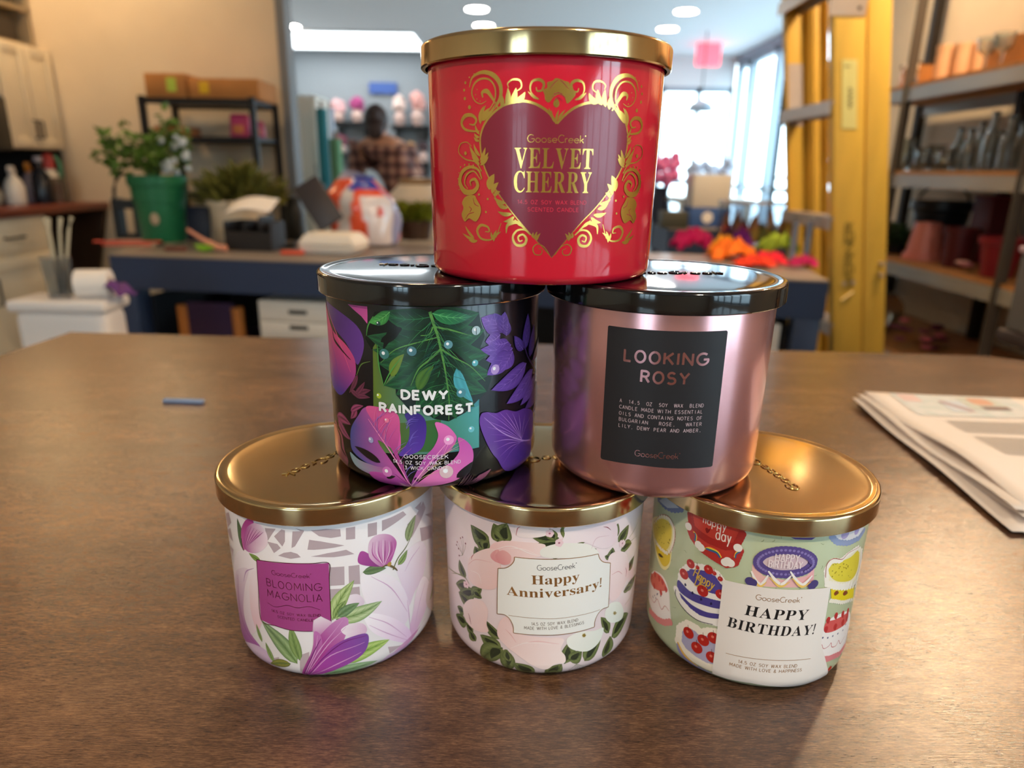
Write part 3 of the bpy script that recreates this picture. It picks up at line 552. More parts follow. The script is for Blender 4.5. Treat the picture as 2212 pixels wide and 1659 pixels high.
# printed and foiled artwork of each jar, in millimetres: distance round the glass, height above the foot
ART = {
'r': [
('#','heart_panel','ink'),
('P',[2.8,59.2,-.2,62.8,-4.2,65.3,-8.8,66.6,-12.8,66.3,-17.3,65.1,-21.6,62.3,-24.8,58.9,-26.6,54.8,-26.6,50.7,-25.7,46,-23.1,40.3,-18.8,34.3,-13.3,27.7,-7.7,21.7,-2.3,16.2,2.5,11.2,7.7,17.6,13.8,24.4,19.9,30.2,25.9,37,30.7,44.3,32.6,50.4,32.8,55.2,31.4,59.9,28,63.8,23.2,66.1,18.2,66.8,13.5,66.3,9.2,64.7,5.6,62.1],('8a1833','7a1733',(1.15,66.74),(3.01,11.57)),0),
('#','lettering','ink'),
('T','14.5 OZ SOY WAX BLEND',(2.07,31.64),1.35,.2,'d8304a',26.43,1.6,0,0),
('T','SCENTED CANDLE',(2.54,28.97),1.35,.2,'d8304a',19.57,1.6,0,0),
('#','foil_lettering','gold'),
('T','GooseCreek*',(3.11,54.03),2.6,.24,'',21.73,1,0,0),
('G','VELVET',(2.32,47.25),7,'',29.72,.12,0,0),
('G','CHERRY',(2.14,38.84),7.4,'',29.76,.12,0,0),
('#','scrollwork','gold'),
('S',[2.8,59.2,-.2,62.8,-4.2,65.3,-8.8,66.6,-12.8,66.3,-17.3,65.1,-21.6,62.3,-24.8,58.9,-26.6,54.8,-26.6,50.7,-25.7,46,-23.1,40.3,-18.8,34.3,-13.3,27.7,-7.7,21.7,-2.3,16.2,2.5,11.2],(1,.75,.18),''),
('S',[2.8,59.2,5.6,62.1,9.2,64.7,13.5,66.3,18.2,66.8,23.2,66.1,28,63.8,31.4,59.9,32.8,55.2,32.6,50.4,30.7,44.3,25.9,37,19.9,30.2,13.8,24.4,7.7,17.6,2.5,11.2],(.9,.75,.18),''),
('<'),
('S',[-22,63.2,-18.5,67.3,-18.2,71.8,-20.8,75.3,-25.4,76.6,-29.9,75.2,-31.6,71.8],(.9,1.7,.3),''),
('S',[-23.5,62.9,-20.5,67.1,-20.4,71.3,-22.7,74,-26.2,74.4,-29.1,72.9,-30.4,70,-29.1,67.2,-26.4,66,-23.9,66.9],(.4,.7,.2),''),
('S',[-18.9,64.2,-21.6,68,-23.7,70.2,-25.7,69.8,-25.4,68.1],(.5,1.6,.5),''),
('D',[-29.3,76.2],.25,.25,''),
('D',[-31.5,75.2],.3,.3,''),
('D',[-33.5,73.5,-34.2,71],.5,.5,''),
('D',[-33.9,68.1],.6,.6,''),
('D',[-31.6,65],.72,.72,''),
('D',[-27.9,70.9,-28.6,69.2,-28.1,67.7,-26.6,66.9],.22,.22,''),
('L',[-26.3,59.5,-24.1,65.5],1.6,.8,('','',''),''),
('L',[-25.8,60.1,-22.3,64.6],1.6,.5,('','',''),''),
('L',[-25.4,60.1,-20.6,64],1.5,.3,('','',''),''),
('L',[-26.5,58.9,-24.9,65.3],1.4,.9,('','',''),''),
('L',[-17.6,64.5,-18,69.3],1.6,-.3,('','',''),''),
('L',[-16,65.3,-15.4,71.2],2,-.5,('','',''),''),
('L',[-14.4,65.9,-12.3,71.1],2.2,-.6,('','',''),''),
('L',[-12.8,66.4,-8.9,69.7],2.2,-.8,('','',''),''),
('S',[-12.9,69.5,-10.4,71.1,-10.9,73.4,-13.5,73.8,-15.4,72.6,-15.1,71.2],(.25,.7,.25),''),
('S',[-5.8,67.5,-7.1,70.5,-6.5,73,-4.1,73.7,-2.3,72.5,-2.9,70.3,-4.6,70,-5,71.2],(.3,1.1,.3),''),
('L',[-3.7,67.2,-8,69.9],.9,.4,('','',''),''),
('L',[-4.3,67.3,-6.4,69.4],.9,.4,('','',''),''),
('S',[-26.9,56.6,-29.8,56.6,-34,57.4,-35.7,59.7,-33.9,62,-30.5,62.2,-28.4,60.6,-29.4,58.9,-31.7,59.1],(.4,1.5,.35),''),
('L',[-26.9,55.4,-29,59],1.1,.4,('','',''),''),
('L',[-27,54.3,-29.4,55.9],1.1,.4,('','',''),''),
('L',[-27,53.1,-29.6,54.6],1.1,.4,('','',''),''),
('S',[-26.1,42.3,-28.8,45.6,-33.8,46.6,-37.4,49,-36.6,52,-33.2,52.8,-30.7,51.3],(.5,.45,.25),''),
('D',[-33.8,48.8],.7,.7,''),
('L',[-27,45.9,-31.8,51.6],1.6,.5,('','',''),''),
('L',[-26.9,44.7,-30.8,48.9],1.5,.5,('','',''),''),
('L',[-26.7,47.7,-29.6,52.2],1.3,.5,('','',''),''),
('L',[-26.7,45.4,-23,49.2],1.5,-.4,('','',''),''),
('L',[-26.7,46.2,-24.3,51],1.4,-.4,('','',''),''),
('L',[-26.7,44.5,-22.9,47.8],1.2,-.4,('','',''),''),
('D',[-36.6,43.7,-34.3,44.6,-32,44.8,-29.9,44.4],.38,.38,''),
('D',[-37.8,41.6,-38.4,39.4,-38.5,37.2,-37.9,35.3],.25,.25,''),
('S',[-25.9,39.6,-27.6,42.9,-31.7,43.8,-35.7,41.9,-37.1,38.2,-34.5,34.8,-30.1,34.8,-27.9,37.1,-29.2,39.4,-31.5,38.6,-31,36.9],(.5,2.2,.4),''),
('S',[-26.5,39.3,-29.6,42.3,-33.2,41,-34.4,37.9,-32.7,35.8],(.3,.8,.3),''),
('P',[-36,30.6,-33.9,32.9,-29.7,33.5,-28.3,31.9,-26.6,29.4,-26.7,26.6,-28.9,23.7,-32.3,24.7,-34.7,23.4,-36.4,25.9,-35.3,28.5],'',1),
('L',[-22.9,35.7,-20.6,41.5],3.2,.5,('','',''),''),
('L',[-21.7,34.5,-18.8,38.5],2,.5,('','',''),''),
('L',[-20.6,33.4,-18.1,35.2],1.6,.5,('','',''),''),
('S',[-17.8,30.4,-20.6,33.6,-22.2,36.4],(.2,.4,.2),''),
('L',[-15.7,31,-20.9,33],1.5,.6,('','',''),''),
('L',[-15,29.2,-19.9,31.5],1.6,.6,('','',''),''),
('L',[-13.3,27.1,-19.2,27.9],1.6,.6,('','',''),''),
('L',[-12.3,26.2,-16.9,24.2],1.5,.6,('','',''),''),
('S',[-7.7,21.4,-11.3,24.1,-15,23,-15.6,19.9],(.5,1.6,.3),''),
('S',[-6,19.6,-8.3,21.4,-11.3,21,-12.9,18.4,-11.5,15.7,-8.5,15.8,-7.5,18,-8.9,19.6,-10.7,18.8,-10.3,17.1,-9,17.5],(.5,1.1,.4),''),
('S',[1.7,12.2,-.7,15.3,-3.3,16.2,-4.9,14.6,-4.1,12.4,-1.9,12.3,-1.3,13.9,-2.8,14.7],(.25,.45,.2),''),
('L',[-9,22.6,-12.3,25.3],1,.3,('','',''),''),
('L',[-3.7,17.4,-2.1,20.3],1,.3,('','',''),''),
('L',[-4,17.8,-3.4,20.9],1,.3,('','',''),''),
('L',[-4.7,18.4,-4.9,20.6],1,.3,('','',''),''),
('S',[-19.5,18.5,-22.8,17,-26.7,17.4,-28.4,20.2,-26.6,22.4,-23.5,21.9,-22.9,20.2,-24.7,20.1],(.4,1.2,.3),''),
('S',[-17.7,23.6,-19.5,19.1,-20.9,17.1],(.2,.4,.2),''),
('L',[-29.9,17.2,-34.8,21.8],1.2,.4,('','',''),''),
('L',[-29.5,16.6,-36.3,18.8],1.2,.4,('','',''),''),
('L',[-28.3,16.4,-33,16.4],1.2,.4,('','',''),''),
('L',[-21.7,17.1,-17.7,20.4],1.2,.4,('','',''),''),
('L',[-20.9,16.5,-19.5,21],1.2,.4,('','',''),''),
('L',[-20.6,17.1,-22,20.2],1.2,.4,('','',''),''),
('D',[-24.3,27.5,-23.5,32.3,-27.3,33.8],.45,.45,''),
('>',2.65),
('P',[-2,68.9,-2.6,70.3,-1.1,71.1,-1.1,72.8,.6,73.3,1.8,74.2,3.4,74,5.1,73.4,6.7,72.9,7.3,71.3,9.3,69.4,8.1,67.5,6.3,66,5.3,67.9,3.2,69,1.1,67.8,-.3,66.2,-1.6,67],'',1),
('L',[2.4,64.5,2.3,67.9],2.2,0,('','',''),''),
('L',[2,59.5,.6,63.9],.9,.3,('','',''),''),
('L',[2.6,59.5,3.4,64],.9,.3,('','',''),''),
('L',[3.2,60.1,5.8,64],.9,.3,('','',''),''),
('L',[1.3,61.1,-.3,64.5],.9,.3,('','',''),''),
('#','scrollwork_cutlines','ink'),
('S',[-.2,70.6,1.5,72.8,2.7,73.6],(.15,.25,.15),'9a1c34'),
('S',[6.7,70.7,4.8,72.6,3.4,73.7],(.15,.25,.15),'9a1c34'),
('S',[.5,67.8,2.9,69.5,5.6,67.9],(.15,.25,.15),'9a1c34'),
('S',[1.8,66.8,2.9,67.9,4.5,66.8],(.15,.25,.15),'9a1c34'),
('D',[1.7,69.1,2.9,69.5,4.1,69.1],.25,.25,'9a1c34'),
('<'),
('S',[-32.2,29.2,-31.1,28.3,-31.9,27.2],(.2,.35,.2),'a51a30'),
('S',[-30.2,32.4,-29.4,30.3,-27.4,29.4],(.2,.35,.2),'a51a30'),
('S',[-34.2,24.4,-32.4,26.4,-29.8,27.1],(.2,.35,.2),'a51a30'),
('S',[-20.6,64.5,-19.3,67.9,-19.3,71.5,-21.6,74.7,-25.5,75.6,-29.2,74.5],(.12,.22,.12),'b51a30'),
('S',[-20.6,65.7,-19.8,68.5,-19.9,71.8,-22.1,74.4],(.12,.22,.12),'b51a30'),
('>',2.65),
],
'd': [
('#','printed_artwork','ink'),
('P',[-20.9,65.5,17,65.9,24.4,59,24.4,18.8,-23.1,16.5],('5f7a2e','3f8f9c',(-13.88,42.9),(22.87,42.38)),0),
('P',[16,65.7,18.8,65.7,24.4,60,24.4,48.8,20.8,53.9],('5fb6c8','3f93a0',(18.25,65.69),(23.56,48.95)),0),
('P',[7.7,31.7,24.4,38.1,24.4,18.8,5,20.1],('3f7a54','4fa3a6',(7.55,20.74),(24.29,29.94)),0),
('P',[-11.6,31.1,7.8,33.7,6.2,19,-10.7,18.4],('4d6a2c','2f6a3e',(-11.68,29.71),(6.32,23.54)),0),
('P',[-57.3,77.2,-44.1,76.3,-34.6,73.9,-28.7,70.9,-25.9,66.8,-25.9,61.6,-29,55.1,-31.3,55.2,-36.8,62.5,-48.7,68.8],('4a2a78','6a3f9a',(-54.66,74.43),(-26.43,60.91)),1),
('P',[-61.2,75.9,-54.4,70.5,-49.3,66.1,-38,62.3,-32.1,57.4,-31.1,52.3,-32.4,48,-37.1,42.9,-44.1,37.6,-52.1,38,-59,41.4,-61,50.9,-61.5,60.7],('e0508a','4a3aa0',(-41.57,63.57),(-46.64,39.17)),1),
('S',[-54.7,74.4,-43,63.3,-34.8,50.2],(.3,.6,.2),'f06a9a'),
('S',[-53.8,62.4,-47.9,52.8,-44.3,38],(.2,.4,.2),'6a4ab0'),
('S',[-49.3,66.1,-48.1,62.3,-42.1,59.5,-34.2,55.7],(.5,1.4,.3),'140f18'),
('P',[-34,79.7,-22.8,80,-22.9,76,-23.2,72.8,-26.2,75.6],('b04a9a','d85aa8',(-33.1,79.15),(-23.08,75.34)),0),
('L',[-30.3,49.7,-36.8,40.3],2.6,.5,('5a2a44','8a4460','3a1a2c'),''),
('L',[-32.6,39.8,-23,44.3],3.2,.6,('5a2a44','8a4460','3a1a2c'),''),
('L',[-32.5,40.5,-26.1,47.5],2.6,-.4,('5a2a44','8a4460','3a1a2c'),''),
('L',[-32.6,39.8,-23.6,40.9],2.4,.3,('5a2a44','8a4460','3a1a2c'),''),
('L',[-35.5,41.9,-29.3,39.2],2.6,.4,('5a2a44','8a4460','3a1a2c'),''),
('S',[-30.8,49.6,-27.7,54.8,-22.6,56.9],(.4,.5,.2),'5a7a3a'),
('L',[-51.2,25.6,-37.1,25.5],5,1,('6a2a4a','c05a8a','3a1a30'),''),
('L',[-50.2,25.2,-37.9,18.1],5,-1,('6a2a4a','c05a8a','3a1a30'),''),
('L',[-54.9,22.2,-47.5,12.2],5,-.8,('6a2a4a','c05a8a','3a1a30'),''),
('L',[-33,35.6,-36.9,28.4],4,1,('6a2a4a','c05a8a','3a1a30'),''),
('L',[-36.5,32,-27.7,36.4],3,.6,('6a2a4a','c05a8a','3a1a30'),''),
('P',[-61.6,18.4,-47.3,18.9,-44.2,11.1,-41.2,6.2,-48.9,.3,-64.1,.3,-63.9,4.4],('a85a70','5a2a40',(-52.51,20.07),(-54.26,.3)),1),
('S',[-55.4,20.6,-48.6,17,-47.6,11.4,-43,8.5],(1.2,2,.6),'120c12'),
('P',[4,79.3,-12.3,79.2,-19.2,78.2,-22,74.2,-24.1,69.6,-24.6,66.3,-21.6,62.1,-19.1,65.7,-18.8,58,-16.5,46.9,-11.3,54.9,-11.1,43.8,-5.4,37.6,-.9,38.5,4.6,33.8,10.9,32.3,18.1,35.6,21.5,38.5,25,41.4,28.6,44.2,30.3,49.3,28.9,56.1,24.2,61.9,27,68,24.9,74.6,24.2,78.4],('081514','0d2624',(-16.87,68.44),(20.83,49.28)),0),
('L',[4.8,75.6,-23.6,67.7],13,6,('091a18','11302a','256a3e'),'2a6e48'),
('L',[5.9,71.9,-21.2,62.2],10,5,('091a18','11302a','256a3e'),'2a6e48'),
('L',[7.1,66.9,-18.9,56.7],13,5,('091a18','11302a','256a3e'),'2a6e48'),
('L',[7.6,63.7,-16.1,47.3],12,4,('091a18','11302a','256a3e'),'2a6e48'),
('L',[8.2,61.1,-11.1,43.8],12,3,('091a18','11302a','256a3e'),'2a6e48'),
('L',[8.4,58,-2.9,38.1],11,2,('091a18','11302a','256a3e'),'2a6e48'),
('L',[9.3,53.4,4.6,33.8],9,1,('091a18','11302a','256a3e'),'2a6e48'),
('L',[5.2,77.4,-16.4,78.5],9,2,('091a18','11302a','256a3e'),'2a6e48'),
('L',[5.4,75.6,27,70.6],13,-5,('091a18','11302a','256a3e'),'2a6e48'),
('L',[6.5,70.6,28.9,60.1],13,-5,('091a18','11302a','256a3e'),'2a6e48'),
('L',[8,65.6,30.2,51.3],13,-5,('091a18','11302a','256a3e'),'2a6e48'),
('L',[8.8,61.1,27.9,43.7],12,-4,('091a18','11302a','256a3e'),'2a6e48'),
('L',[9.3,56.6,22.2,37.8],11,-3,('091a18','11302a','256a3e'),'2a6e48'),
('L',[9.9,52.7,14.1,33.3],9,-1,('091a18','11302a','256a3e'),'2a6e48'),
('L',[5.5,78,24.2,77.8],10,-2,('091a18','11302a','256a3e'),'2a6e48'),
('L',[-12.8,51.5,-6.9,61.6],4.5,1,('6a8a2e','6f8a34','5f7a2e'),''),
('L',[-1.7,46.4,5.1,57.1],5,1,('3f6a2e','4f7a38','3f6a2e'),''),
('P',[-16.1,62.8,-12.9,66.3,-7.5,71.6,-10,72.7,-14.1,69.9],'0a1413',1),
('L',[-17,65.9,-7.5,72.5],3.5,-.6,('07100f','0a1615','07100f'),''),
('L',[8.7,74.8,11.1,74.7],1.8,0,('07100f','050908','07100f'),''),
('L',[11.3,63.6,18.9,57.3],2.2,-.5,('08100f','0a1615','08100f'),''),
('L',[14.3,55.4,21.5,39.9],5,-1.5,('4fa9b8','3f93a0','4fa9b8'),''),
('S',[4,79.3,5.4,74.3,7.1,68.7,8.2,63,9.6,55.3,11.1,43.5,10.9,32.8],(1.3,.9,.25),'58924a'),
('S',[7.9,63.7,3.3,59.3,-1.1,55.4,-4.5,48.2],(.9,.7,.2),'58924a'),
('S',[6.5,68.7,-.2,66.9,-10.4,63.3,-17.4,56.9],(.5,.5,.2),'58924a'),
('S',[8.5,63.7,13.1,60.3,20.2,55.9,27.1,48.5],(.8,.5,.2),'58924a'),
('S',[6,73.1,12,71.7,20.9,68.7],(.8,.7,.2),'58924a'),
('S',[5.1,73.1,3.5,70,.1,69.5],(.6,.5,.3),'58924a'),
('S',[6,69.2,3.5,65.8,1,60],(.08,.18,.05),'2f6f55'),
('S',[4.9,75.1,-1.3,69.9,-7.9,62.2],(.08,.18,.05),'3f8a52'),
('S',[7.7,59.2,3.4,55.6,-1.1,49.5],(.08,.18,.05),'24504a'),
('S',[5.8,70,13.5,68.5,21.5,64.3],(.08,.18,.05),'24504a'),
('S',[5.7,70.7,9.8,66.6,14.1,60],(.08,.18,.05),'2f6f55'),
('S',[9.7,47.3,7.3,45.7,4.8,41.7],(.08,.18,.05),'3f8a52'),
('S',[6,68.8,10.9,63.3,16,55.2],(.08,.18,.05),'2f6f55'),
('S',[10.1,45,5.7,43,1.2,38.5],(.08,.18,.05),'4f9a5a'),
('S',[7.1,62.6,3.9,59.8,.7,54.6],(.08,.18,.05),'24504a'),
('S',[6.1,68.4,9.4,68,12.7,65.2],(.08,.18,.05),'24504a'),
('S',[7.7,59.2,2.5,57.1,-2.9,52.5],(.08,.18,.05),'3f8a52'),
('S',[4.9,75.1,11.9,73.8,19.1,69.9],(.08,.18,.05),'24504a'),
('S',[5.6,71.1,.9,67.7,-4.1,61.9],(.08,.18,.05),'24504a'),
('S',[5.2,73.9,3.2,71,1.1,65.7],(.08,.18,.05),'2f6f55'),
('S',[6.5,65.9,3.7,62.5,.8,56.8],(.08,.18,.05),'24504a'),
('S',[8.8,52.8,15.2,51.3,22,47.1],(.08,.18,.05),'2f6f55'),
('S',[6.5,66.2,8.9,64.3,11.3,60.2],(.08,.18,.05),'2f6f55'),
('S',[6.3,67.2,3.4,63.9,.4,58.2],(.08,.18,.05),'24504a'),
('S',[6.8,64.1,2.3,64,-2.4,61.5],(.08,.18,.05),'24504a'),
('S',[4.8,75.9,8.8,70.2,12.9,62],(.08,.18,.05),'24504a'),
('S',[8,57.3,5.4,56,2.7,52.4],(.08,.18,.05),'2f6f55'),
('S',[4.9,75.4,3.1,72.6,1.2,67.6],(.08,.18,.05),'2f6f55'),
('S',[7.8,58.2,4.4,56.9,.9,53.3],(.08,.18,.05),'2f6f55'),
('S',[9.7,47.7,5.8,44.1,1.9,38],(.08,.18,.05),'4f9a5a'),
('S',[5.8,70.4,1.4,67.5,-3.1,62.1],(.08,.18,.05),'4f9a5a'),
('S',[7.2,61.9,3,60.4,-1.4,56.5],(.08,.18,.05),'4f9a5a'),
('S',[5.7,70.9,3.8,67.9,1.9,62.6],(.08,.18,.05),'3f8a52'),
('S',[7,62.9,9.7,60.3,12.3,55.4],(.08,.18,.05),'2f6f55'),
('S',[10.7,41.9,7,39.5,3.3,34.5],(.08,.18,.05),'4f9a5a'),
('S',[6.9,63.9,1.3,59.7,-4.5,53],(.08,.18,.05),'24504a'),
('S',[6.3,67.1,12.2,62.8,18.2,55.8],(.08,.18,.05),'4f9a5a'),
('S',[7.7,58.9,12.9,56.6,18.2,51.7],(.08,.18,.05),'24504a'),
('S',[10.2,44.4,12.6,44.8,15,42.7],(.08,.18,.05),'3f8a52'),
('S',[4.8,75.9,8.9,75.5,12.9,72.9],(.08,.18,.05),'2f6f55'),
('S',[9.9,46.4,13.4,45.3,17,41.7],(.08,.18,.05),'4f9a5a'),
('S',[10.2,44.3,9.1,43.7,7.8,40.8],(.08,.18,.05),'2f6f55'),
('S',[8.2,55.9,10.8,53.5,13.3,48.5],(.08,.18,.05),'3f8a52'),
('S',[7.9,58.1,11.4,57.8,14.9,55.1],(.08,.18,.05),'4f9a5a'),
('S',[10.2,44.7,8.4,44.3,6.6,41.5],(.08,.18,.05),'4f9a5a'),
('S',[7.9,57.7,4.2,53.9,.4,47.6],(.08,.18,.05),'24504a'),
('S',[5,74.7,13.4,72.5,22.3,67.6],(.08,.18,.05),'24504a'),
('S',[9.6,48,11.5,45.1,13.4,39.8],(.08,.18,.05),'3f8a52'),
('S',[9.3,49.5,11.4,48,13.4,44.1],(.08,.18,.05),'4f9a5a'),
('S',[5.1,74.2,8.2,69.2,11.4,61.9],(.08,.18,.05),'4f9a5a'),
('S',[7,62.9,2.5,61.5,-2.2,57.8],(.08,.18,.05),'24504a'),
('S',[10.3,44.2,8.3,43.7,6.4,40.9],(.08,.18,.05),'24504a'),
('S',[9.9,46.2,11.3,45,12.7,41.3],(.08,.18,.05),'24504a'),
('S',[6.1,68.5,3,68.7,-.2,66.7],(.08,.18,.05),'2f6f55'),
('S',[8.5,54.5,9.9,53,11.2,49.1],(.08,.18,.05),'2f6f55'),
('S',[7.7,59.1,4.8,57.4,1.8,53.3],(.08,.18,.05),'3f8a52'),
('S',[10.6,42.1,14.4,40.5,18.2,36.3],(.08,.18,.05),'4f9a5a'),
('S',[9.3,49.6,14.3,46.7,19.5,41.2],(.08,.18,.05),'4f9a5a'),
('S',[6.9,63.8,10.3,60,13.7,53.8],(.08,.18,.05),'3f8a52'),
('S',[7.2,62.3,1.9,59.9,-3.4,55],(.08,.18,.05),'24504a'),
('S',[10.1,45.2,13,43,15.9,38.3],(.08,.18,.05),'2f6f55'),
('S',[5,74.8,12.4,71,20.2,64.5],(.08,.18,.05),'24504a'),
('S',[6.5,66,4.5,64.8,2.5,61.2],(.08,.18,.05),'2f6f55'),
('S',[9.4,49,3.7,47.7,-2.2,43.8],(.08,.18,.05),'3f8a52'),
('S',[8.1,56.9,4,54.6,-.1,49.9],(.08,.18,.05),'2f6f55'),
('S',[5.6,71.5,-.7,67.1,-7.3,60.2],(.08,.18,.05),'24504a'),
('S',[9.8,47,4.8,45.4,-.3,41.3],(.08,.18,.05),'4f9a5a'),
('S',[8.8,52.5,11,50.9,13.1,46.9],(.08,.18,.05),'4f9a5a'),
('S',[10.1,45.3,12.6,43.7,15.2,39.6],(.08,.18,.05),'24504a'),
('S',[7.2,62.1,10.5,60.7,13.9,56.9],(.08,.18,.05),'24504a'),
('S',[7,63.3,4.9,62.3,2.7,58.9],(.08,.18,.05),'4f9a5a'),
('S',[10.5,42.5,15.9,41.9,21.6,38.6],(.08,.18,.05),'2f6f55'),
('S',[9.2,50.6,12.9,48.2,16.8,43.3],(.08,.18,.05),'2f6f55'),
('S',[5.4,72.3,2.6,69.4,-.4,64.2],(.08,.18,.05),'3f8a52'),
('S',[6.9,63.5,11.9,60.9,16.9,55.8],(.08,.18,.05),'2f6f55'),
('S',[7.7,59,6.1,57.5,4.5,53.6],(.08,.18,.05),'24504a'),
('S',[-20,76.3,-22.9,71.9,-23.9,67.7],(.3,.6,.2),'4f9a4a'),
('S',[-18.5,64.5,-18.3,56.1,-16.5,47.9],(.3,.6,.2),'4f9a4a'),
('S',[-16.5,47.2,-12.9,53.8,-7.9,60.3],(.3,.6,.2),'4f9a4a'),
('L',[-12.3,78.7,-22.4,73.5],5,1,('1a4a34','3f9a4a','4faa52'),'6fc06a'),
('L',[4.9,78.7,20.9,76.8],6,-1,('2f8a4a','1f6a44','2a5a50'),'5fb070'),
('L',[34.6,68.7,25.2,75.8],9,-1,('3c2468','6b4aa6','8a62c0'),'9a78cc'),
('L',[35.5,68.3,31.4,77.1],10,1,('3c2468','6b4aa6','8a62c0'),'9a78cc'),
('L',[36.3,67.8,37,77.1],7,.5,('3c2468','6b4aa6','8a62c0'),'9a78cc'),
('L',[34.6,67.7,27.1,65.5],7,1,('3c2468','6b4aa6','8a62c0'),'9a78cc'),
('L',[38.1,66.6,38.8,73],5,0,('3c2468','6b4aa6','8a62c0'),'9a78cc'),
('L',[40.9,62.2,24.9,62.5],7,1,('43287a','5f3f9e','7a55b8'),'8f6cc8'),
('L',[41.9,60.6,27.4,57.6],8,1,('43287a','5f3f9e','7a55b8'),'8f6cc8'),
('L',[39.1,59.8,27.9,51],9,1,('43287a','5f3f9e','7a55b8'),'8f6cc8'),
('L',[42,59.3,34.9,51.9],8,.5,('43287a','5f3f9e','7a55b8'),'8f6cc8'),
('L',[39,63.8,30,65.1],5,1,('43287a','5f3f9e','7a55b8'),'8f6cc8'),
('L',[49.8,58.4,42.8,65.8],5,.5,('43287a','6a48aa','5a3a96'),'8f6cc8'),
('L',[51.1,58.1,53.2,74],7,-.6,('43287a','6a48aa','5a3a96'),'8f6cc8'),
('L',[55.9,53.6,60.6,67.9],7,-.8,('43287a','6a48aa','5a3a96'),'8f6cc8'),
('L',[59.8,51.2,75.2,59],5,-.5,('43287a','6a48aa','5a3a96'),'8f6cc8'),
('L',[52.8,51.5,30.1,44],9,1.5,('43287a','6a48aa','5a3a96'),'8f6cc8'),
('L',[60.1,46.9,38.6,36.1],9,1.5,('43287a','6a48aa','5a3a96'),'8f6cc8'),
('L',[66,43.1,48.2,32.9],7,.6,('43287a','6a48aa','5a3a96'),'8f6cc8'),
('S',[49.6,61.9,55.9,52.2,75.1,38.2],(.5,.7,.3),'4a3070'),
('L',[72.9,37.3,52.4,30.3],8,1,('2c1a50','4a3080','5a3a90'),''),
('L',[75.2,32.1,62,25],6,.5,('2c1a50','4a3080','5a3a90'),''),
('P',[25,33.9,27.9,34.5,32.6,33.2,37.8,33.5,44.8,31,52.4,30.3,62,25,63,14,60.8,11,59.8,1.8,51.5,.8,38.7,4.3,33.7,11,30.4,15.4,27.2,21.8,24.6,29.2],('6a3a9e','452a80',(27.94,33.44),(53.56,6.06)),1),
('S',[51.6,14.3,37.9,26.6,27.9,34.5],(.15,.32,.08),'9a6ac8'),
('S',[51.4,14.4,37.2,25,26.8,31.3],(.15,.32,.08),'9a6ac8'),
('S',[51.2,14.4,39.7,26.1,31.1,33.8],(.15,.32,.08),'8050b4'),
('S',[51,14.5,38,23.1,28.3,27.6],(.15,.32,.08),'9a6ac8'),
('S',[50.8,14.6,41.6,25.5,34.5,33],(.15,.32,.08),'b080d8'),
('S',[50.6,14.6,38.8,21.1,29.9,23.9],(.15,.32,.08),'8050b4'),
('S',[50.4,14.7,43.7,24.9,38.2,32],(.15,.32,.08),'b080d8'),
('S',[50.2,14.8,39.6,19.1,31.4,20.1],(.15,.32,.08),'b080d8'),
('S',[50,14.8,45.8,24.2,42.2,30.9],(.15,.32,.08),'b080d8'),
('S',[49.8,14.9,40.5,17.1,33.1,16.3],(.15,.32,.08),'9a6ac8'),
('S',[49.6,15,48.1,23.5,46.8,29.6],(.15,.32,.08),'b080d8'),
('S',[49.5,15,41.4,15.1,34.8,12.3],(.15,.32,.08),'9a6ac8'),
('S',[49.3,15.1,50.7,22.6,52.3,27.9],(.15,.32,.08),'b080d8'),
('S',[49.1,15.2,42.3,13.1,36.6,8.3],(.15,.32,.08),'8050b4'),
('S',[48.9,15.2,53.5,21.7,59.6,25.4],(.15,.32,.08),'9a6ac8'),
('S',[58.5,12.6,48.9,16,36.1,23.3,26.5,32.3],(.5,.6,.2),'b48ad8'),
('P',[-26.9,35.9,-31.3,31.2,-36.7,24.2,-38,17.4,-36.1,12.9,-26.4,9.7,-18.4,8.6,-12.6,7.3,-6.3,2.3,-15.1,14.1,-20.7,22.2,-10.7,18.8,-10,29.9,-11.4,35.8,-18.4,37.3],('4a54a0','d85aa8',(-34.14,22.06),(-14.41,30.76)),1),
('P',[-26.4,36,-21.2,28.4,-14.9,20.4,-6.2,2.8,-9.6,13.3,-11.4,18.7,-9.9,27.2,-10.8,35.2,-18.4,37.3],('e060a0','a03a90',(-14.17,36.19),(-11.05,10.37)),1),
('P',[-7.5,35.5,-2.3,36.4,1.1,33.1,1.3,26.4,-.8,20.1,-6.1,17.1,-10.8,16.7,-6.5,23.3,-5.7,30.2],('3a2a86','5a3aa8',(-5.5,35.6),(-4.08,17.95)),1),
('P',[5.2,32.1,9.6,30.9,13.1,27.2,14.1,23.7,10.7,18.5,4.9,15.3,-4.2,2.5,-6.3,2.3,-.2,15.3,4.3,20.9,6.4,26.3],('e070b8','b050a8',(7.7,30.31),(3.61,15.31)),1),
('P',[14.7,24.7,18.7,22.5,21.4,17.9,21.1,12.3,17.3,7.2,11.3,4.1,.6,2.1,-5,1.8,4.1,9.7,11.3,13.5,15.3,18.7],('c858b0','e078b8',(16.68,22.74),(7.3,4.43)),1),
('P',[-38.5,12.2,-32,10.4,-23,9.8,-15.4,9.1,-6.4,2,-15.6,5,-26.8,5.2,-35.5,7.3],('8aa8b0','b04aa0',(-36.29,10.66),(-15.39,8.36)),1),
('P',[-25.8,6.3,-15.4,6.9,-6.5,1.7,-18.1,.3,-23.6,2.7],('c04aa8','a040a0',(-24.98,5.73),(-7.78,2.06)),1),
('L',[-19.7,11.9,-34.7,16.2],3.6,-.5,('100a14','140c18','100a14'),''),
('L',[-17.1,5.2,-12.6,6.6],1.6,0,('100a14','100a14','100a14'),''),
('L',[13.9,6.2,21.4,12.9],4,-.8,('120c16','0c0a10','120c16'),''),
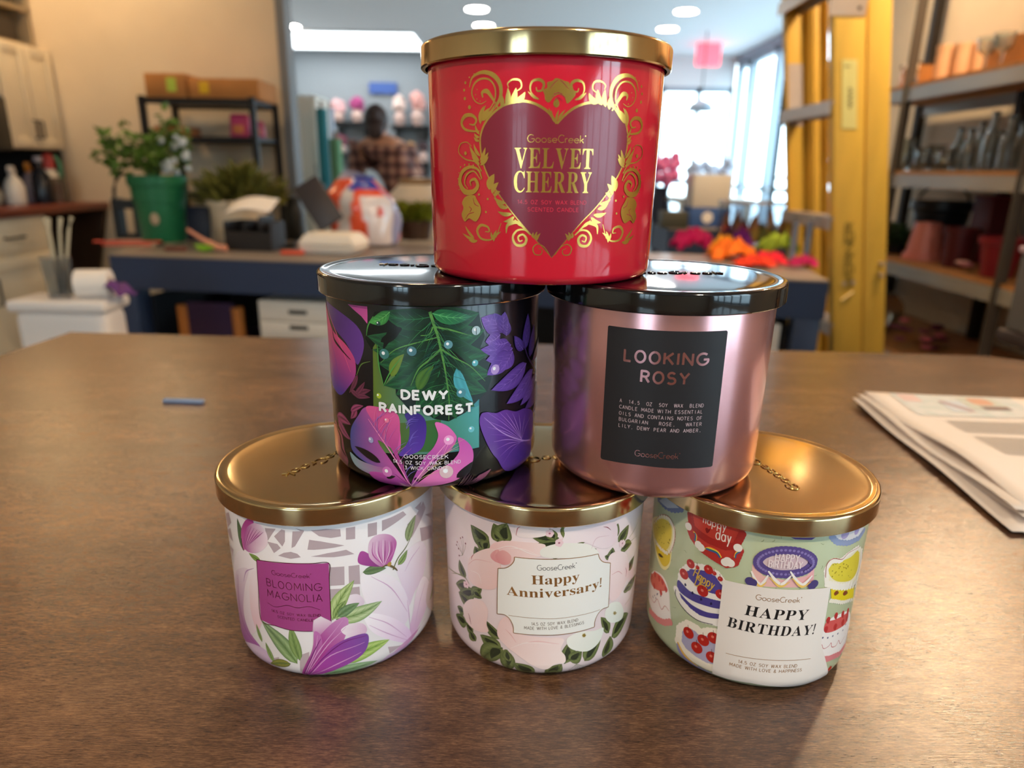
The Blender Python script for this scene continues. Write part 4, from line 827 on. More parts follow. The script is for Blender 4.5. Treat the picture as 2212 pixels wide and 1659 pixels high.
('D',[-3.3,5.9],1,1,'120c16'),
('S',[-25.1,31.1,-19.1,23.9,-12.3,14.4,-5.9,2.3],(.3,.6,.5),'f090c8'),
('S',[-5.9,2.3,1,11.8,11.5,24.6],(.5,.5,.2),'f0a0d0'),
('S',[-8.4,7.6,-6.7,10.7,-4.3,12.6],(.1,.2,.06),'8a78d0'),
('S',[-23.5,29.3,-18.6,33.4,-13.4,36.3],(.1,.2,.06),'c868c0'),
('S',[-20.7,25.7,-16.4,30.9,-11.9,34.8],(.1,.2,.06),'f088c0'),
('S',[-16.8,20.4,-16.4,25.9,-15.3,30.4],(.1,.2,.06),'8a78d0'),
('S',[-16.5,20,-13.7,25.7,-10.5,30.2],(.1,.2,.06),'c868c0'),
('S',[-20.4,25.3,-20.4,31.9,-19.7,37.5],(.1,.2,.06),'c868c0'),
('S',[-8.4,7.7,-8.8,11.5,-8.5,14.2],(.1,.2,.06),'f088c0'),
('S',[-21.9,27.3,-21.7,32.6,-20.7,36.9],(.1,.2,.06),'f088c0'),
('S',[-19.3,23.8,-16.8,28.5,-13.8,32.1],(.1,.2,.06),'8a78d0'),
('S',[-14.1,16.5,-10.9,20.4,-7.2,23],(.1,.2,.06),'8a78d0'),
('S',[-11.2,12.1,-8.3,16.8,-5,20.3],(.1,.2,.06),'c868c0'),
('S',[-17.4,21.3,-17.1,25.6,-16,28.9],(.1,.2,.06),'f088c0'),
('S',[-21.5,26.8,-18.3,33.9,-14.6,39.7],(.1,.2,.06),'c868c0'),
('S',[-7.6,6.3,-5.6,8.8,-3.1,10.2],(.1,.2,.06),'8a78d0'),
('S',[-22.8,28.5,-19.5,32.8,-15.7,36],(.1,.2,.06),'8a78d0'),
('S',[-13.1,15,-10.5,18.7,-7.3,21.3],(.1,.2,.06),'c868c0'),
('S',[-9.6,9.5,-9.8,11.7,-9.3,12.9],(.1,.2,.06),'c868c0'),
('S',[-8.3,7.5,-6.8,10.8,-4.6,13],(.1,.2,.06),'8a78d0'),
('S',[-17.7,21.7,-15.7,27.9,-13.2,33],(.1,.2,.06),'f088c0'),
('S',[-20.2,25.2,-20.5,29.8,-20,33.3],(.1,.2,.06),'8a78d0'),
('S',[-6.9,29.2,-6.1,32.1,-4.7,33.9],(.1,.2,.06),'7a68d0'),
('S',[-6.1,23.6,-4.2,25.3,-1.8,25.9],(.1,.2,.06),'7a68d0'),
('S',[-6,23.2,-4.3,26.7,-1.9,29],(.1,.2,.06),'7a68d0'),
('S',[-7.2,30.9,-4.8,32.4,-1.9,32.8],(.1,.2,.06),'7a68d0'),
('S',[-5.9,22,-4.6,25.6,-2.7,28.1],(.1,.2,.06),'7a68d0'),
('S',[-7.3,31.9,-4.7,33.2,-1.5,33.5],(.1,.2,.06),'7a68d0'),
('S',[-6.9,29,-5.7,30.9,-4,31.7],(.1,.2,.06),'7a68d0'),
('S',[-7,29.6,-5.5,32.5,-3.5,34.4],(.1,.2,.06),'7a68d0'),
('S',[-7.2,31.4,-5.3,33.4,-2.7,34.4],(.1,.2,.06),'7a68d0'),
('S',[-5.8,21.2,-4.1,22.7,-1.8,23.1],(.1,.2,.06),'7a68d0'),
('S',[3,11.6,6.3,15.6,10.3,18.4],(.1,.2,.06),'d888d0'),
('S',[6.7,15.4,10.6,18.8,15.2,20.9],(.1,.2,.06),'f6a8d4'),
('S',[-.9,7.4,2.4,11.1,6.2,13.6],(.1,.2,.06),'d888d0'),
('S',[.7,9.1,5.3,14.7,10.6,18.9],(.1,.2,.06),'d888d0'),
('S',[.5,8.9,4.2,11.9,8.5,13.5],(.1,.2,.06),'c8b880'),
('S',[-2.6,5.5,.4,10,4,13.2],(.1,.2,.06),'c8b880'),
('S',[8.3,17.1,10.4,21.8,13.2,25.3],(.1,.2,.06),'f6a8d4'),
('S',[8.6,17.4,12.8,21.4,17.7,24],(.1,.2,.06),'c8b880'),
('S',[-.9,7.4,3.8,11.9,9.1,15.2],(.1,.2,.06),'c8b880'),
('S',[2.9,11.4,4.9,14.7,7.6,16.7],(.1,.2,.06),'d888d0'),
('S',[3.8,12.4,6.1,14.7,9,15.7],(.1,.2,.06),'c8b880'),
('S',[7.4,16.1,9.4,21.7,12.1,26],(.1,.2,.06),'d888d0'),
('S',[7.7,16.5,11.2,18.8,15.5,19.8],(.1,.2,.06),'c8b880'),
('S',[-2.8,5.3,1.7,8.2,6.7,9.6],(.1,.2,.06),'c8b880'),
('P',[21,3.3,24.3,5.9,30.3,7.5,27.5,4.4,22.6,1.1],'8a4a68',0),
('L',[15.1,1.2,19.3,8.3],1,.2,('2a1a28','4a2a40','2a1a28'),''),
('L',[16.1,.8,20.2,7.6],1,.2,('2a1a28','4a2a40','2a1a28'),''),
('L',[17.3,.3,21,6.9],1,.2,('2a1a28','4a2a40','2a1a28'),''),
('L',[18.2,.3,21.9,6.1],1,.2,('2a1a28','4a2a40','2a1a28'),''),
('L',[19.1,.3,22.8,5.3],1,.2,('2a1a28','4a2a40','2a1a28'),''),
('L',[20,.3,23.7,4.5],1,.2,('2a1a28','4a2a40','2a1a28'),''),
('L',[20.9,.3,24.8,3.5],1,.2,('2a1a28','4a2a40','2a1a28'),''),
('D',[22.8,70.8],1.9,1.9,'a8c0c8'),
('D',[22.4,71.2],.66,.66,'f0f4f8'),
('D',[32,52.9],2.2,2.2,'b89ad8'),
('D',[31.5,53.4],.77,.77,'f0f4f8'),
('D',[-3.6,63],2,2,'4a7a86'),
('D',[-4,63.4],.7,.7,'f0f4f8'),
('D',[-15.5,61],2.2,2.2,'3f7a78'),
('D',[-15.9,61.3],.77,.77,'f0f4f8'),
('D',[11.1,65.7],1.8,1.8,'5f93a0'),
('D',[10.8,66],.63,.63,'f0f4f8'),
('D',[22.4,57],1.4,1.4,'5fb0bc'),
('D',[22,57.4],.49,.49,'f0f4f8'),
('D',[16.2,44.7],2,2,'4a8a98'),
('D',[15.8,45.1],.7,.7,'f0f4f8'),
('D',[20.8,27.7],1.4,1.4,'6fc0cc'),
('D',[20.4,28.2],.49,.49,'f0f4f8'),
('D',[-19.1,42.4],1.2,1.2,'b0c83c'),
('D',[-19.6,42.7],.42,.42,'f0f4f8'),
('D',[-15.6,32],1.1,1.1,'f080a8'),
('D',[-16.1,32.3],.39,.39,'f0f4f8'),
('D',[-24.2,21.6],1.4,1.4,'a8a8d8'),
('D',[-24.7,21.9],.49,.49,'f0f4f8'),
('D',[10.8,24],2.2,2.2,'f0a0d8'),
('D',[10.4,24.4],.77,.77,'f0f4f8'),
('D',[9.6,9.4],3,3,'d8b8c0'),
('D',[9.2,9.9],1.05,1.05,'f0f4f8'),
('D',[-16.5,8.2],2.4,2.4,'d078c0'),
('D',[-16.9,8.5],.84,.84,'f0f4f8'),
('D',[-17.7,73.5],1,1,'2a4a48'),
('D',[-18.1,73.8],.35,.35,'f0f4f8'),
('S',[22.8,71.8,22.9,69.1],(.3,.4,.3),'1a2a2c'),
('#','lettering','ink'),
('T','DEWY',(1.07,44.3),3.5,1.1,'eceff2',18.77,1.9,0,0),
('T','RAINFOREST',(1.36,37.68),3.5,1.1,'eceff2',39.65,1.9,0,0),
('T','GOOSECREEK',(1.06,16.5),1.6,.26,'e8e0ea',18.83,1.6,0,0),
('T','14.5 OZ SOY WAX BLEND',(1.19,13.71),1.5,.22,'e8e0ea',29.1,1.6,0,0),
('T','3 WICK CANDLE',(1.07,11.32),1.5,.22,'e8e0ea',18.6,1.6,0,0),
],
'o': [
('#','label','ink'),
('P',[-31,74.8,16.5,75,17.1,74.4,17.4,17.1,16.7,16.6,1.6,16.8,-14.8,17.2,-31.3,16.4,-32,16.9,-31.5,74.3],'1b1a1e',0),
('#','foil_lettering','rose'),
('T','LOOKING',(-6.9,63.77),4.6,.95,'',33.41,2,0,0),
('T','ROSY',(-6.86,55.72),4.6,.95,'',18.79,2,0,0),
('T','GooseCreek*',(-7.31,22.4),2.6,.26,'',18.76,.9,0,0),
('#','lettering','ink'),
('T','A  14.5  OZ  SOY  WAX  BLEND',(-7.32,44.35),1.45,.2,'b9a2a8',34.46,1.6,0,4.2),
('T','CANDLE MADE WITH ESSENTIAL',(-7.36,41.67),1.45,.2,'b9a2a8',34.34,1.6,0,4.2),
('T','OILS AND CONTAINS NOTES OF',(-7.33,38.91),1.45,.2,'b9a2a8',34.34,1.6,0,4.2),
('T','BULGARIAN   ROSE,   WATER',(-7.25,36.28),1.45,.2,'b9a2a8',34.48,1.6,0,4.2),
('T','LILY, DEWY PEAR AND AMBER.',(-7.22,33.55),1.45,.2,'b9a2a8',34.62,1.6,0,4.2),
],
'm': [
('#','printed_artwork','ink'),
('P',[-55.5,70.7,-43.6,77,-41.9,72.3,-50.6,65.8],'b9a6ac',0),
('P',[-55.6,61.9,-44.4,68.7,-43.1,62.4],'b9a6ac',0),
('P',[-55.9,56.1,-43.6,57.9,-49,50.8],'b9a6ac',0),
('P',[-16.9,77.9,-11.5,78.5,-16.4,71.5],'b9a6ac',0),
('P',[-12.7,74.7,-8.8,78.6,-7.3,78.2,-7.8,72.9,-9.2,70.3],'b9a6ac',0),
('P',[-4,78,1,78.4,-3.5,70.9,-5.1,70],'b9a6ac',0),
('P',[-2.8,79.7,1,78.6,.2,77.8],'b9a6ac',0),
('P',[3.8,78.6,10,79,15.8,78,15.9,74.6,11.8,74.4,7,75.7],'b9a6ac',0),
('P',[18.2,78.2,22.1,78.1,21.8,72.2,17.9,72.6],'b9a6ac',0),
('P',[27.6,78,31.9,77.6,31.6,71.5,27.4,71.6],'b9a6ac',0),
('P',[34.3,77.6,39.1,77.5,45.9,77.8,47.9,75.2,39.8,73.5,34.1,72.3],'b9a6ac',0),
('P',[2.8,74.2,7.6,73.2,13.7,71.3,17.1,70,12.9,69.6,4.5,69.3,1.7,69.4],'b9a6ac',0),
('P',[2.9,66.1,9.9,67.3,17.7,67.8,21.1,65,12.6,65],'b9a6ac',0),
('P',[-11.7,65.5,-8.8,67.3,-5.6,68.1,-2.8,67.3,-1.4,65.7,-6,64.6],'b9a6ac',0),
('P',[-13.6,66.4,-10.1,69.4,-11.5,71.2,-16.4,71.5],'b9a6ac',0),
('P',[48.3,70,55.2,71.9,61.7,75.8,64.5,70.9,51,61.8],'b9a6ac',0),
('P',[58,63.6,74.6,56.6,83,46.2,59.4,55.8],'b9a6ac',0),
('P',[63.4,67.9,83,59.5,83,53.9],'b9a6ac',0),
('P',[54,75.9,60,76.6,58.2,72.2],'b9a6ac',0),
('P',[10.2,60.3,16.5,59.8,16.1,50.6,10,51.1],'b9a6ac',0),
('P',[18.3,59.6,23,59.1,22.9,49.4,18,50.5],'b9a6ac',0),
('P',[9.5,49.5,15.9,48.9,15.7,43.4,9.5,44],'b9a6ac',0),
('P',[17.7,48.8,22.5,48.2,22.6,42.2,17.6,43.3],'b9a6ac',0),
('P',[-22.4,9.2,-17.1,11.9,-18.3,4,-21.6,5.2],'b9a6ac',0),
('P',[-6.1,15.1,-1.6,17.2,-2.3,8.1,-7,5.1],'b9a6ac',0),
('P',[34.8,11.3,42.5,8.1,35.7,7],'b9a6ac',0),
('P',[40.9,50.9,44,54.7,50.9,57.5,59.4,55.8,64.9,47.2,60.6,36.8,52.7,32.2,47.5,26.8,43.6,40.8],('f0e4ec','dcc3d8',(52.13,57.74),(48.79,29.79)),1),
('P',[23.5,53.9,29.7,53.2,37.1,49,43.6,40.8,47.6,30.4,47.9,21,39.8,18.1,28.7,31.3,23.8,43.5],('f6edf2','e3cfe0',(28.04,52.52),(42.85,19.22)),1),
('P',[48.3,14.2,51,22,54,31.4,60.5,35.9,68,27.5,66.4,18.9,56.5,11.9,49.4,8.8],('f4e9ef','d6a8cc',(62.35,32.92),(50.68,9.84)),1),
('P',[24.1,33.8,32,30.4,40.9,23,48.9,11.9,47.1,7.2,36.7,14.1,28.3,21.6,24.6,28.3],('f8f0f5','e2c0de',(25.53,31.58),(44.69,9.7)),1),
('P',[63.8,10.8,56.4,10,49.7,6.5,47.3,4.8,48.3,.3,37,4.9,44.7,8.8],('a8488e','d9a8cc',(61.72,11.28),(40.73,3.34)),1),
('P',[13.3,40.9,16.4,44.6,21.6,44.6,24.4,39.9,22,38,14.6,38],('f2e6ec','dcc6d8',(14.14,43.29),(23.47,37.55)),1),
('P',[69.6,29.4,83.1,18.7,83.1,.4,83.5,.3,64,17.5],('d8c6c8','c8b0a0',(69.54,27.47),(69.88,6.61)),1),
('S',[45.9,46.7,50.7,51.4,57.7,54],(.15,.5,.2),'cfa6c8'),
('S',[28,51.7,37.8,41.7,46.9,24.4],(.15,.5,.2),'cfa6c8'),
('S',[52.1,13.7,56.8,24.1,62.3,31.1],(.15,.5,.2),'cfa6c8'),
('S',[26.1,26.9,35.1,18.6,47,8.3],(.15,.5,.2),'cfa6c8'),
('S',[25.9,31.4,35.3,24,45.9,10.9],(.15,.5,.2),'cfa6c8'),
('S',[48.9,11.9,48,21.9,47.1,30.8],(.15,.5,.2),'cfa6c8'),
('P',[-44.1,53.3,-32.2,62.8,-25.1,63.6,-20.6,59.9,-23.2,44.7,-24.8,30.1,-36.4,15.9,-55.9,9.8,-55.8,27.3],('f6ecf1','e6d2de',(-31.18,61.48),(-39.61,16.93)),1),
('P',[-47,43,-36.9,51.5,-30.3,52.9,-36.1,41.3,-40.9,26.4,-37.5,18.1,-28.6,13.2,-36,10.5,-56,6.8,-55.9,21.4],('e8d6e2','a05aa0',(-36.46,49.93),(-34.25,11.4)),1),
('P',[-29.4,51.1,-23.4,54,-23.4,42.9,-24.9,29.2,-29.6,21.9,-32.9,32.1],('f3e4ea','e8c0cc',(-26.89,52.01),(-28.07,23.45)),1),
('S',[-42.3,45.5,-46.7,26.8,-41.7,16.7,-29.9,12.6],(.3,1.1,.4),'9a4a96'),
('S',[-36.1,44.9,-32.5,51.6,-26.3,55.6],(.2,.6,.2),'b48ab8'),
('P',[-55.9,.3,-41.8,9.1,-28.6,13.2,-20.2,10,-26.4,.3,-51.5,.3,-56.2,.3],('e6d6e0','cdb0d0',(-56.14,.3),(-29.15,.3)),1),
('P',[34.8,6.4,45.4,5,67.1,.3,57.8,.3,45.5,.3,31.9,.3],('d8bcd8','b888c0',(34.81,6.39),(57.89,.3)),1),
('S',[39,50.8,42,55.6,47.4,59.2,52.3,64.6],(.6,.6,.3),'5f6a38'),
('L',[48,61.5,54.5,72.2],6,1,('7a8a58','a8b888','5f7048'),'5f7a45'),
('L',[41.9,52.1,47.9,57.2],4,-.6,('6f8a4a','a9bf7a','4a6a3a'),'5f7a45'),
('L',[24.3,55,35.5,53.2],4.5,.6,('4a6048','7f9468','58704e'),'5f7a45'),
('L',[9.9,33.5,20.4,52.2],7,1.5,('8fa85a','cddba0','7f9a55'),'5f7a45'),
('L',[10.7,34.3,16.3,42.9],4,.5,('6f8a4a','a9bf7a','4a6a3a'),'5f7a45'),
('L',[11.4,33.8,32.7,37.3],8,-1,('8aa860','d0dcae','6f8f62'),'5f7a45'),
('L',[12.2,35,22.1,40.1],5,.6,('4a6a4a','8aa678','5a7a5a'),'5f7a45'),
('L',[-7.7,10.3,-25.5,29],9,-1.5,('6a8a48','a8bf8a','4f6a58'),'5f7a45'),
('L',[-6.3,12.3,-9.1,30.7],5.5,.6,('5a7a3a','93ab68','7a9458'),'5f7a45'),
('L',[-26.8,16.7,-29.6,25.5],2.5,.3,('6f8a4a','a9bf7a','4a6a3a'),'5f7a45'),
('L',[-20.5,8,-24.4,17.6],3,.3,('6f8a4a','a9bf7a','4a6a3a'),'5f7a45'),
('L',[-11.1,9.7,-23.6,5.5],4.5,-.8,('5a5a2a','9a9a48','6a6a38'),'5f7a45'),
('L',[-21.4,60.9,-28.6,62.4],3,.3,('6a8a3a','9ab860','5a7a30'),'5f7a45'),
('L',[-33,62.5,-34.5,77.7],5,-.5,('3f5a40','6f8a68','2f4a38'),'5f7a45'),
('L',[13,10.7,35.8,15],8,1.2,('6f9a3a','c6d88a','8ab048'),'5f7a45'),
('L',[4.1,4.2,29.5,6],6.5,.6,('5f8a58','a8c498','88a880'),'5f7a45'),
('L',[69.2,17,83.1,19.7],3,.3,('8a8a48','b0ac68','7a7a40'),'5f7a45'),
('P',[-33,62.5,-32.4,71.9,-28.7,78,-25.1,80.3,-22.8,78.9,-25.2,69.3],('b0408f','c86aa8',(-28.13,78.21),(-30.67,64.19)),1),
('P',[-31.3,63.9,-30.8,70,-26.8,76.2,-20.8,79.4,-16.7,76.3,-16.3,70.8,-19.8,66.3,-26.2,63.2],('b04c98','f0dce6',(-29.36,71.28),(-18.43,69.48)),1),
('S',[-30.9,64.5,-28,70.9,-24.6,76.7],(.15,.35,.1),'9a3a86'),
('S',[-30.3,65,-27.1,71.2,-23.7,76.6],(.15,.35,.1),'d89ac4'),
('S',[-29.7,65.5,-26.2,71.5,-22.8,76.5],(.15,.35,.1),'9a3a86'),
('S',[-29.1,65.9,-25.3,71.8,-22,76.4],(.15,.35,.1),'d89ac4'),
('S',[-28.6,66.3,-24.4,72,-21.1,76.3],(.15,.35,.1),'9a3a86'),
('S',[-28.1,66.8,-23.6,72.2,-20.3,76.2],(.15,.35,.1),'d89ac4'),
('S',[-27.5,67.2,-22.7,72.5,-19.5,76],(.15,.35,.1),'9a3a86'),
('S',[-27,67.6,-21.9,72.7,-18.7,75.9],(.15,.35,.1),'d89ac4'),
('S',[-26.5,68,-21.1,72.9,-17.9,75.8],(.15,.35,.1),'9a3a86'),
('S',[-32.3,62.3,-33,64.2,-33.1,68.3],(.7,.8,.4),'3f3a28'),
('P',[22.7,60,23.3,64.9,25.5,65.1,30,60.4,33.9,55.1,29,56.5],('b0509c','8a3a80',(23.25,64.05),(32.21,55.75)),1),
('P',[27.3,62.9,28,69.3,32,71.4,37.9,69.3,41.4,64.5,40.3,59.8,37.3,55,33,55,29.1,59],('e2c0d6','b8529e',(28.7,67.46),(40.31,60.65)),1),
('S',[34.3,55,29.3,62.3,29.5,68.5],(.2,.45,.12),'a8408e'),
('S',[34.3,55,30.2,62.1,30.5,68.4],(.2,.45,.12),'d48ac0'),
('S',[34.3,55,31.2,62,31.4,68.3],(.2,.45,.12),'f0d6e4'),
('S',[34.3,55,32.1,61.8,32.4,68.2],(.2,.45,.12),'a8408e'),
('S',[34.3,55,33.1,61.6,33.4,68.2],(.2,.45,.12),'d48ac0'),
('S',[34.3,55,34.1,61.4,34.4,68.1],(.2,.45,.12),'f0d6e4'),
('S',[34.3,55,35.1,61.2,35.4,67.4],(.2,.45,.12),'a8408e'),
('S',[34.3,55,36.1,61,36.4,66.8],(.2,.45,.12),'d48ac0'),
('S',[34.3,55,37.2,60.7,37.4,66.2],(.2,.45,.12),'f0d6e4'),
('S',[34.3,55,38.3,60.5,38.5,65.5],(.2,.45,.12),'a8408e'),
('S',[34.3,55,39.4,60.2,39.5,64.8],(.2,.45,.12),'d48ac0'),
('S',[33,54.6,36.4,54.5,40,51.3,41.4,49.4],(.6,1,.4),'6a5a38'),
('D',[37.1,54.7],1.1,1.1,'b8904a'),
('P',[1.1,28,1.9,34.1,6.2,37.2,8.9,34.5,9.4,31,4.3,25.2],('efdfe8','c078b0',(3.54,35.81),(5.8,26.04)),1),
('P',[-6.8,3.3,-.9,16.3,3.5,25.3,9.9,32.2,15.1,34.4,16.7,30.6,12.8,19.8,3.3,10.9,-3.1,4.1],('a8408f','c888bc',(4.08,22.59),(13.55,32.98)),1),
('P',[13.2,27.8,17.8,30.3,23.1,28.8,24.8,24.7,21.9,22,16.7,23.5],('f0e2ea','d8b0cc',(15.53,29.07),(23.61,24.18)),1),
('P',[-4.2,3.5,3.5,13.6,9.8,20.3,17.4,23.3,24.7,22.9,24.8,16.5,20.7,11.5,10.6,7.3,1.7,4],('a8409a','7a4a9e',(3.06,8.12),(23.44,20.63)),1),
('P',[-6.1,3,.1,19.1,1.5,28,4.3,26.1,4.2,19,.1,10],('c070b0','8a2a78',(1.36,26.21),(-2.48,6.99)),1),
('S',[-3.7,4.9,3,18.1,14.3,32.9],(.2,.5,.15),'d49ac8'),
('S',[-2.2,4.6,8,15.1,23.4,18.8],(.2,.5,.15),'d49ac8'),
('S',[-.6,4.7,10.7,10.2,21.6,14],(.2,.5,.15),'d49ac8'),
('S',[-4.6,4.8,1.1,17.3,2.9,26.2],(.2,.5,.15),'d49ac8'),
('S',[-1.6,8.1,6.9,20.6,15.5,29.1],(.2,.5,.15),'d49ac8'),
('S',[-3.1,4.1,5,14.4,14.3,21.3,24.3,22.1],(.3,.5,.2),'7a2a78'),
('S',[-5.4,3.7,.2,16.4,4.2,24.4],(.3,.5,.2),'7a2a78'),
('#','label','ink'),
('P',[-23.5,60.9,-5.4,62.6,10.1,62.6,9.7,49.9,9.3,33.2,5,36.2,1.6,34.1,.8,28.4,-9.3,28,-25.4,29.4],('a8478a','a24384',(-15.84,61.84),(-2.91,29.61)),0),
('#','foil_lettering','bronze2'),
('T','GooseCreek*',(-6.68,56.67),2.2,.22,'',18.15,.9,0,0),
('T','BLOOMING',(-6.27,51.02),3.6,.32,'',25.46,1.6,0,0),
('T','MAGNOLIA',(-6.54,45.49),3.6,.32,'',25.55,1.6,0,0),
('S',[-19.9,40.1,-15.8,39,-9.7,41,-5.1,40.3,.3,41.2,4.9,39.5],(.2,.35,.2),''),
('T','14.5 OZ SOY WAX BLEND',(-6.56,36.63),1.3,.2,'',23.07,1.6,0,0),
('T','SCENTED CANDLE',(-6.78,34.17),1.3,.2,'',16.74,1.6,0,0),
('S',[-23.5,60.9,-13.7,62.1,-5.4,62.6,2.6,62.8,10.1,62.6,9.9,55.8,9.7,49.9,9.5,41.4,9.3,33.2],(.3,.3,.3),''),
('S',[-23.5,60.9,-24.6,46,-25.4,29.4,-17,28.9,-9.3,28.2,.8,28.4],(.3,.3,.3),''),
],
'a': [
('#','printed_artwork','ink'),
('L',[-26.6,68.9,-37.4,73.8],9,2,('5a6438','7f8a55','46522f'),'39432a'),
('L',[-28.1,69.8,-35,73],3.78,1.2,('2a3322','232b1e','39432a'),''),
('L',[-28.1,66.4,-34.2,66.9],7,1,('5a6438','7f8a55','46522f'),'39432a'),
('L',[-29,66.5,-32.9,66.9],2.94,.6,('2a3322','232b1e','39432a'),''),
('L',[-22.5,70.2,-24.4,78.9],9,-2,('5a6438','7f8a55','46522f'),'39432a'),
('L',[-22.8,71.5,-24.1,77.1],3.78,-1.2,('2a3322','232b1e','39432a'),''),
('L',[-18.6,71.1,-18,80.5],9,2,('5a6438','7f8a55','46522f'),'39432a'),
('L',[-18.5,72.5,-18.1,78.6],3.78,1.2,('2a3322','232b1e','39432a'),''),
('L',[-31.2,59.9,-35.1,63.8],6,1,('5a6438','7f8a55','46522f'),'39432a'),
('L',[-31.8,60.5,-34.3,63.1],2.52,.6,('2a3322','232b1e','39432a'),''),
('L',[-29.6,63.9,-26.6,68.9],6,1,('5a6438','7f8a55','46522f'),'39432a'),
('L',[-29.1,64.7,-27.2,68],2.52,.6,('2a3322','232b1e','39432a'),''),
('L',[4.7,75.4,-7.3,75.7],5,.8,('5a6438','7f8a55','46522f'),'39432a'),
('L',[2.9,75.6,-4.9,75.8],2.1,.48,('2a3322','232b1e','39432a'),''),
('L',[6,72.7,-4.4,72.7],5.5,.8,('5a6438','7f8a55','46522f'),'39432a'),
('L',[4.4,72.8,-2.3,72.8],2.31,.48,('2a3322','232b1e','39432a'),''),
('L',[7.1,74.6,12.1,80.3],8,1,('5a6438','7f8a55','46522f'),'39432a'),
('L',[7.8,75.5,11.1,79.2],3.36,.6,('2a3322','232b1e','39432a'),''),
('L',[8.3,73.9,20.2,77.4],7,-1,('5a6438','7f8a55','46522f'),'39432a'),
('L',[10,74.5,17.7,76.8],2.94,-.6,('2a3322','232b1e','39432a'),''),
('L',[3,74.8,.6,80],5,.5,('5a6438','7f8a55','46522f'),'39432a'),
('L',[2.7,75.6,1.1,79],2.1,.3,('2a3322','232b1e','39432a'),''),
('L',[6.1,69.4,-.8,68.2],6,.8,('5a6438','7f8a55','46522f'),'39432a'),
('L',[5.1,69.3,.6,68.5],2.52,.48,('2a3322','232b1e','39432a'),''),
('L',[10.8,71.7,22.6,67.5],6,-2,('5a6438','7f8a55','46522f'),'39432a'),
('L',[12.5,71.2,20.1,68.5],2.52,-1.2,('2a3322','232b1e','39432a'),''),
('L',[33.1,69.8,34,76.8],6,1,('5a6438','7f8a55','46522f'),'39432a'),
('L',[33.3,70.8,33.8,75.4],2.52,.6,('2a3322','232b1e','39432a'),''),
('L',[35.2,67,42.5,73],7,-1,('5a6438','7f8a55','46522f'),'39432a'),
('L',[36.2,67.9,40.9,71.8],2.94,-.6,('2a3322','232b1e','39432a'),''),
('L',[37.8,61.8,47.3,61.2],6,1,('5a6438','7f8a55','46522f'),'39432a'),
('L',[39,61.9,45,61.5],2.52,.6,('2a3322','232b1e','39432a'),''),
('L',[31.7,59.3,31.9,65.4],5,.5,('5a6438','7f8a55','46522f'),'39432a'),
('L',[31.8,60.2,31.9,64.2],2.1,.3,('2a3322','232b1e','39432a'),''),
('L',[31.6,60.8,27.4,62.5],3,.3,('5a6438','7f8a55','46522f'),'39432a'),
('L',[30.9,61,28.2,62.1],1.26,.18,('2a3322','232b1e','39432a'),''),
('L',[45.9,47.6,52.8,52],6,-.8,('5a6438','7f8a55','46522f'),'39432a'),
('L',[46.7,48.4,51.2,51.3],2.52,-.48,('2a3322','232b1e','39432a'),''),
('L',[46.4,37.9,62,36.5],6,-1,('5a6438','7f8a55','46522f'),'39432a'),
('L',[47.9,38.2,56.5,38.3],2.52,-.6,('2a3322','232b1e','39432a'),''),
('L',[-42.5,43.7,-47.3,51.3],6,1,('5a6438','7f8a55','46522f'),'39432a'),
('L',[-43.2,44.8,-46.3,49.8],2.52,.6,('2a3322','232b1e','39432a'),''),
('L',[-39.6,41.5,-52,35.6],7,1,('5a6438','7f8a55','46522f'),'39432a'),
('L',[-41.1,40.9,-48.9,37.2],2.94,.6,('2a3322','232b1e','39432a'),''),
('L',[-35.9,39.6,-48.5,33.1],7,1,('5a6438','7f8a55','46522f'),'39432a'),
('L',[-37.5,38.9,-45.5,34.8],2.94,.6,('2a3322','232b1e','39432a'),''),
('L',[-37.9,36.6,-31.2,43.1],5.5,.6,('5a6438','7f8a55','46522f'),'39432a'),
('L',[-36.8,37.6,-32.4,41.9],2.31,.36,('2a3322','232b1e','39432a'),''),
('L',[-36.8,39.2,-31.3,38.1],5,.5,('5a6438','7f8a55','46522f'),'39432a'),
('L',[-36,39.1,-32.3,38.4],2.1,.3,('2a3322','232b1e','39432a'),''),
('L',[-39,31.6,-49.3,32.8],6,1,('5a6438','7f8a55','46522f'),'39432a'),
('L',[-40.3,31.9,-46.9,32.8],2.52,.6,('2a3322','232b1e','39432a'),''),
('L',[-44.7,24.1,-51.5,23.2],5,.6,('5a6438','7f8a55','46522f'),'39432a'),
('L',[-45.6,24.1,-50,23.5],2.1,.36,('2a3322','232b1e','39432a'),''),
('L',[-42.7,19.2,-53.7,17.2],7,.8,('5a6438','7f8a55','46522f'),'39432a'),
('L',[-44,19.2,-51,18],2.94,.48,('2a3322','232b1e','39432a'),''),
('L',[-37.6,16.7,-43.2,18.9],6,.6,('5a6438','7f8a55','46522f'),'39432a'),
('L',[-38.4,17.1,-42,18.5],2.52,.36,('2a3322','232b1e','39432a'),''),
('L',[-35.9,12.3,-40.6,16.6],6,.8,('5a6438','7f8a55','46522f'),'39432a'),
('L',[-36.5,13,-39.6,15.8],2.52,.48,('2a3322','232b1e','39432a'),''),
('L',[-21,19.8,-30.7,27.4],6,1,('5a6438','7f8a55','46522f'),'39432a'),
('L',[-22.4,21,-28.7,26.1],2.52,.6,('2a3322','232b1e','39432a'),''),
('L',[-20.7,15.1,-33,17.5],9,1.4,('5a6438','7f8a55','46522f'),'39432a'),
('L',[-22.4,15.6,-30.3,17.2],3.78,.84,('2a3322','232b1e','39432a'),''),
('L',[-20,15.3,-33.5,.3],10,-2,('5a6438','7f8a55','46522f'),'39432a'),
('L',[-21.2,13.8,-26.7,6.6],4.2,-1.2,('2a3322','232b1e','39432a'),''),
('L',[-18.6,15,-18.9,.3],8,1.2,('5a6438','7f8a55','46522f'),'39432a'),
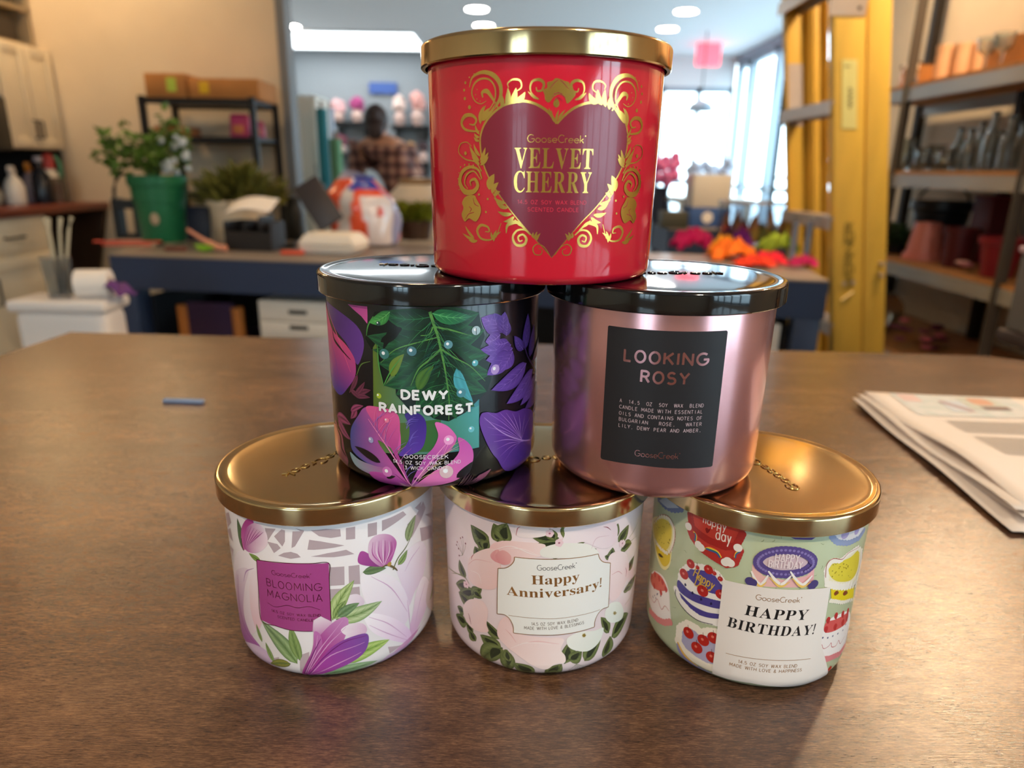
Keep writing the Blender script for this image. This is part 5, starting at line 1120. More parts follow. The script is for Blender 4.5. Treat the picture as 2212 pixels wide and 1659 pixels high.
('L',[-18.3,13.4,-17.1,6.1],3.36,.72,('2a3322','232b1e','39432a'),''),
('L',[-16.5,8.8,-17.9,15.2],5,.8,('5a6438','7f8a55','46522f'),'39432a'),
('L',[-16.7,9.8,-17.6,13.9],2.1,.48,('2a3322','232b1e','39432a'),''),
('L',[-4,3.9,-14.5,8.6],9,1.5,('5a6438','7f8a55','46522f'),'39432a'),
('L',[-5.6,5.1,-12.3,8.1],3.78,.9,('2a3322','232b1e','39432a'),''),
('L',[1.5,2.3,8.8,9.4],9,-1.2,('5a6438','7f8a55','46522f'),'39432a'),
('L',[2.5,4.4,7.2,8.5],3.78,-.72,('2a3322','232b1e','39432a'),''),
('L',[10.1,9.2,11.5,20.8],8,-1,('5a6438','7f8a55','46522f'),'39432a'),
('L',[10.3,10.9,11.2,18.5],3.36,-.6,('2a3322','232b1e','39432a'),''),
('L',[12,11.1,18.7,14.8],8,-1.2,('5a6438','7f8a55','46522f'),'39432a'),
('L',[13,11.7,17.3,14.2],3.36,-.72,('2a3322','232b1e','39432a'),''),
('L',[8.2,3.5,-1.3,2.1],6,.5,('5a6438','7f8a55','46522f'),'39432a'),
('L',[6.7,3.5,.6,2.9],2.52,.3,('2a3322','232b1e','39432a'),''),
('L',[20.6,8.3,29.3,17.2],9,1.2,('5a6438','7f8a55','46522f'),'39432a'),
('L',[21.9,9.7,27.5,15.5],3.78,.72,('2a3322','232b1e','39432a'),''),
('L',[33.2,5.1,35.8,16.5],8,-1,('5a6438','7f8a55','46522f'),'39432a'),
('L',[32.9,7.5,35.1,14.4],3.36,-.6,('2a3322','232b1e','39432a'),''),
('L',[37,15.2,53.2,19.8],11,2,('5a6438','7f8a55','46522f'),'39432a'),
('L',[38.8,16.3,48.7,19.7],4.62,1.2,('2a3322','232b1e','39432a'),''),
('L',[34.6,18.6,28.1,30.2],5,-.6,('5a6438','7f8a55','46522f'),'39432a'),
('L',[33.5,20.4,29.3,28],2.1,-.36,('2a3322','232b1e','39432a'),''),
('L',[43.9,37,53.8,35.4],4,.4,('5a6438','7f8a55','46522f'),'39432a'),
('L',[45.1,37,51.2,36],1.68,.24,('2a3322','232b1e','39432a'),''),
('P',[-24.5,68.9,-18.6,71.8,-10.2,72.7,-3.2,72.7,-.9,71.5,-2.5,66.8,-10,64.1,-18.6,59.8,-23.9,61,-26.7,64.9],('f2c6c4','f6dcd8',(-23.91,62.36),(-4.36,72.66)),1),
('P',[-40.1,52,-38,57.1,-31.1,63.3,-24.6,66.2,-21.2,61.8,-21.3,52.9,-24.1,45.8,-33.2,43,-39.5,44.5],('f4d8d4','f0c8c4',(-38.02,57.12),(-24.02,48.58)),1),
('P',[-45.2,26.1,-39.9,33.4,-31.7,36.8,-27.9,33,-28.8,25.4,-28,21.2,-35.7,18.5,-42.6,20],('f6dedb','f2cfcc',(-43.23,30.16),(-28.8,22.38)),1),
('P',[-21.4,29.5,-17.3,32.9,-13.3,25.9,-1.9,24.5,8.8,23.4,7.8,17.7,10.2,13.7,10.1,9.9,5.5,9.7,1.1,6.6,-5.3,8.8,-11.9,13,-18.6,17.2,-22.8,21.8],('f0cdca','f7e2de',(-19.97,28.53),(6.75,11.08)),1),
('P',[7.4,80.5,17.7,79.8,25.1,80.2,32.2,77.4,34.2,72.1,32.6,67.2,25.5,66.8,16.3,72.2,10.8,71.7,4.9,70.2,7,76.6],('f4e6e8','ecd4da',(10.15,72.41),(32.49,75.33)),1),
('P',[29.9,61.3,35.9,61.9,42.8,57.6,47.1,48.5,45.6,42,39.4,36.3,33.3,37.6,30.2,50.1],('f4dedd','f0cfce',(30.72,61.05),(45.65,34.63)),1),
('P',[-2.6,70.1,4.8,72.8,16.4,71.5,21.9,67.7,22.9,64.1,7.5,65.4,-1.9,66.2],('eee9e0','f0ece4',(-2,70.17),(22.17,64.28)),1),
('P',[-13.8,80,-5.7,81,0,80,-1,76.7,-7.9,75,-13.2,75.2],('f0dede','f4e6e4',(-13.78,79.33),(-1.04,76.74)),1),
('P',[33.6,35.3,41,32.6,46.2,24.6,44.1,21.3,34.8,24.4,30.5,30.7],('eceae0','e0e2d8',(31.77,35.3),(45.43,21.29)),1),
('P',[10.7,23.2,16.6,25.7,24.7,24.1,30.4,23.4,28.5,16.7,22.4,13.7,15.8,15.6,11.6,18.6],('f0eee6','e4e6dc',(11.98,24.42),(28.02,13.18)),1),
('L',[-21.2,59.7,-22.5,66.8],7,1,('d98a90','e39a9c','eeb4b0'),''),
('P',[-23.6,63.1,-19.9,66.8,-16.1,65,-16.7,60.9,-20.6,59.6],('dd8f92','eab0ac',(-22.57,60.05),(-16.12,65.71)),1),
('S',[-24.6,65.5,-16.1,69.7,-6.6,67.2,-3.1,66.8],(.15,.4,.15),'fbeeea'),
('S',[-19.9,67.5,-11.3,69.3,-4.2,67.1],(.15,.4,.15),'f9e6e2'),
('S',[-38.3,50,-33,50.1,-31.5,45.8],(.15,.4,.15),'fae8e4'),
('S',[-40.1,52,-34.5,57.2,-25.3,59.2],(.15,.4,.15),'e9b9b6'),
('S',[-11.9,19.6,-3.1,22.3,7,20.7],(.15,.4,.15),'e9b6b4'),
('S',[-15.9,16.5,-8.1,21,3.2,20.9],(.15,.4,.15),'f9e9e6'),
('S',[-18.6,26,-15.9,23.8,-13.2,20.1],(.15,.4,.15),'e6b2b0'),
('S',[-13.8,75.4,-13.2,78.8,-12,79.9],(.15,.4,.15),'b0505a'),
('S',[25.3,77.8,27.6,76.8,29.7,74.9],(.15,.4,.15),'8a2a3c'),
('S',[43.4,50.2,44.8,47.4,44.4,44.7],(.15,.4,.15),'a8404c'),
('S',[32.7,51,37.3,50.9,40.9,47.9],(.15,.4,.15),'d99a9c'),
('S',[19.8,68.2,22.2,73,28.8,72.5],(.15,.4,.15),'dfc0c8'),
('S',[-40.8,25.5,-39.8,23,-39,20.1],(.15,.4,.15),'8a2a3a'),
('S',[-35.7,59.5,-37.1,57.5,-37.3,56],(.15,.4,.15),'9a3040'),
('D',[1.4,77.8,.9,76.9,0,77.2,0,78.3,.9,78.6],1.1,1.1,'f0cfd4'),
('D',[.6,77.7],.5,.5,'b8788a'),
('D',[5.6,73.1,5.1,72.2,4.2,72.6,4.2,73.7,5,74],1.1,1.1,'f0cfd4'),
('D',[4.8,73.1],.5,.5,'b8788a'),
('D',[-40.4,41.5,-41.4,40,-43.1,39.5,-43,40.7,-41.3,42],1.1,1.1,'f0cfd4'),
('D',[-41.8,40.8],.5,.5,'b8788a'),
('D',[39.9,64.4,39,63.9,37.3,64.9,37.1,66.1,38.7,65.8],1.1,1.1,'f0cfd4'),
('D',[38.4,65.1],.5,.5,'b8788a'),
('D',[39,27.7,38.5,27.3,37.5,27.7,36.8,28.6,37,29.2,38,28.8],.4,.4,'a8904a'),
('D',[37.8,28.2],.7,.7,'8a7434'),
('D',[19.9,23,19.6,22.5,18.9,22.6,18.5,23.3,18.7,23.9,19.4,23.9],.4,.4,'a8904a'),
('D',[19.2,23.2],.7,.7,'8a7434'),
('S',[-44.1,55,-45.6,57.8,-48.6,59.9],(.12,.15,.1),'8a8a6a'),
('D',[-48.6,59.9],.45,.45,'8a3a4a'),
('S',[-44.1,55,-44,59.6,-45.3,63.5],(.12,.15,.1),'8a8a6a'),
('D',[-45.3,63.5],.45,.45,'8a3a4a'),
('S',[-44.1,55,-43.2,60.2,-43.6,64.7],(.12,.15,.1),'8a8a6a'),
('D',[-43.6,64.7],.45,.45,'8a3a4a'),
('S',[-44.1,55,-45.1,56.3,-47.6,56.9],(.12,.15,.1),'8a8a6a'),
('D',[-47.6,56.9],.45,.45,'8a3a4a'),
('S',[-44.1,55,-45.9,57,-49.4,58],(.12,.15,.1),'8a8a6a'),
('D',[-49.4,58],.45,.45,'8a3a4a'),
('S',[-44.1,55,-44.9,54.6,-47.1,53.5],(.12,.15,.1),'8a8a6a'),
('D',[-47.1,53.5],.45,.45,'8a3a4a'),
('S',[-44.1,55,-42.1,59.1,-41.4,62.5],(.12,.15,.1),'8a8a6a'),
('D',[-41.4,62.5],.45,.45,'8a3a4a'),
('S',[16.3,7.9,14.3,5.7,12.3,1.5],(.12,.15,.1),'8a8a6a'),
('D',[12.3,1.5],.45,.45,'8a3a4a'),
('S',[16.3,7.9,15.1,6.3,13.2,4.3],(.12,.15,.1),'8a8a6a'),
('D',[13.2,4.3],.45,.45,'8a3a4a'),
('S',[16.3,7.9,16.1,5.4,17.5,.3],(.12,.15,.1),'8a8a6a'),
('D',[17.5,.3],.45,.45,'8a3a4a'),
('S',[16.3,7.9,19.4,5.5,25.5,.3],(.12,.15,.1),'8a8a6a'),
('D',[25.5,.3],.45,.45,'8a3a4a'),
('S',[16.3,7.9,20.8,5.2,28.9,.3],(.12,.15,.1),'8a8a6a'),
('D',[28.9,.3],.45,.45,'8a3a4a'),
('S',[16.3,7.9,18.4,5.1,22.7,.3],(.12,.15,.1),'8a8a6a'),
('D',[22.7,.3],.45,.45,'8a3a4a'),
('S',[16.3,7.9,17.2,5.3,20.1,.3],(.12,.15,.1),'8a8a6a'),
('D',[20.1,.3],.45,.45,'8a3a4a'),
('S',[-71.8,39,-66.6,37.5,-56.9,40.2,-43.6,43.8,-39.5,42.2],(.2,.35,.2),'8a9068'),
('S',[-57.1,38.6,-47.2,43.4,-41.5,44.2],(.2,.35,.2),'8a9068'),
('S',[43.8,65.5,50.2,68.2,55,71.5],(.2,.35,.2),'8a9068'),
('S',[47,28,55.9,28.8,59.3,34.4],(.2,.35,.2),'8a9068'),
('S',[44.2,63.3,53.7,62.3],(.2,.35,.2),'8a9068'),
('#','label','ink'),
('P',[-14.4,64.7,-5.3,65,5.2,65.1,14.2,65,23.5,64.8,24.6,62.1,26.9,59.7,31.1,57.8,31.8,46.7,32.4,34.1,28.5,34.4,25.9,32.4,24.6,29.2,24.6,26.2,14.6,26,4.9,25.8,-4.5,25.7,-14.6,25.2,-14.8,28.9,-16.6,32.4,-19.3,33.8,-22.8,33.1,-22.6,45.5,-22.2,57.1,-18.6,58.3,-16.1,60.3,-14.6,62.7],('efece6','eeebe6',(-16.05,50.79),(21.15,50.17)),0),
('#','foil_lettering','bronze'),
('S',[-14.4,64.7,-5.3,65,5.2,65.1,14.2,65,23.5,64.8],(.34,.34,.34),''),
('S',[23.5,64.8,24.6,62.1,26.9,59.7,31.1,57.8],(.34,.34,.34),''),
('S',[31.1,57.8,31.8,46.7,32.4,34.1],(.34,.34,.34),''),
('S',[32.4,34.1,28.5,34.4,25.9,32.4,24.6,29.2,24.6,26.2],(.34,.34,.34),''),
('S',[24.6,26.2,14.6,26,4.9,25.8,-4.5,25.7,-14.6,25.2],(.34,.34,.34),''),
('S',[-14.6,25.2,-14.8,28.9,-16.6,32.4,-19.3,33.8,-22.8,33.1],(.34,.34,.34),''),
('S',[-22.8,33.1,-22.6,45.5,-22.2,57.1],(.34,.34,.34),''),
('S',[-22.2,57.1,-18.6,58.3,-16.1,60.3,-14.6,62.7,-14.4,64.7],(.34,.34,.34),''),
('S',[-17.1,34.1,-6.5,34.6,4.5,34.6,16,34.8,27,34.7],(.2,.2,.2),''),
('G','Happy',(4.06,54.92),4.5,'',21.58,.07,3,0),
('G','Anniversary!',(4.32,48.19),4.5,'',44.79,.07,3,0),
('#','lettering','ink'),
('T','GooseCreek*',(4.42,61),2.6,.24,'2b2724',17.42,.9,2,0),
('T','14.5 OZ SOY WAX BLEND',(4.64,32),1.5,.2,'6a5a4c',21.64,1.6,3,0),
('T','MADE WITH LOVE & BLESSINGS',(4.54,29.71),1.5,.2,'6a5a4c',28.1,1.6,3,0),
],
'b': [
('#','printed_artwork','ink'),
('S',[-17.4,61.2,-16.9,61,-16.4,60],(.12,.2,.12),'7f8a62'),
('S',[15.3,91.4,15.5,90.8,14.8,90],(.12,.2,.12),'7f8a62'),
('S',[20.4,84.7,20.4,84.1,19.4,83.6],(.12,.2,.12),'7f8a62'),
('S',[-7.5,89.4,-7.3,88.8,-7.5,87.7],(.12,.2,.12),'7f8a62'),
('S',[4.7,56.9,4.4,56.4,3.2,56.3],(.12,.2,.12),'7f8a62'),
('S',[-48.4,60.5,-47.6,60.7,-46.8,59.9],(.12,.2,.12),'7f8a62'),
('S',[-8.3,15.7,-8.4,14.9,-9.2,14.1],(.12,.2,.12),'7f8a62'),
('S',[10.9,62,10.5,61.6,9.3,61.6],(.12,.2,.12),'7f8a62'),
('S',[-55.4,52.1,-55.8,51.2,-57.6,49.8],(.12,.2,.12),'7f8a62'),
('S',[6.5,59.3,7.1,59.1,7.9,58],(.12,.2,.12),'7f8a62'),
('S',[-36.5,68.4,-36.1,68,-36,66.8],(.12,.2,.12),'7f8a62'),
('S',[12,76.8,11.4,76.6,10.2,77.2],(.12,.2,.12),'7f8a62'),
('S',[17.6,87.3,18,86.7,17.8,85.6],(.12,.2,.12),'7f8a62'),
('S',[-18.1,89.1,-17.9,88.5,-18.2,87.4],(.12,.2,.12),'7f8a62'),
('S',[22.1,81.9,22,81.3,20.8,81],(.12,.2,.12),'7f8a62'),
('S',[-49.8,29.4,-50.6,28.6,-52.2,28.2],(.12,.2,.12),'7f8a62'),
('S',[-44.9,81.5,-44.2,81.6,-43.4,80.9],(.12,.2,.12),'7f8a62'),
('S',[-14.2,90.3,-13.6,90.2,-13,89.3],(.12,.2,.12),'7f8a62'),
('S',[-9.2,15.8,-9,15.1,-9.4,13.8],(.12,.2,.12),'7f8a62'),
('S',[-20.7,37.9,-20.2,37.8,-19.5,36.9],(.12,.2,.12),'7f8a62'),
('S',[-9.4,78.9,-9.5,78.2,-10.3,77.5],(.12,.2,.12),'7f8a62'),
('S',[28.8,84.8,28.8,84.1,27.4,83.8],(.12,.2,.12),'7f8a62'),
('S',[-7.4,80.9,-7,80.5,-6.8,79.3],(.12,.2,.12),'7f8a62'),
('S',[49.7,.3,49.6,.3,49.5,.3],(.12,.2,.12),'7f8a62'),
('S',[11.8,13,12.4,12.4,12.8,10.9],(.12,.2,.12),'7f8a62'),
('S',[-8,89.2,-7.7,88.6,-7.9,87.5],(.12,.2,.12),'7f8a62'),
('S',[3.5,45.4,3.2,45,2,45],(.12,.2,.12),'7f8a62'),
('S',[-57.2,46.1,-58,45.2,-60.1,44.4],(.12,.2,.12),'7f8a62'),
('S',[-6.3,56.7,-6,56.1,-6.3,54.9],(.12,.2,.12),'7f8a62'),
('S',[50.7,32.1,50.6,32.4,50.5,31.8],(.12,.2,.12),'7f8a62'),
('S',[12.8,66.2,13.1,65.6,12.6,64.5],(.12,.2,.12),'7f8a62'),
('S',[-40.1,46.8,-39.6,46.4,-39.8,45],(.12,.2,.12),'7f8a62'),
('S',[-53.9,22.1,-53,22.4,-52,21.8],(.12,.2,.12),'7f8a62'),
('S',[7.1,90.8,6.7,90.5,5.6,90.5],(.12,.2,.12),'7f8a62'),
('S',[16.4,51.7,16.1,51.2,14.8,51.2],(.12,.2,.12),'7f8a62'),
('S',[-33.9,23.7,-33.7,23.1,-34.2,21.7],(.12,.2,.12),'7f8a62'),
('S',[-36.2,.3,-35.9,.3,-36.3,.3],(.12,.2,.12),'7f8a62'),
('S',[-21,18.2,-20.7,17.6,-20.9,16.2],(.12,.2,.12),'7f8a62'),
('S',[-1.9,79.6,-2.3,79.3,-3.4,79.5],(.12,.2,.12),'7f8a62'),
('S',[-38.6,80.7,-39.3,80.3,-40.3,80.6],(.12,.2,.12),'7f8a62'),
('S',[-43.8,.3,-44.7,.3,-46.1,.3],(.12,.2,.12),'7f8a62'),
('S',[-8.7,91.5,-8.2,91.4,-7.4,90.5],(.12,.2,.12),'7f8a62'),
('S',[-41.1,51.1,-41.2,50.4,-42.3,49.2],(.12,.2,.12),'7f8a62'),
('S',[42.5,54.7,46.3,52.5,51.2,48.8],(.12,.2,.12),'7f8a62'),
('S',[-11.2,81.4,-10.7,81.3,-10,80.4],(.12,.2,.12),'7f8a62'),
('S',[-6.2,36,-5.7,35.9,-4.9,34.9],(.12,.2,.12),'7f8a62'),
('S',[-15.4,33.7,-15.8,33.1,-16.8,32.8],(.12,.2,.12),'7f8a62'),
('S',[-19.8,16.1,-19.3,15.9,-18.9,14.8],(.12,.2,.12),'7f8a62'),
('S',[10.2,29.2,9.6,29,8.3,29.6],(.12,.2,.12),'7f8a62'),
('S',[-17.2,83.3,-16.7,83.3,-15.9,82.5],(.12,.2,.12),'7f8a62'),
('S',[-13.7,78.2,-13.8,77.5,-14.6,76.9],(.12,.2,.12),'7f8a62'),
('S',[-53,8.4,-52.2,8.4,-52,7.1],(.12,.2,.12),'7f8a62'),
('S',[-77.8,49.7,-77.1,49.4,-80.5,46.2],(.12,.2,.12),'7f8a62'),
('S',[-9.1,61.5,-8.6,61.3,-8.1,60.1],(.12,.2,.12),'7f8a62'),
('S',[-10.3,13.3,-10.3,12.6,-11,11.5],(.12,.2,.12),'7f8a62'),
('S',[25.4,87.7,24.5,87.9,22.9,89],(.12,.2,.12),'7f8a62'),
('S',[29.4,43.9,29.5,43.1,28.2,42.7],(.12,.2,.12),'7f8a62'),
('S',[-5.7,17.3,-5.1,17.2,-4.3,16.2],(.12,.2,.12),'7f8a62'),
('S',[0,49.5,.4,49,.5,47.7],(.12,.2,.12),'7f8a62'),
('S',[10.5,33.6,11.2,33.3,12,32],(.12,.2,.12),'7f8a62'),
('S',[4.3,56.8,4.4,56.2,3.8,55.2],(.12,.2,.12),'7f8a62'),
('S',[-5.7,88.6,-5.8,88,-6.6,87.3],(.12,.2,.12),'7f8a62'),
('S',[-20.8,16.6,-20.3,16.2,-20.1,14.9],(.12,.2,.12),'7f8a62'),
('S',[22.9,29.9,22.8,29.3,21.3,29.2],(.12,.2,.12),'7f8a62'),
('S',[16.9,88.9,16.8,88.3,15.7,87.9],(.12,.2,.12),'7f8a62'),
('S',[-1.2,37.9,-.9,37.3,-1.2,36.1],(.12,.2,.12),'7f8a62'),
('S',[-62.1,57.5,-62.4,56.6,-64.4,54.8],(.12,.2,.12),'7f8a62'),
('S',[-47,75.9,-46.6,75.5,-46.8,74.1],(.12,.2,.12),'7f8a62'),
('S',[-15.3,48.1,-14.8,48.2,-14,47.4],(.12,.2,.12),'7f8a62'),
('S',[10.3,66.2,9.9,65.8,8.7,66],(.12,.2,.12),'7f8a62'),
('P',[-83.6,57.4,-70.1,66.9,-61.5,71,-56.4,69.2,-55.1,63.8,-56,56.3,-56.4,49,-59.9,43.7,-65.8,43.4,-74.4,49.4],'efe3a0',1),
('P',[-79.5,57.7,-67.9,66.7,-60.4,68.9,-57.2,65.3,-58.7,56.6,-63.6,52.9,-73.9,53.4],'e8cf52',1),
('P',[-71.6,50.1,-59.2,54.5,-56.7,51.5,-58.8,46.6,-63.3,44.9],'e6c62c',1),
('D',[-77.7,59.6,-74.3,62.4,-71.7,64.8,-69.4,66.9,-67.1,68.6,-64.5,69.6,-62.2,70.4,-60.3,70.8,-59.1,70.2,-58,69.7,-56.9,69.1,-55.9,68.5,-55.7,67.3,-55.5,66,-55.3,64.8,-55.1,63.6,-55.2,62.3,-55.5,60.8,-55.8,59.3,-56.2,57.9,-56.5,56.4,-57.8,54.8,-59.4,53.2,-61.2,52.7,-63.2,52.4,-65.3,52,-67,52.1,-68.9,52.1,-71,52.1,-73.4,51.8],1,1,'f4ecd8'),
('S',[-77.7,59.6,-67.3,69.2,-59.4,71.6,-54.9,67.4,-54.9,60.4,-57.6,53.2],(.2,.25,.2),'b04030'),
('D',[-71.7,51.5,-62.5,56.5,-58.1,60.6,-71.2,59,-68,55.7,-69.8,61.3,-71.6,61.5,-58.4,58.8,-65.9,57.4,-64.9,60.5,-66.1,58.5,-69,61.3,-64.8,64.3,-64.6,55.8,-73.6,60.6,-61.3,67.8,-67.5,55.1,-63.5,64.7,-72.3,59.3,-66.9,56.1,-58.2,61.1,-58.9,59.1,-59.1,59,-59.3,68.4,-67.7,62.2,-63.1,61.8],.25,.25,'8a6a1a'),
('L',[-67.6,47.9,-62.2,49.2],1.6,0,('3a2a1a','5a3a1a','3a2a1a'),''),
('P',[-47.2,80,-36.2,82,-22.9,80.3,-22.3,77.3,-22.7,71.5,-24,64.6,-26.7,62.9,-32.8,64,-39.4,66.3,-44.8,70.6,-47.1,74.6],('cf4436','c23a30',(-45.19,78.78),(-24.12,65.41)),1),
('D',[-46.7,79.4,-46.3,78,-45.9,76.7,-45.5,75.4,-45.2,74,-44,73.5,-42.8,73,-41.5,72.6,-40.3,72.2,-39,71.9,-37.7,71.6,-36.4,71.3,-35.1,71.1,-33.8,71.1,-32.5,71,-31.3,71,-30,70.9,-28.8,70.9,-27.5,71.4,-26.3,71.9,-25,72.4,-24.1,73.2,-23.7,74.6,-23.2,76,-22.8,77.5,-22.4,78.9],1.7,1.7,'a82824'),
('D',[-47,73.8,-46.3,72.7,-45.6,71.5,-44.9,70.4,-44.1,69.2,-43,68.5,-42,67.7,-40.9,67,-39.8,66.2,-38.6,65.7,-37.3,65.3,-36.1,65,-34.8,64.6,-33.6,64.2,-32.3,63.9,-31.1,63.6,-29.8,63.3,-28.6,63,-27.4,62.7,-26.1,63.3,-24.8,63.9,-23.9,64.7,-23.6,66.2,-23.2,67.8,-22.9,69.3,-22.6,70.8],1.8,1.8,'b83430'),
('T','happy',(-34.48,80.49),4.2,.4,'f6e6dc',10.37,1.6,0,0),
('T','day',(-29.92,76.19),6,.5,'f6e6dc',6.43,1.6,0,0),
('P',[-38.4,75.9,-37.6,76.8,-36.8,76.3,-36.1,77,-36.3,75.5,-37.4,74.2],'8a1a1c',1),
('S',[-44.5,72.4,-42.1,71.4,-41.8,68.6],(.6,.6,.6),'d83a30'),
('S',[-38.2,66,-35.6,68.3,-31.6,67.8,-29.5,65.3],(.7,.7,.7),'d83a30'),
('S',[-24.7,67.3,-23.9,70,-22.4,72],(.5,.5,.5),'d83a30'),
('S',[-44.1,72.3,-42.3,71.2,-42.1,68.5],(.6,.6,.6),'e8a030'),
('S',[-37.9,66.2,-35.5,67.9,-31.8,67.5,-29.7,65.2],(.7,.7,.7),'e8a030'),
('S',[-24.4,67.2,-23.9,69.7,-22.4,71.6],(.5,.5,.5),'e8a030'),
('S',[-43.7,72.1,-42.4,70.9,-42.3,68.4],(.6,.6,.6),'f0dc60'),
('S',[-37.5,66.4,-35.5,67.5,-31.9,67.2,-29.9,65.1],(.7,.7,.7),'f0dc60'),
('S',[-24.2,67.1,-23.8,69.3,-22.3,71.2],(.5,.5,.5),'f0dc60'),
('S',[-43.4,71.9,-42.6,70.7,-42.6,68.2],(.6,.6,.6),'4a8a4a'),
('S',[-37.2,66.7,-35.4,67.1,-32,66.9,-30.2,65],(.7,.7,.7),'4a8a4a'),
('S',[-24,67,-23.8,69,-22.3,70.8],(.5,.5,.5),'4a8a4a'),
('S',[-43,71.8,-42.7,70.5,-42.9,68.1],(.6,.6,.6),'3a5a9a'),
('S',[-36.9,66.9,-35.4,66.7,-32.1,66.6,-30.4,65],(.7,.7,.7),'3a5a9a'),
('S',[-23.8,66.9,-23.8,68.7,-22.2,70.5],(.5,.5,.5),'3a5a9a'),
('D',[-40.8,67,-39.4,66.3,-26.9,64.5,-25.7,63.9,-27.9,63.5,-47,73.4,-23.4,72.1],1.9,1.9,'f2ece4'),
('P',[-16.9,65.7,-11.9,61,-2.9,59.9,6.2,62,9.1,65.8,10.2,56.6,-2.4,56.3,-16.1,55.6],('f0c0b8','e8b0b4',(-15.73,64.32),(9.4,56.73)),0),
('P',[9.2,68.2,9.2,67.2,8.8,66.2,8.1,65.3,7.1,64.5,5.9,63.8,4.4,63.2,2.7,62.7,.9,62.3,-1,62,-2.9,61.8,-4.9,61.8,-6.7,61.8,-8.5,62,-10.2,62.4,-11.7,62.8,-13,63.4,-14.1,64.1,-14.9,64.9,-15.4,65.8,-15.7,66.8,-15.6,67.8,-15.3,68.9,-14.7,70,-13.9,71,-12.8,72,-11.4,72.9,-9.9,73.7,-8.3,74.3,-6.5,74.7,-4.7,74.9,-2.8,75,-.9,74.8,1,74.5,2.8,73.9,4.4,73.2,5.9,72.3,7.2,71.4,8.1,70.3,8.8,69.3],'5a4a86',1),
('P',[5.7,69.1,5.7,68.4,5.3,67.6,4.7,67,3.8,66.3,2.7,65.8,1.4,65.4,-.1,65,-1.7,64.8,-3.3,64.7,-4.9,64.6,-6.5,64.7,-8,64.8,-9.3,65.1,-10.5,65.5,-11.4,66,-12.2,66.6,-12.7,67.2,-12.9,68,-12.9,68.8,-12.5,69.6,-12,70.3,-11.2,71.1,-10.1,71.8,-8.9,72.4,-7.5,72.9,-6,73.2,-4.5,73.4,-2.9,73.5,-1.3,73.3,.3,73.1,1.7,72.6,3,72.1,4,71.4,4.9,70.7,5.5,69.9],('d9c2c6','d2b8c4',(-12.13,68.27),(5.1,69.32)),1),
('D',[8.1,68.5,8.1,67.5,7.8,66.7,7.1,65.9,6.2,65.1,5.1,64.5,3.7,63.9,2.1,63.5,.5,63.1,-1.3,62.9,-3,62.7,-4.8,62.7,-6.6,62.7,-8.2,62.9,-9.8,63.2,-11.2,63.6,-12.3,64.1,-13.3,64.7,-14.1,65.4,-14.6,66.2,-14.8,67.1,-14.8,68,-14.5,69,-13.9,70,-13.2,70.9,-12.1,71.8,-10.9,72.6,-9.5,73.2,-8,73.8,-6.3,74.2,-4.6,74.4,-2.8,74.4,-1.1,74.3,.7,74,2.3,73.5,3.8,72.9,5.2,72.1,6.3,71.3,7.2,70.4,7.8,69.4],2,2,'5c4c8c'),
('D',[8.1,68.5,8.1,67.5,7.8,66.7,7.1,65.9,6.2,65.1,5.1,64.5,3.7,63.9,2.1,63.5,.5,63.1,-1.3,62.9,-3,62.7,-4.8,62.7,-6.6,62.7,-8.2,62.9,-9.8,63.2,-11.2,63.6,-12.3,64.1,-13.3,64.7,-14.1,65.4,-14.6,66.2,-14.8,67.1,-14.8,68,-14.5,69,-13.9,70,-13.2,70.9,-12.1,71.8,-10.9,72.6,-9.5,73.2,-8,73.8,-6.3,74.2,-4.6,74.4,-2.8,74.4,-1.1,74.3,.7,74,2.3,73.5,3.8,72.9,5.2,72.1,6.3,71.3,7.2,70.4,7.8,69.4],.6,.6,'8a7cb8'),
('S',[-16.9,62.4,-14.3,57.6,-12.1,56.8,-10,61.7],(.6,2.2,.6),'f4eee8'),
('S',[-15.8,59.4,-12.7,55.7,-10.3,58.3],(.3,1.2,.3),'f0c86a'),
('S',[-10.2,63.7,-6.2,58.9,-4,57.8,-.4,62.5],(.6,2.2,.6),'f4eee8'),
('S',[-9.2,60.6,-4.6,56.8,-.7,59.2],(.3,1.2,.3),'f0c86a'),
('S',[-1.4,64.5,2.5,59.2,5,57.9,8.5,62.2],(.6,2.2,.6),'f4eee8'),
('S',[-.2,61.3,4.4,57,8.2,58.9],(.3,1.2,.3),'f0c86a'),
('T','HAPPY',(-3.28,70.72),3.4,.4,'f0e0e0',9.75,1.6,0,0),
('T','BIRTHDAY',(-3.54,67.48),3.4,.4,'f0e0e0',13.56,1.6,0,0),
('D',[-17,57.4,-15.9,56.9,9.3,57.1,10,57.9],2,2,'4a3f78'),
('P',[-49.8,48.2,-44.5,55,-34.4,57.1,-28.1,55.3,-27.4,44.9,-26.9,32.9,-34.3,32.3,-43.1,33.1,-49.8,38.4],'f2ece6',1),
('P',[-49.9,44.2,-43.1,42.1,-34.5,42.8,-27.7,44,-27.4,40.1,-34.1,38.6,-42.7,37.9,-49.7,39.3],'4c4390',1),
('P',[-48.7,38.1,-41.5,35.8,-33.8,35.6,-27.6,37,-27.4,34.9,-34.3,32.8,-43.1,32.7],'4c4390',1),
('P',[-46.4,50.5,-43,54.4,-36.8,56.5,-30.4,55.7,-28.2,52.3,-28,47.3,-34,45.6,-40.9,46.8],'54499a',1),
('D',[-48.4,49.4,-47,51.2,-45.7,53,-44.3,54.6,-42.6,55.2,-41,55.9,-39.4,56.4,-37.8,57,-36.3,57.2,-34.9,57.1,-33.5,57,-32.1,56.8,-30.8,56.6,-29.8,55.7,-28.9,54.7,-27.9,53.7],1.6,1.6,'f4eee8'),
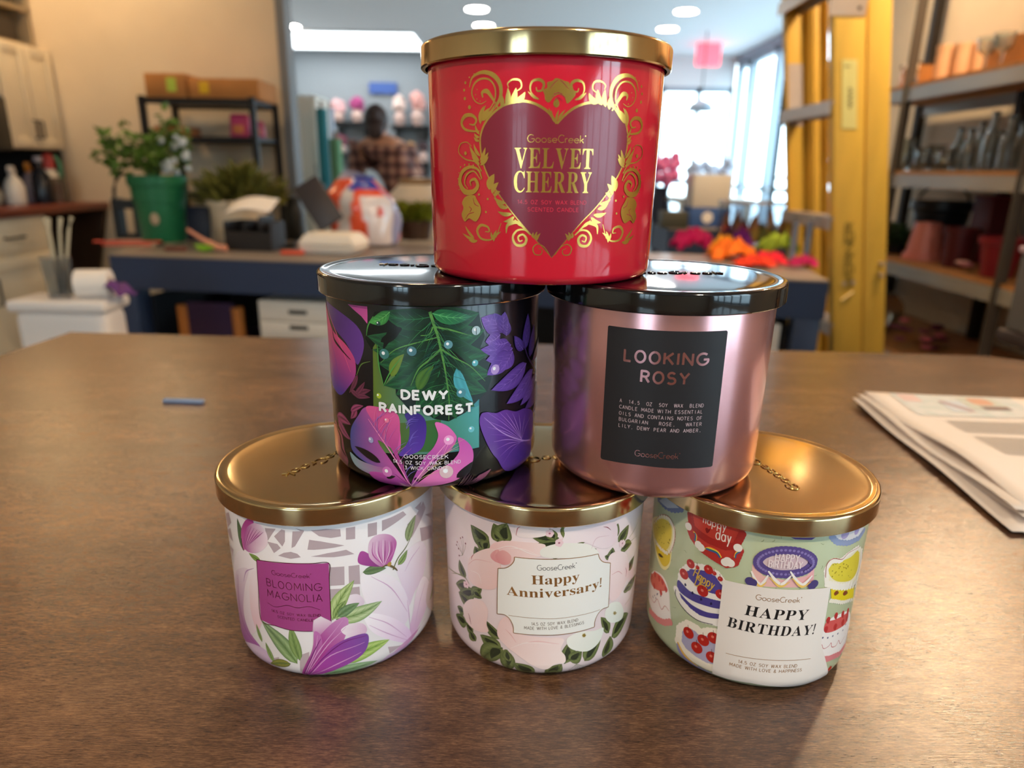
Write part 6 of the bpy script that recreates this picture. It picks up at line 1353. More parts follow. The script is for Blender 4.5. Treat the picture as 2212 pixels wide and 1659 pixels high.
('D',[-49.1,46.8,-48,46.2,-46.9,45.5,-45.9,44.8,-44.6,44.5,-43.2,44.5,-41.8,44.4,-40.5,44.4,-39.1,44.3,-37.8,44.4,-36.4,44.5,-35.1,44.5,-33.8,44.6,-32.5,44.6,-31.2,44.8,-30,45,-28.7,45.2,-27.4,45.3],1.5,1.5,'f4eee8'),
('D',[-50.9,38.6,-50,37.3,-49.2,36,-48.3,34.8,-46.9,34.1,-45.5,33.5,-44,32.9,-42.7,32.2,-41.2,31.8,-39.7,31.5,-38.1,31.2,-36.6,30.9,-35.1,30.9,-33.5,31.2,-31.9,31.6,-30.3,31.9,-28.8,32.1,-27.2,32.3],1.7,1.7,'f4eee8'),
('T','Happy',(-36.3,51.96),5.2,.5,'d8b04a',10.18,1.6,-14,0),
('T','Day',(-36.75,48.3),5.2,.5,'d8b04a',6.87,1.6,-14,0),
('S',[-50.9,38.6,-50.5,35.2,-44.9,31.2,-37.4,29.5,-30.1,30.7],(.3,.4,.3),'2a2440'),
('D',[-43.8,55.9],2.2,2.2,'b82a28'),
('D',[-44.1,56.1],.55,.55,'dd7a70'),
('S',[-44,56.9,-44.4,58.2],(.2,.2,.2),'6a1a18'),
('D',[-34.8,57.1],2.2,2.2,'b82a28'),
('D',[-35.1,57.4],.55,.55,'dd7a70'),
('S',[-34.9,58.1,-35.3,59.5],(.2,.2,.2),'6a1a18'),
('D',[-47,48.9],2.6,2.6,'b82a28'),
('D',[-47.3,49],.65,.65,'dd7a70'),
('S',[-47.1,49.9,-47.5,51.2],(.2,.2,.2),'6a1a18'),
('D',[-36.5,45.4],2.8,2.8,'b82a28'),
('D',[-36.7,45.6],.7,.7,'dd7a70'),
('S',[-36.5,46.4,-36.9,47.8],(.2,.2,.2),'6a1a18'),
('D',[-28.2,47.2],2.4,2.4,'b82a28'),
('D',[-28.4,47.5],.6,.6,'dd7a70'),
('S',[-28.3,48.2,-28.6,49.6],(.2,.2,.2),'6a1a18'),
('D',[-29.2,54.7],1.2,1.2,'b82a28'),
('D',[-29.4,54.9],.3,.3,'dd7a70'),
('S',[-29.3,55.6,-29.6,57],(.2,.2,.2),'6a1a18'),
('D',[-40.1,55.8],1,1,'b82a28'),
('D',[-40.4,56],.25,.25,'dd7a70'),
('S',[-40.2,56.8,-40.6,58.1],(.2,.2,.2),'6a1a18'),
('D',[-32,56.4],1,1,'b82a28'),
('D',[-32.2,56.6],.25,.25,'dd7a70'),
('S',[-32.1,57.3,-32.5,58.7],(.2,.2,.2),'6a1a18'),
('L',[-46.2,44,-44.9,44],1.6,0,('241f50','241f50','241f50'),''),
('L',[-42,41.9,-40.7,41.8],1.6,0,('241f50','241f50','241f50'),''),
('L',[-37.4,40.9,-36.2,40.7],1.6,0,('241f50','241f50','241f50'),''),
('L',[-32.5,40.8,-31.4,40.6],1.6,0,('241f50','241f50','241f50'),''),
('L',[-27.8,41.3,-26.7,41],1.6,0,('241f50','241f50','241f50'),''),
('P',[-77.8,28.3,-71.2,36.3,-61.6,39.5,-56,35.6,-53.6,26,-52.8,19,-59.8,15.2,-69.2,14.5,-78.8,17.8],'f3ebe4',1),
('P',[-76.6,29.1,-69.9,36.2,-62.3,38.2,-57.3,34.8,-63.6,29.9,-71.9,27.2],'dd6a5a',1),
('L',[-75,32.8,-74.1,29.5],2.6,0,('c83a30','d8483a','a82824'),''),
('L',[-70,36.9,-69.3,33.5],2.6,0,('c83a30','d8483a','a82824'),''),
('L',[-64.8,37.8,-64.3,34.4],2.6,0,('c83a30','d8483a','a82824'),''),
('L',[-61.4,38,-60.9,34.6],2.6,0,('c83a30','d8483a','a82824'),''),
('L',[-58.1,35.9,-57.7,32.5],2.6,0,('c83a30','d8483a','a82824'),''),
('L',[-62.1,31.6,-61.6,28.1],2.6,0,('c83a30','d8483a','a82824'),''),
('L',[-69.9,30.3,-69.2,26.9],2.6,0,('c83a30','d8483a','a82824'),''),
('D',[-72.8,12,-69.9,12.8,-67.4,13.4,-65.2,13.8,-63.2,14,-60.9,14.8,-58.7,15.6,-56.7,16.5,-54.7,18,-52.8,19.4],1.8,1.8,'e08a86'),
('S',[-75.1,20.3,-68,20.3,-64.6,24.5,-60,21.8,-57.5,25.4,-54.1,24.7],(.2,.3,.2),'b04030'),
('D',[-66.2,24,-65.5,26.8,-67.8,24.4,-61.8,28,-64.8,27.4,-65.4,26.5,-70.1,22.5,-69.6,22.2],.4,.4,'4a4a6a'),
('P',[-47.5,13,-45.9,21.5,-39.5,25.1,-35.1,23.8,-29.1,28,-27.9,23.6,-27.6,9.2,-31.9,8.9,-39.8,9.3,-45.7,10.4],('a8a4c4','b8b2cc',(-43.7,20.01),(-28.97,11.29)),1),
('D',[-46.6,13.6,-46.6,15.5,-46.6,17.4,-46.7,19.4,-45.6,21.3,-43.9,23.1,-42.3,24.9,-40.6,25.1,-38.9,25.1,-37.4,25,-36,24.3,-34.7,24.2,-33.1,25.4,-31.6,26.4,-30,26.9,-28.4,27.4],2,2,'f4eada'),
('D',[-46.8,12.5,-45.5,11.7,-44.3,10.8,-43.1,9.8,-41.7,9.3,-40.1,9,-38.6,8.6,-37.2,8.2,-35.6,8,-34.1,7.9,-32.5,7.7,-31.1,7.5,-29.4,7.8,-27.9,8.1],2.1,2.1,'f0e6d4'),
('P',[-47.1,11.4,-42.5,7.7,-36.1,5.4,-28.2,4.5,-31.2,3.7,-40.3,3.4,-46,7.3],'8f8cb8',1),
('S',[-46.9,12,-42.5,7.7,-35.3,4.8],(.8,1.4,.6),'e8b85a'),
('D',[-41.4,20.4],2.9,2.9,'b8281f'),
('D',[-42,20.8],.7,.7,'e07a68'),
('S',[-41.5,21.7,-42,24.5],(.25,.25,.2),'5a1414'),
('D',[-33.7,20.5],2.9,2.9,'b8281f'),
('D',[-34.2,20.8],.7,.7,'e07a68'),
('S',[-33.8,21.7,-34.2,24.5],(.25,.25,.2),'5a1414'),
('D',[-29.1,24],2.9,2.9,'b8281f'),
('D',[-29.6,24.4],.7,.7,'e07a68'),
('S',[-29.2,25.2,-29.6,28],(.25,.25,.2),'5a1414'),
('D',[-36.4,15.1],2.9,2.9,'b8281f'),
('D',[-36.9,15.5],.7,.7,'e07a68'),
('S',[-36.5,16.4,-36.9,19.2],(.25,.25,.2),'5a1414'),
('D',[-28.8,13.7],2.9,2.9,'b8281f'),
('D',[-29.3,14.1],.7,.7,'e07a68'),
('S',[-28.9,14.9,-29.4,17.8],(.25,.25,.2),'5a1414'),
('P',[16.2,56.5,15,65,17.4,68.6,23.7,66.7,25.5,68.3,34.3,69.5,42.7,64.4,50,49.5,42.5,47.2,25.9,53.1],'f0e7c8',1),
('P',[16.6,65.5,22.8,66.2,29.7,66.2,37.1,66.8,40.9,56.7,35.6,53,24.2,55.8,18.1,60.2],('e6d64a','dfcb3a',(18.24,64.36),(37,58.36)),1),
('D',[16.8,57.6,16.4,59.1,16.1,60.5,15.7,62,15.3,63.4,15.5,64.7,16.1,65.7,16.7,66.7,17.4,67.7,18.8,67.6,20.4,67.2,22.2,66.7,23.6,67,24.8,67.6,26.1,68.2,27.5,68.6,29,68.9,30.7,69.2,32.5,69.4,34.6,69.3,37.9,67.2,42,64.6,42.6,62.9,43.2,61.2,43.9,59.5,44.7,57.7,45.2,56,44.5,54.9,44,53.8,43.4,52.7,42.9,51.5,42.5,50.3,42,49.1,39.7,49.3,36,50.6,33,51.4,30.5,52.1,28.3,52.5,26.1,53.2,24,54.2,22.1,55,20.3,55.8,18.6,56.5,16.9,57.2],1.3,1.3,'f6efe4'),
('S',[15.5,60,15.1,66.6,18.2,68.8,23.6,67.2,27.5,69.3,36.1,69.2],(.2,.3,.2),'a83a30'),
('D',[27.4,63.4,27.3,61.9,25,60.6,31.2,56.4,28.9,62.3,25.9,62.4,18.8,62.6,25.9,58.4,23.5,59.3,25,64.4,28.8,61.8,25.2,64.5,19.3,59.8,18.5,65.7,20,65.7,32.9,55,27.9,61.3,32.8,58.7,20.6,61.2,23,63.7,22.6,62.9,21.1,61.6],.25,.25,'8a7a1a'),
('P',[19.6,54.1,27.8,50.8,39.9,47.6,42.8,40,32.8,43.1,21.4,47.3],'ead21e',0),
('D',[21.1,47.1,22.5,46.5,24,46,25.5,45.3,27.1,44.6,28.9,43.8,30.6,43.2,32.5,42.7,34.5,42.2,36.9,41.4,39.7,40.4,43.6,38.7],1.1,1.1,'f2ead8'),
('D',[17.1,56.3,18.6,55.5,20.3,54.7,22,53.8,23.8,53.1,25.7,52.5,27.8,51.7,30.1,50.9,32.4,50.2,35.1,49.5,38.4,48.4,42.9,46.6],1.4,1.4,'f6efe4'),
('L',[22.3,50.7,25.6,49.7],2.4,0,('6a3a1a','a83a28','4a5a28'),''),
('L',[28.9,48.6,33.3,46.8],2.4,0,('6a3a1a','a83a28','4a5a28'),''),
('P',[21.4,35.6,26.4,37.5,39.7,34.4,48.9,22.9,51.2,12.2,40,10.4,20.3,16.4,19.6,27.4,19.7,31.8],'f4ece8',1),
('P',[20.8,35.8,26.9,35.5,38.9,33.9,40.2,28.7,33,28.6,21.5,30.4],'d85a58',1),
('L',[21.6,38.6,22.4,34.7],2.6,0,('c02a30','cf3a3a','9a2024'),''),
('L',[26.6,39.2,27.7,35.1],2.6,0,('c02a30','cf3a3a','9a2024'),''),
('L',[32.3,37.9,33.7,33.5],2.6,0,('c02a30','cf3a3a','9a2024'),''),
('L',[37.7,36.8,39.8,31.9],2.6,0,('c02a30','cf3a3a','9a2024'),''),
('L',[21.2,33.9,22.1,30],2.6,0,('c02a30','cf3a3a','9a2024'),''),
('L',[27.6,33.1,28.7,28.9],2.6,0,('c02a30','cf3a3a','9a2024'),''),
('L',[34,32.7,35.6,28.2],2.6,0,('c02a30','cf3a3a','9a2024'),''),
('L',[38.1,33.4,40.4,28.5],2.6,0,('c02a30','cf3a3a','9a2024'),''),
('S',[20.7,24.4,22.4,21.6,25.7,21.8,27.2,23,28.5,20.2,32.2,19.5,33.8,21.5,36.7,18.2,41.1,20],(.25,.35,.25),'b83038'),
('D',[20.5,28,23.9,26.9,27.5,26.5,31.6,26.1,36.6,25.6,39.1,27.5],.5,.5,'3a3f6a'),
('D',[20.6,16.3,22.1,16,23.6,15.5,25.3,15,27.1,14.4,28.8,14.1,30.6,13.9,32.5,13.5,34.6,13,37.1,12.2,39.1,12,40.5,12.3,42.2,12.4,44.3,12.3,47.6,11.4,51.3,10.2],1.7,1.7,'dd8488'),
('D',[30.5,6.8],1.9,1.9,'b8281f'),
('S',[29.9,7.9,30.3,9.4],(.2,.2,.2),'5a1414'),
('D',[21.2,6.3],1.9,1.9,'b8281f'),
('S',[20.7,7.4,20.9,9],(.2,.2,.2),'5a1414'),
('D',[-73.2,74.6,-69.9,75,-67.1,75.1,-64.4,75.3,-61.6,75.9,-59.1,76.4,-56.7,77.3,-54.5,78.5,-52.4,79.7],1.8,1.8,'6a78a0'),
('P',[-71.8,74.5,-62.9,80.6,-53.5,79.6,-62.1,75.4],'b8c0cc',0),
('P',[-3.9,80.7,7.8,80.6,5.8,79.2,-1.4,79.5],'5a4c88',0),
('P',[15.2,79.8,21.4,80.6,37.7,78.1,35.9,73.9,26.2,74.2,17.5,77.1],'e6e4e8',1),
('D',[15.2,79.8,16.4,78.5,17.8,77.2,19.4,76.2,21.2,75.7,23.2,75.1,25.4,74.5,27.4,74.3,29.4,74.3,31.6,74.3,34.1,74.1,35.5,74.8,37,75.5,38.6,76.1],1.5,1.5,'93a2c6'),
('D',[22.7,79.5],2.4,2.4,'b0a4d0'),
('D',[31.1,78.8],2,2,'b0a4d0'),
('#','label','ink'),
('P',[-27.9,55.1,-16.1,55.7,-2.3,55.6,9.6,55.5,18.9,54.8,19.3,40.5,19.4,25.6,31.8,.3,5.3,4.2,-10.4,5.7,-20.8,4.9,-27.9,5,-27.8,29.9],'eee5de',0),
('#','lettering','ink'),
('G','HAPPY',(-3.85,42.91),5,'17181a',26.88,.12,-1,.08),
('G','BIRTHDAY!',(-4.74,34.78),5,'17181a',38.21,.12,-1,.08),
('#','foil_lettering','bronze'),
('T','GooseCreek*',(-4.12,50.49),2.6,.26,'',19.08,.9,0,0),
('S',[-23,18.6,-15.6,18.9,-4.8,19.3,4.9,19.3,14.9,18.8],(.25,.25,.25),''),
('T','14.5 OZ SOY WAX BLEND',(-4.43,16.13),1.6,.22,'',25.68,1.6,0,0),
('T','MADE WITH LOVE & HAPPINESS',(-4.84,13.57),1.6,.22,'',31.93,1.6,0,0),
],
}
FOILS['bronze2'] = mat('plum_bronze_foil', '8f4a62', .3, 1.0)
def pairs(q): return [(q[i], q[i + 1]) for i in range(0, len(q), 2)]
def flip(it, ax):
    f = lambda q: [2 * ax - v if i % 2 == 0 else v for i, v in enumerate(q)]
    if it[0] == 'L': return ('L', f(it[1]), it[2], -it[3]) + tuple(it[4:])
    return (it[0], f(it[1])) + tuple(it[2:])
def unfold(items):
    out = []; start = 0
    for it in items:
        if it[0] == '<': start = len(out)
        elif it[0] == '>': out += [flip(q, it[1]) for q in out[start:]]
        else: out.append(it)
    return out
class Layers:
    """each printed shape lies just over the shapes it overlaps, so the whole print stays paper thin"""
    def __init__(s): s.b = []
    def over(s, pts, pad=0.0):
        x0 = min(p[0] for p in pts) - pad; x1 = max(p[0] for p in pts) + pad; y0 = min(p[1] for p in pts) - pad; y1 = max(p[1] for p in pts) + pad
        n = 0
        for a, b, c, d, l in s.b:
            if a < x1 and b > x0 and c < y1 and d > y0 and l > n: n = l
        s.b.append((x0, x1, y0, y1, n + 1)); return n + 1
def art(k, jar):
    wr = None; name = None; m = None; ly = Layers()
    def flush():
        if wr is not None: wrap_build(wr, k, jar, name, m)
    for it in unfold(ART[k]):
        t = it[0]
        if t == '#':
            flush(); name = it[1]; m = ink('jar_ink_' + ('matte' if k == 'o' else 'gloss'), .5 if k == 'o' else .30, 0 if k == 'o' else .18) if it[2] == 'ink' else FOILS[it[2]]
            wr = Wrap(0)
        elif t == 'P':
            pts = catmull(pairs(it[1]), True, 5) if it[3] else pairs(it[1])
            wr.n = ly.over(pts); wr.poly([pts], grad(it[2] or 'ffffff'))
        elif t == 'S':
            w0, w1, w2 = it[2]; pts = catmull(pairs(it[1]), False, 5); wr.n = ly.over(pts, max(it[2]) / 2)
            ribbon(wr, pts, lambda q, a=w0, b=w1, c=w2: (a + (b - a) * q * 2 if q < .5 else b + (c - b) * (q - .5) * 2), it[3] or 'ffffff')
        elif t == 'D':
            P_ = pairs(it[1]); rx, ry, c = it[2:5]; N = 10 if rx < .8 else 16
            for x, y in P_:
                q = [(x + rx * math.cos(2 * math.pi * i / N), y + ry * math.sin(2 * math.pi * i / N)) for i in range(N)]
                wr.n = ly.over(q); wr.poly([q], grad(c or 'ffffff'))
        elif t == 'L':
            a, b = pairs(it[1]); W, bend, (c0, c1, c2), v = it[2:6]
            dx, dy = b[0] - a[0], b[1] - a[1]; Ln = math.hypot(dx, dy) or 1; nx, ny = -dy / Ln, dx / Ln
            c0, c1, c2 = (lin(q or 'ffffff') for q in (c0, c1, c2))
            mid = lambda q: (a[0] + dx * q + nx * bend * math.sin(math.pi * q), a[1] + dy * q + ny * bend * math.sin(math.pi * q))
            wid = lambda q: W / 2 * (math.sin(math.pi * q ** .75)) ** .85
            rows = []; N = 9
            for i in range(N + 1):
                q = i / N; p = mid(q); w_ = max(wid(q), 1e-3)
                ce = tuple(c0[j] + (c2[j] - c0[j]) * q for j in range(4)); cm = tuple(c1[j] * .8 + ce[j] * .2 for j in range(4))
                rows.append([(p[0] + nx * w_, p[1] + ny * w_, ce), (p[0] + nx * w_ * .5, p[1] + ny * w_ * .5, cm), (p[0], p[1], ce), (p[0] - nx * w_ * .5, p[1] - ny * w_ * .5, cm), (p[0] - nx * w_, p[1] - ny * w_, ce)])
            wr.n = ly.over([r[:2] for R_ in rows for r in R_]); wr.strip(rows)
            if v:
                wr.n = ly.over([r[:2] for R_ in rows for r in R_])
                ribbon(wr, [mid(i / 8) for i in range(9)], lambda q: .28 * (1 - q) + .06, v)
                for i in range(1, 5):
                    for s in (1, -1):
                        q = i / 6; p = mid(q); e = mid(min(1, q + .2)); w_ = wid(q + .12) * .75 * s
                        ribbon(wr, [p, (e[0] + nx * w_, e[1] + ny * w_)], lambda q: .16 * (1 - q) + .03, v)
        elif t == 'T':
            s, (x, y), h, lw, c, width, sp, rot, mono = it[1:10]
            L_ = line_text(s, x, y, h, lw, sp, width, mono, rot); wr.n = ly.over([p for pl in L_ for p in pl], lw)
            for pl in L_:
                run = [pl[0]]; runs = [run]; corners = []
                for p0, p1, p2 in zip(pl, pl[1:], pl[2:]):
                    run.append(p1)
                    d1 = math.atan2(p1[1] - p0[1], p1[0] - p0[0]); d2 = math.atan2(p2[1] - p1[1], p2[0] - p1[0])
                    if abs((d2 - d1 + math.pi) % (2 * math.pi) - math.pi) > .6: run = [p1]; runs.append(run); corners.append(p1)
                run.append(pl[-1])
                for k_, q in enumerate(runs):
                    ribbon(wr, q, lambda q_, w=lw: w, c or 'ffffff')
                    wr.n += .015
                if lw > .15:
                    for p in corners: wr.n += .015; wr.poly([[(p[0] + lw / 2 * math.cos(i * .7854), p[1] + lw / 2 * math.sin(i * .7854)) for i in range(8)]], grad(c or 'ffffff'))
        elif t == 'G':
            s, (x, y), h, c, width, sp, rot, sl = it[1:9]
            G_ = serif_text(s, x, y, h, width, sp, rot, sl); wr.n = ly.over([p for g in G_ for l in g for p in l])
            for ch, loops in zip(s.replace(' ', ''), G_):
                for grp in ([[l] for l in loops] if ch in 'i!' else [loops]): wr.poly(grp, grad(c or 'ffffff'))
    flush()

# ---------------------------------------------------------------- the six candles
J = {}
J['r'] = candle('r', 'red glass candle with gold scrollwork heart and gold lid, topmost of the pyramid', mat('red_glass', 'cf1a33', .12, coat=.6), GOLD_LID, GOLD_TOP, 0, True)
J['d'] = candle('d', 'black candle with purple and green jungle leaves and black lid, left of the middle row', mat('black_glass', '101016', .25, coat=.25), BLACK_LID, BLACK_LID, 172, False)
J['o'] = candle('o', 'rose gold metallic candle with square black label and black lid, right of the middle row', mat('rose_metal', 'd39c9e', .24, .85, coat=.3), BLACK_LID, BLACK_LID, 4, False)
J['m'] = candle('m', 'white candle with magnolia flowers and magenta square label, bottom row left', mat('white_glass', 'ece6e8', .25, coat=.5), GOLD_LID, GOLD_TOP, 236, True)
J['a'] = candle('a', 'pale pink candle with peony wreath and cream plaque, bottom row middle', mat('blush_glass', 'e9d6d8', .25, coat=.5), GOLD_LID, GOLD_TOP, 190, True)
J['b'] = candle('b', 'sage green candle printed with party cakes and a white label, bottom row right', mat('sage_glass', 'b9c2a0', .25, coat=.5), GOLD_LID, GOLD_TOP, 106, True)
for k_ in J: art(k_, J[k_][1])

# ---------------------------------------------------------------- left: kitchen wall
def px2m(n, Y): return n * Y * 1.0 / FPX
CREAM = mat('cream_cabinet_paint', 'e6d8bd', .45)
STEEL = mat('dark_steel', '33302e', .45, .6)
GREY = mat('grey_steel', '8d8a86', .45, .4)
BLACK = mat('black_plastic', '131314', .4)
def handle(mb, a, b, out=(.025, 0, 0), r=.006):
    a, b, o = Vector(a), Vector(b), Vector(out); return mb.tube([a, a + o, b + o, b], r, 6)
def kitchen():
    t = thing('kitchen_base_cabinet', 'cream base cabinet with panelled doors under the brown counter at the left wall', 'cabinet', (-2.87, 2.9, 0))
    MB().box((0, 0, .48), (.72, 1.75, .78)).build('body', CREAM, t, smooth=False)
    MB().box((-.03, 0, .045), (.62, 1.72, .09)).build('toe_kick', STEEL, t, smooth=False)
    for i, y in enumerate((-.585, 0, .585)):
        d = MB().box((.365, y, .40), (.02, .56, .56), bevel=.003)
        f = d
        for yy in (-.25, .25): f.box((.38, y + yy, .40), (.014, .06, .56), bevel=.003)
        for zz in (.15, .65): f.box((.38, y, zz), (.014, .44, .06), bevel=.003)
        f.bar((.378, y + .2, .18), (.378, y - .2, .62), .012, .05)
        do = d.build('door', CREAM, t)
        handle(MB(), (.385, y - .2, .47), (.385, y - .2, .60)).build('handle', STEEL, do)
        dr = MB().box((.365, y, .775), (.02, .56, .15), bevel=.003).build('drawer', CREAM, t)
        handle(MB(), (.375, y - .06, .775), (.375, y + .06, .775)).build('handle', STEEL, dr)
    o = MB().box((-2.86, 3.17, .89), (.77, 2.34, .04), bevel=.006).build('kitchen_counter', mat('cherry_worktop', '6a2f1d', .35, vary=.2, vscale=6, stretch=(4, .4, 1)))
    tag(o, 'reddish brown wooden worktop running along the left wall cabinets', 'worktop')
    o = MB().prism([(-3.24, .0), (-2.72, .0), (-2.49, .868), (-3.24, .868)], .03, Matrix(((1, 0, 0, 0), (0, 0, -1, 4.34), (0, 1, 0, 0), (0, 0, 0, 1)))).build('gap_shade_sheet', mat('dark_brown_panel', '3a2a20', .6), smooth=False)  # sloped dark sheet stands in for the shade in the gap below the worktop
    tag(o, 'dark brown sheet painted in for the shaded gap under the end of the left worktop', 'panel')
    st = MB().box((-3.235, 3.3, 1.06), (.03, 2.08, .29)).build('trim_4', mat('dark_backsplash', '231d1a', .3), smooth=False, kind='structure')
    MB().box((-2.98, 4.337, 1.06), (.52, .02, .29)).build('trim_5', mat('dark_backsplash'), smooth=False, kind='structure')
    def upper(y0, y1, z0, z1, label, hz):
        t = thing('wall_cabinet', label, 'cabinet', (-2.975, (y0 + y1) / 2, z0))
        MB().box((0, 0, (z1 - z0) / 2), (.53, y1 - y0, z1 - z0)).build('body', CREAM, t, smooth=False)
        w = (y1 - y0) / 2
        for s in (-1, 1):
            d = MB().box((.272, s * w / 2, (z1 - z0) / 2), (.018, w - .008, z1 - z0 - .01), bevel=.003)
            for e in (-1, 1):
                d.box((.285, s * w / 2 + e * (w / 2 - .03), (z1 - z0) / 2), (.012, .05, z1 - z0 - .01), bevel=.002)
                d.box((.285, s * w / 2, (z1 - z0) / 2 + e * ((z1 - z0) / 2 - .035)), (.012, w - .11, .05), bevel=.002)
            do = d.build('door', CREAM, t)
            handle(MB(), (.29, s * .022, .03 + hz), (.29, s * .022, .12 + hz)).build('handle', STEEL, do)
    upper(3.88, 4.34, 1.205, 1.75, 'cream wall cabinet with two tall doors in the corner beside the beige wall', .03)
    upper(3.2, 3.87, 1.47, 1.75, 'short cream wall cabinet above the black microwave at the left edge', .01)
    t = thing('microwave_oven', 'black microwave oven hanging under the short wall cabinet at the left edge', 'microwave', (-2.94, 3.54, 1.19))
    MB().box((0, 0, .135), (.56, .64, .27), bevel=.01).build('body', BLACK, t)
    MB().box((.285, .06, .135), (.015, .48, .24), bevel=.004).build('door', mat('dark_glass', '0a0a0b', .1), t)
    handle(MB(), (.29, -.15, .05), (.29, -.15, .22)).build('handle', GREY, t)
    # open cubby shelf over the cabinets
    t = thing('open_cubby_shelf', 'open cream cubby shelf on top of the left wall cabinets', 'shelf', (-2.99, 3.77, 1.75))
    f = MB()
    for z in (.01, .20, .39): f.box((0, 0, z), (.46, 1.13, .02))
    for y in (-.56, -.19, .18, .56): f.box((0, y, .2), (.46, .02, .4))
    f.box((-.22, 0, .2), (.02, 1.13, .4)); f.build('frame', mat('cubby_paint', 'a8977c', .5), t, smooth=False)
    n = 0
    for y in (3.395, 3.765, 4.14):
        for z, w in ((1.771, 'lower'), (1.961, 'upper')):
            tt = thing('storage_basket', 'dark basket in the %s cubby row, %s' % (w, {3.395: 'at the photo edge', 3.765: 'in the middle bay', 4.14: 'nearest the beige wall'}[y]), 'basket', (-3.0, y, z), 0, 'dark baskets in the cubby shelf')
            f = MB(); f.box((0, 0, .065), (.38, .3, .13), bevel=.015); f.build('body', mat('dark_basket', '4a4238', .8), tt)
            MB().box((0, 0, .135), (.39, .31, .012), bevel=.004).build('rim', mat('basket_rim', '5c5244', .8), tt)
kitchen()

def spray(name, label, cat, p, h, r, body, head, cap, group=None, trigger=True):
    t = thing(name, label, cat, p, R(-60), group)
    MB().lathe([(.0001, 0), (r * .92, 0), (r, .008), (r, h * .45), (r * .75, h * .6), (r * .33, h * .74), (r * .3, h * .8)], 24, cap0=False).build('bottle', body, t)
    m = MB(); m.cone((0, 0, h * .78), (0, 0, h * .86), r * .42, r * .42); m.box((r * .25, 0, h * .91), (r * 1.9, r * .6, h * .11), bevel=r * .12)
    m.cone((r * 1.1, 0, h * .91), (r * 1.45, 0, h * .91), r * .18, r * .18, 10)
    hd = m.build('spray_head', head, t)
    if trigger: MB().box((r * .75, 0, h * .8), (r * .2, r * .35, h * .16), rot=(0, R(-20), 0), bevel=r * .05).build('trigger', cap, hd)
    return t
WHITEP = mat('white_plastic', 'efe6d8', .35)
ZC = .911
p = atz(38, 441, ZC); spray('spray_bottle', 'white spray bottle nearest the photo edge on the left worktop', 'bottle', p, .21, .05, WHITEP, WHITEP, WHITEP)
p = at(72, 432, 4.10); p.z = ZC; spray('spray_bottle', 'pale spray bottle with an orange nozzle on the left worktop', 'bottle', p, .23, .045, mat('grey_lilac_plastic', '8f8795', .4), mat('orange_plastic', 'd98a1e', .4), mat('orange_plastic'))
p = atz(18, 436, ZC)
t = thing('round_canister', 'small round cream canister lying in front of the white spray bottle', 'canister', (p.x + .07, p.y - .2, ZC))
MB().lathe([(.0001, 0), (.035, 0), (.05, .02), (.052, .05), (.035, .08), (.02, .09), (.02, .1), (.0001, .1)], 24, cap0=False).build('body', mat('cream_ceramic', 'f2d9b8', .3), t)
MB().lathe([(.0001, .098), (.03, .098), (.03, .108), (.0001, .112)], 24, cap0=False).build('lid', mat('tan_lid', 'b08a5c', .5), t)
p = at(96, 428, 4.05); p.z = ZC
t = thing('dark_bottle', 'dark blue bottle behind the orange nozzled spray bottle', 'bottle', p)
MB().lathe([(.0001, 0), (.045, 0), (.047, .01), (.047, .15), (.02, .19), (.018, .23), (.0001, .23)], 24, cap0=False).build('body', mat('navy_glass', '161b26', .2), t)
MB().lathe([(.0001, .228), (.022, .228), (.022, .255), (.0001, .255)], 20, cap0=False).build('cap', mat('pale_cap', '9a96a0', .4), t)
p = at(128, 427, 4.15); p.z = ZC
t = thing('drinking_glass', 'clear tumbler on the left worktop beside the dark blue bottle', 'glass', p)
MB().lathe([(.0001, 0), (.035, 0), (.045, .14), (.042, .14), (.033, .008), (.0001, .008)], 24, cap0=False, cap1=False).build('tumbler', mat('smoky_glass', 'cdbfae', .08, trans=.85), t)
p = atz(160, 428, ZC); p.y = 4.24; p.x = -2.74
t = thing('squeeze_bottle', 'red and white bottle with a red cap at the end of the left worktop', 'bottle', p)
MB().lathe([(.0001, 0), (.045, 0), (.047, .01), (.047, .10)], 24, cap0=False, cap1=False).build('base_band', mat('red_plastic', 'a8201c', .4), t)
MB().lathe([(.047, .10), (.046, .15), (.03, .18), (.022, .19)], 24, cap0=False, cap1=True).build('bottle', WHITEP, t)
MB().lathe([(.0001, .188), (.03, .188), (.032, .25), (.018, .275), (.0001, .275)], 24, cap0=False).build('cap', mat('coral_red_plastic', 'c94a45', .4), t)
MB().tube([(.035, .01, .26), (.06, .01, .22), (.065, 0, .15), (.05, 0, .10)], .01, 8).build('ribbon', mat('mint_ribbon', '5f9a7c', .6), t)

# leaves shared by the plants
def foliage(name, parent, m, n, gen, seed, L=(.03, .06), W=.5):
    rnd = random.Random(seed); mb = MB()
    for i in range(n):
        c, d = gen(rnd)
        d = Vector(d).normalized(); l = rnd.uniform(*L); u = d.cross(Vector((rnd.uniform(-1, 1), rnd.uniform(-1, 1), 1))).normalized(); w = l * W / 2
        nrm = d.cross(u); c = Vector(c)
        pts = [c, c + d * l * .35 + u * w - nrm * w * .3, c + d * l * .7 + u * w * .8 - nrm * w * .2, c + d * l - nrm * w * .5, c + d * l * .7 - u * w * .8 - nrm * w * .2, c + d * l * .35 - u * w - nrm * w * .3, c + d * l * .5 + nrm * w * .25]
        V = [mb.bm.verts.new(q) for q in pts]
        for a, b in zip(range(6), (1, 2, 3, 4, 5, 0)): mb.bm.faces.new((V[a], V[b], V[6]))
    return mb.build(name, m, parent)
LEAF = mat('leaf_green', '4a6a24', .5, color2='6f8f35', vscale=15)
OLIVE = mat('olive_grass', '55551c', .6, color2='7d7a34', vscale=20)

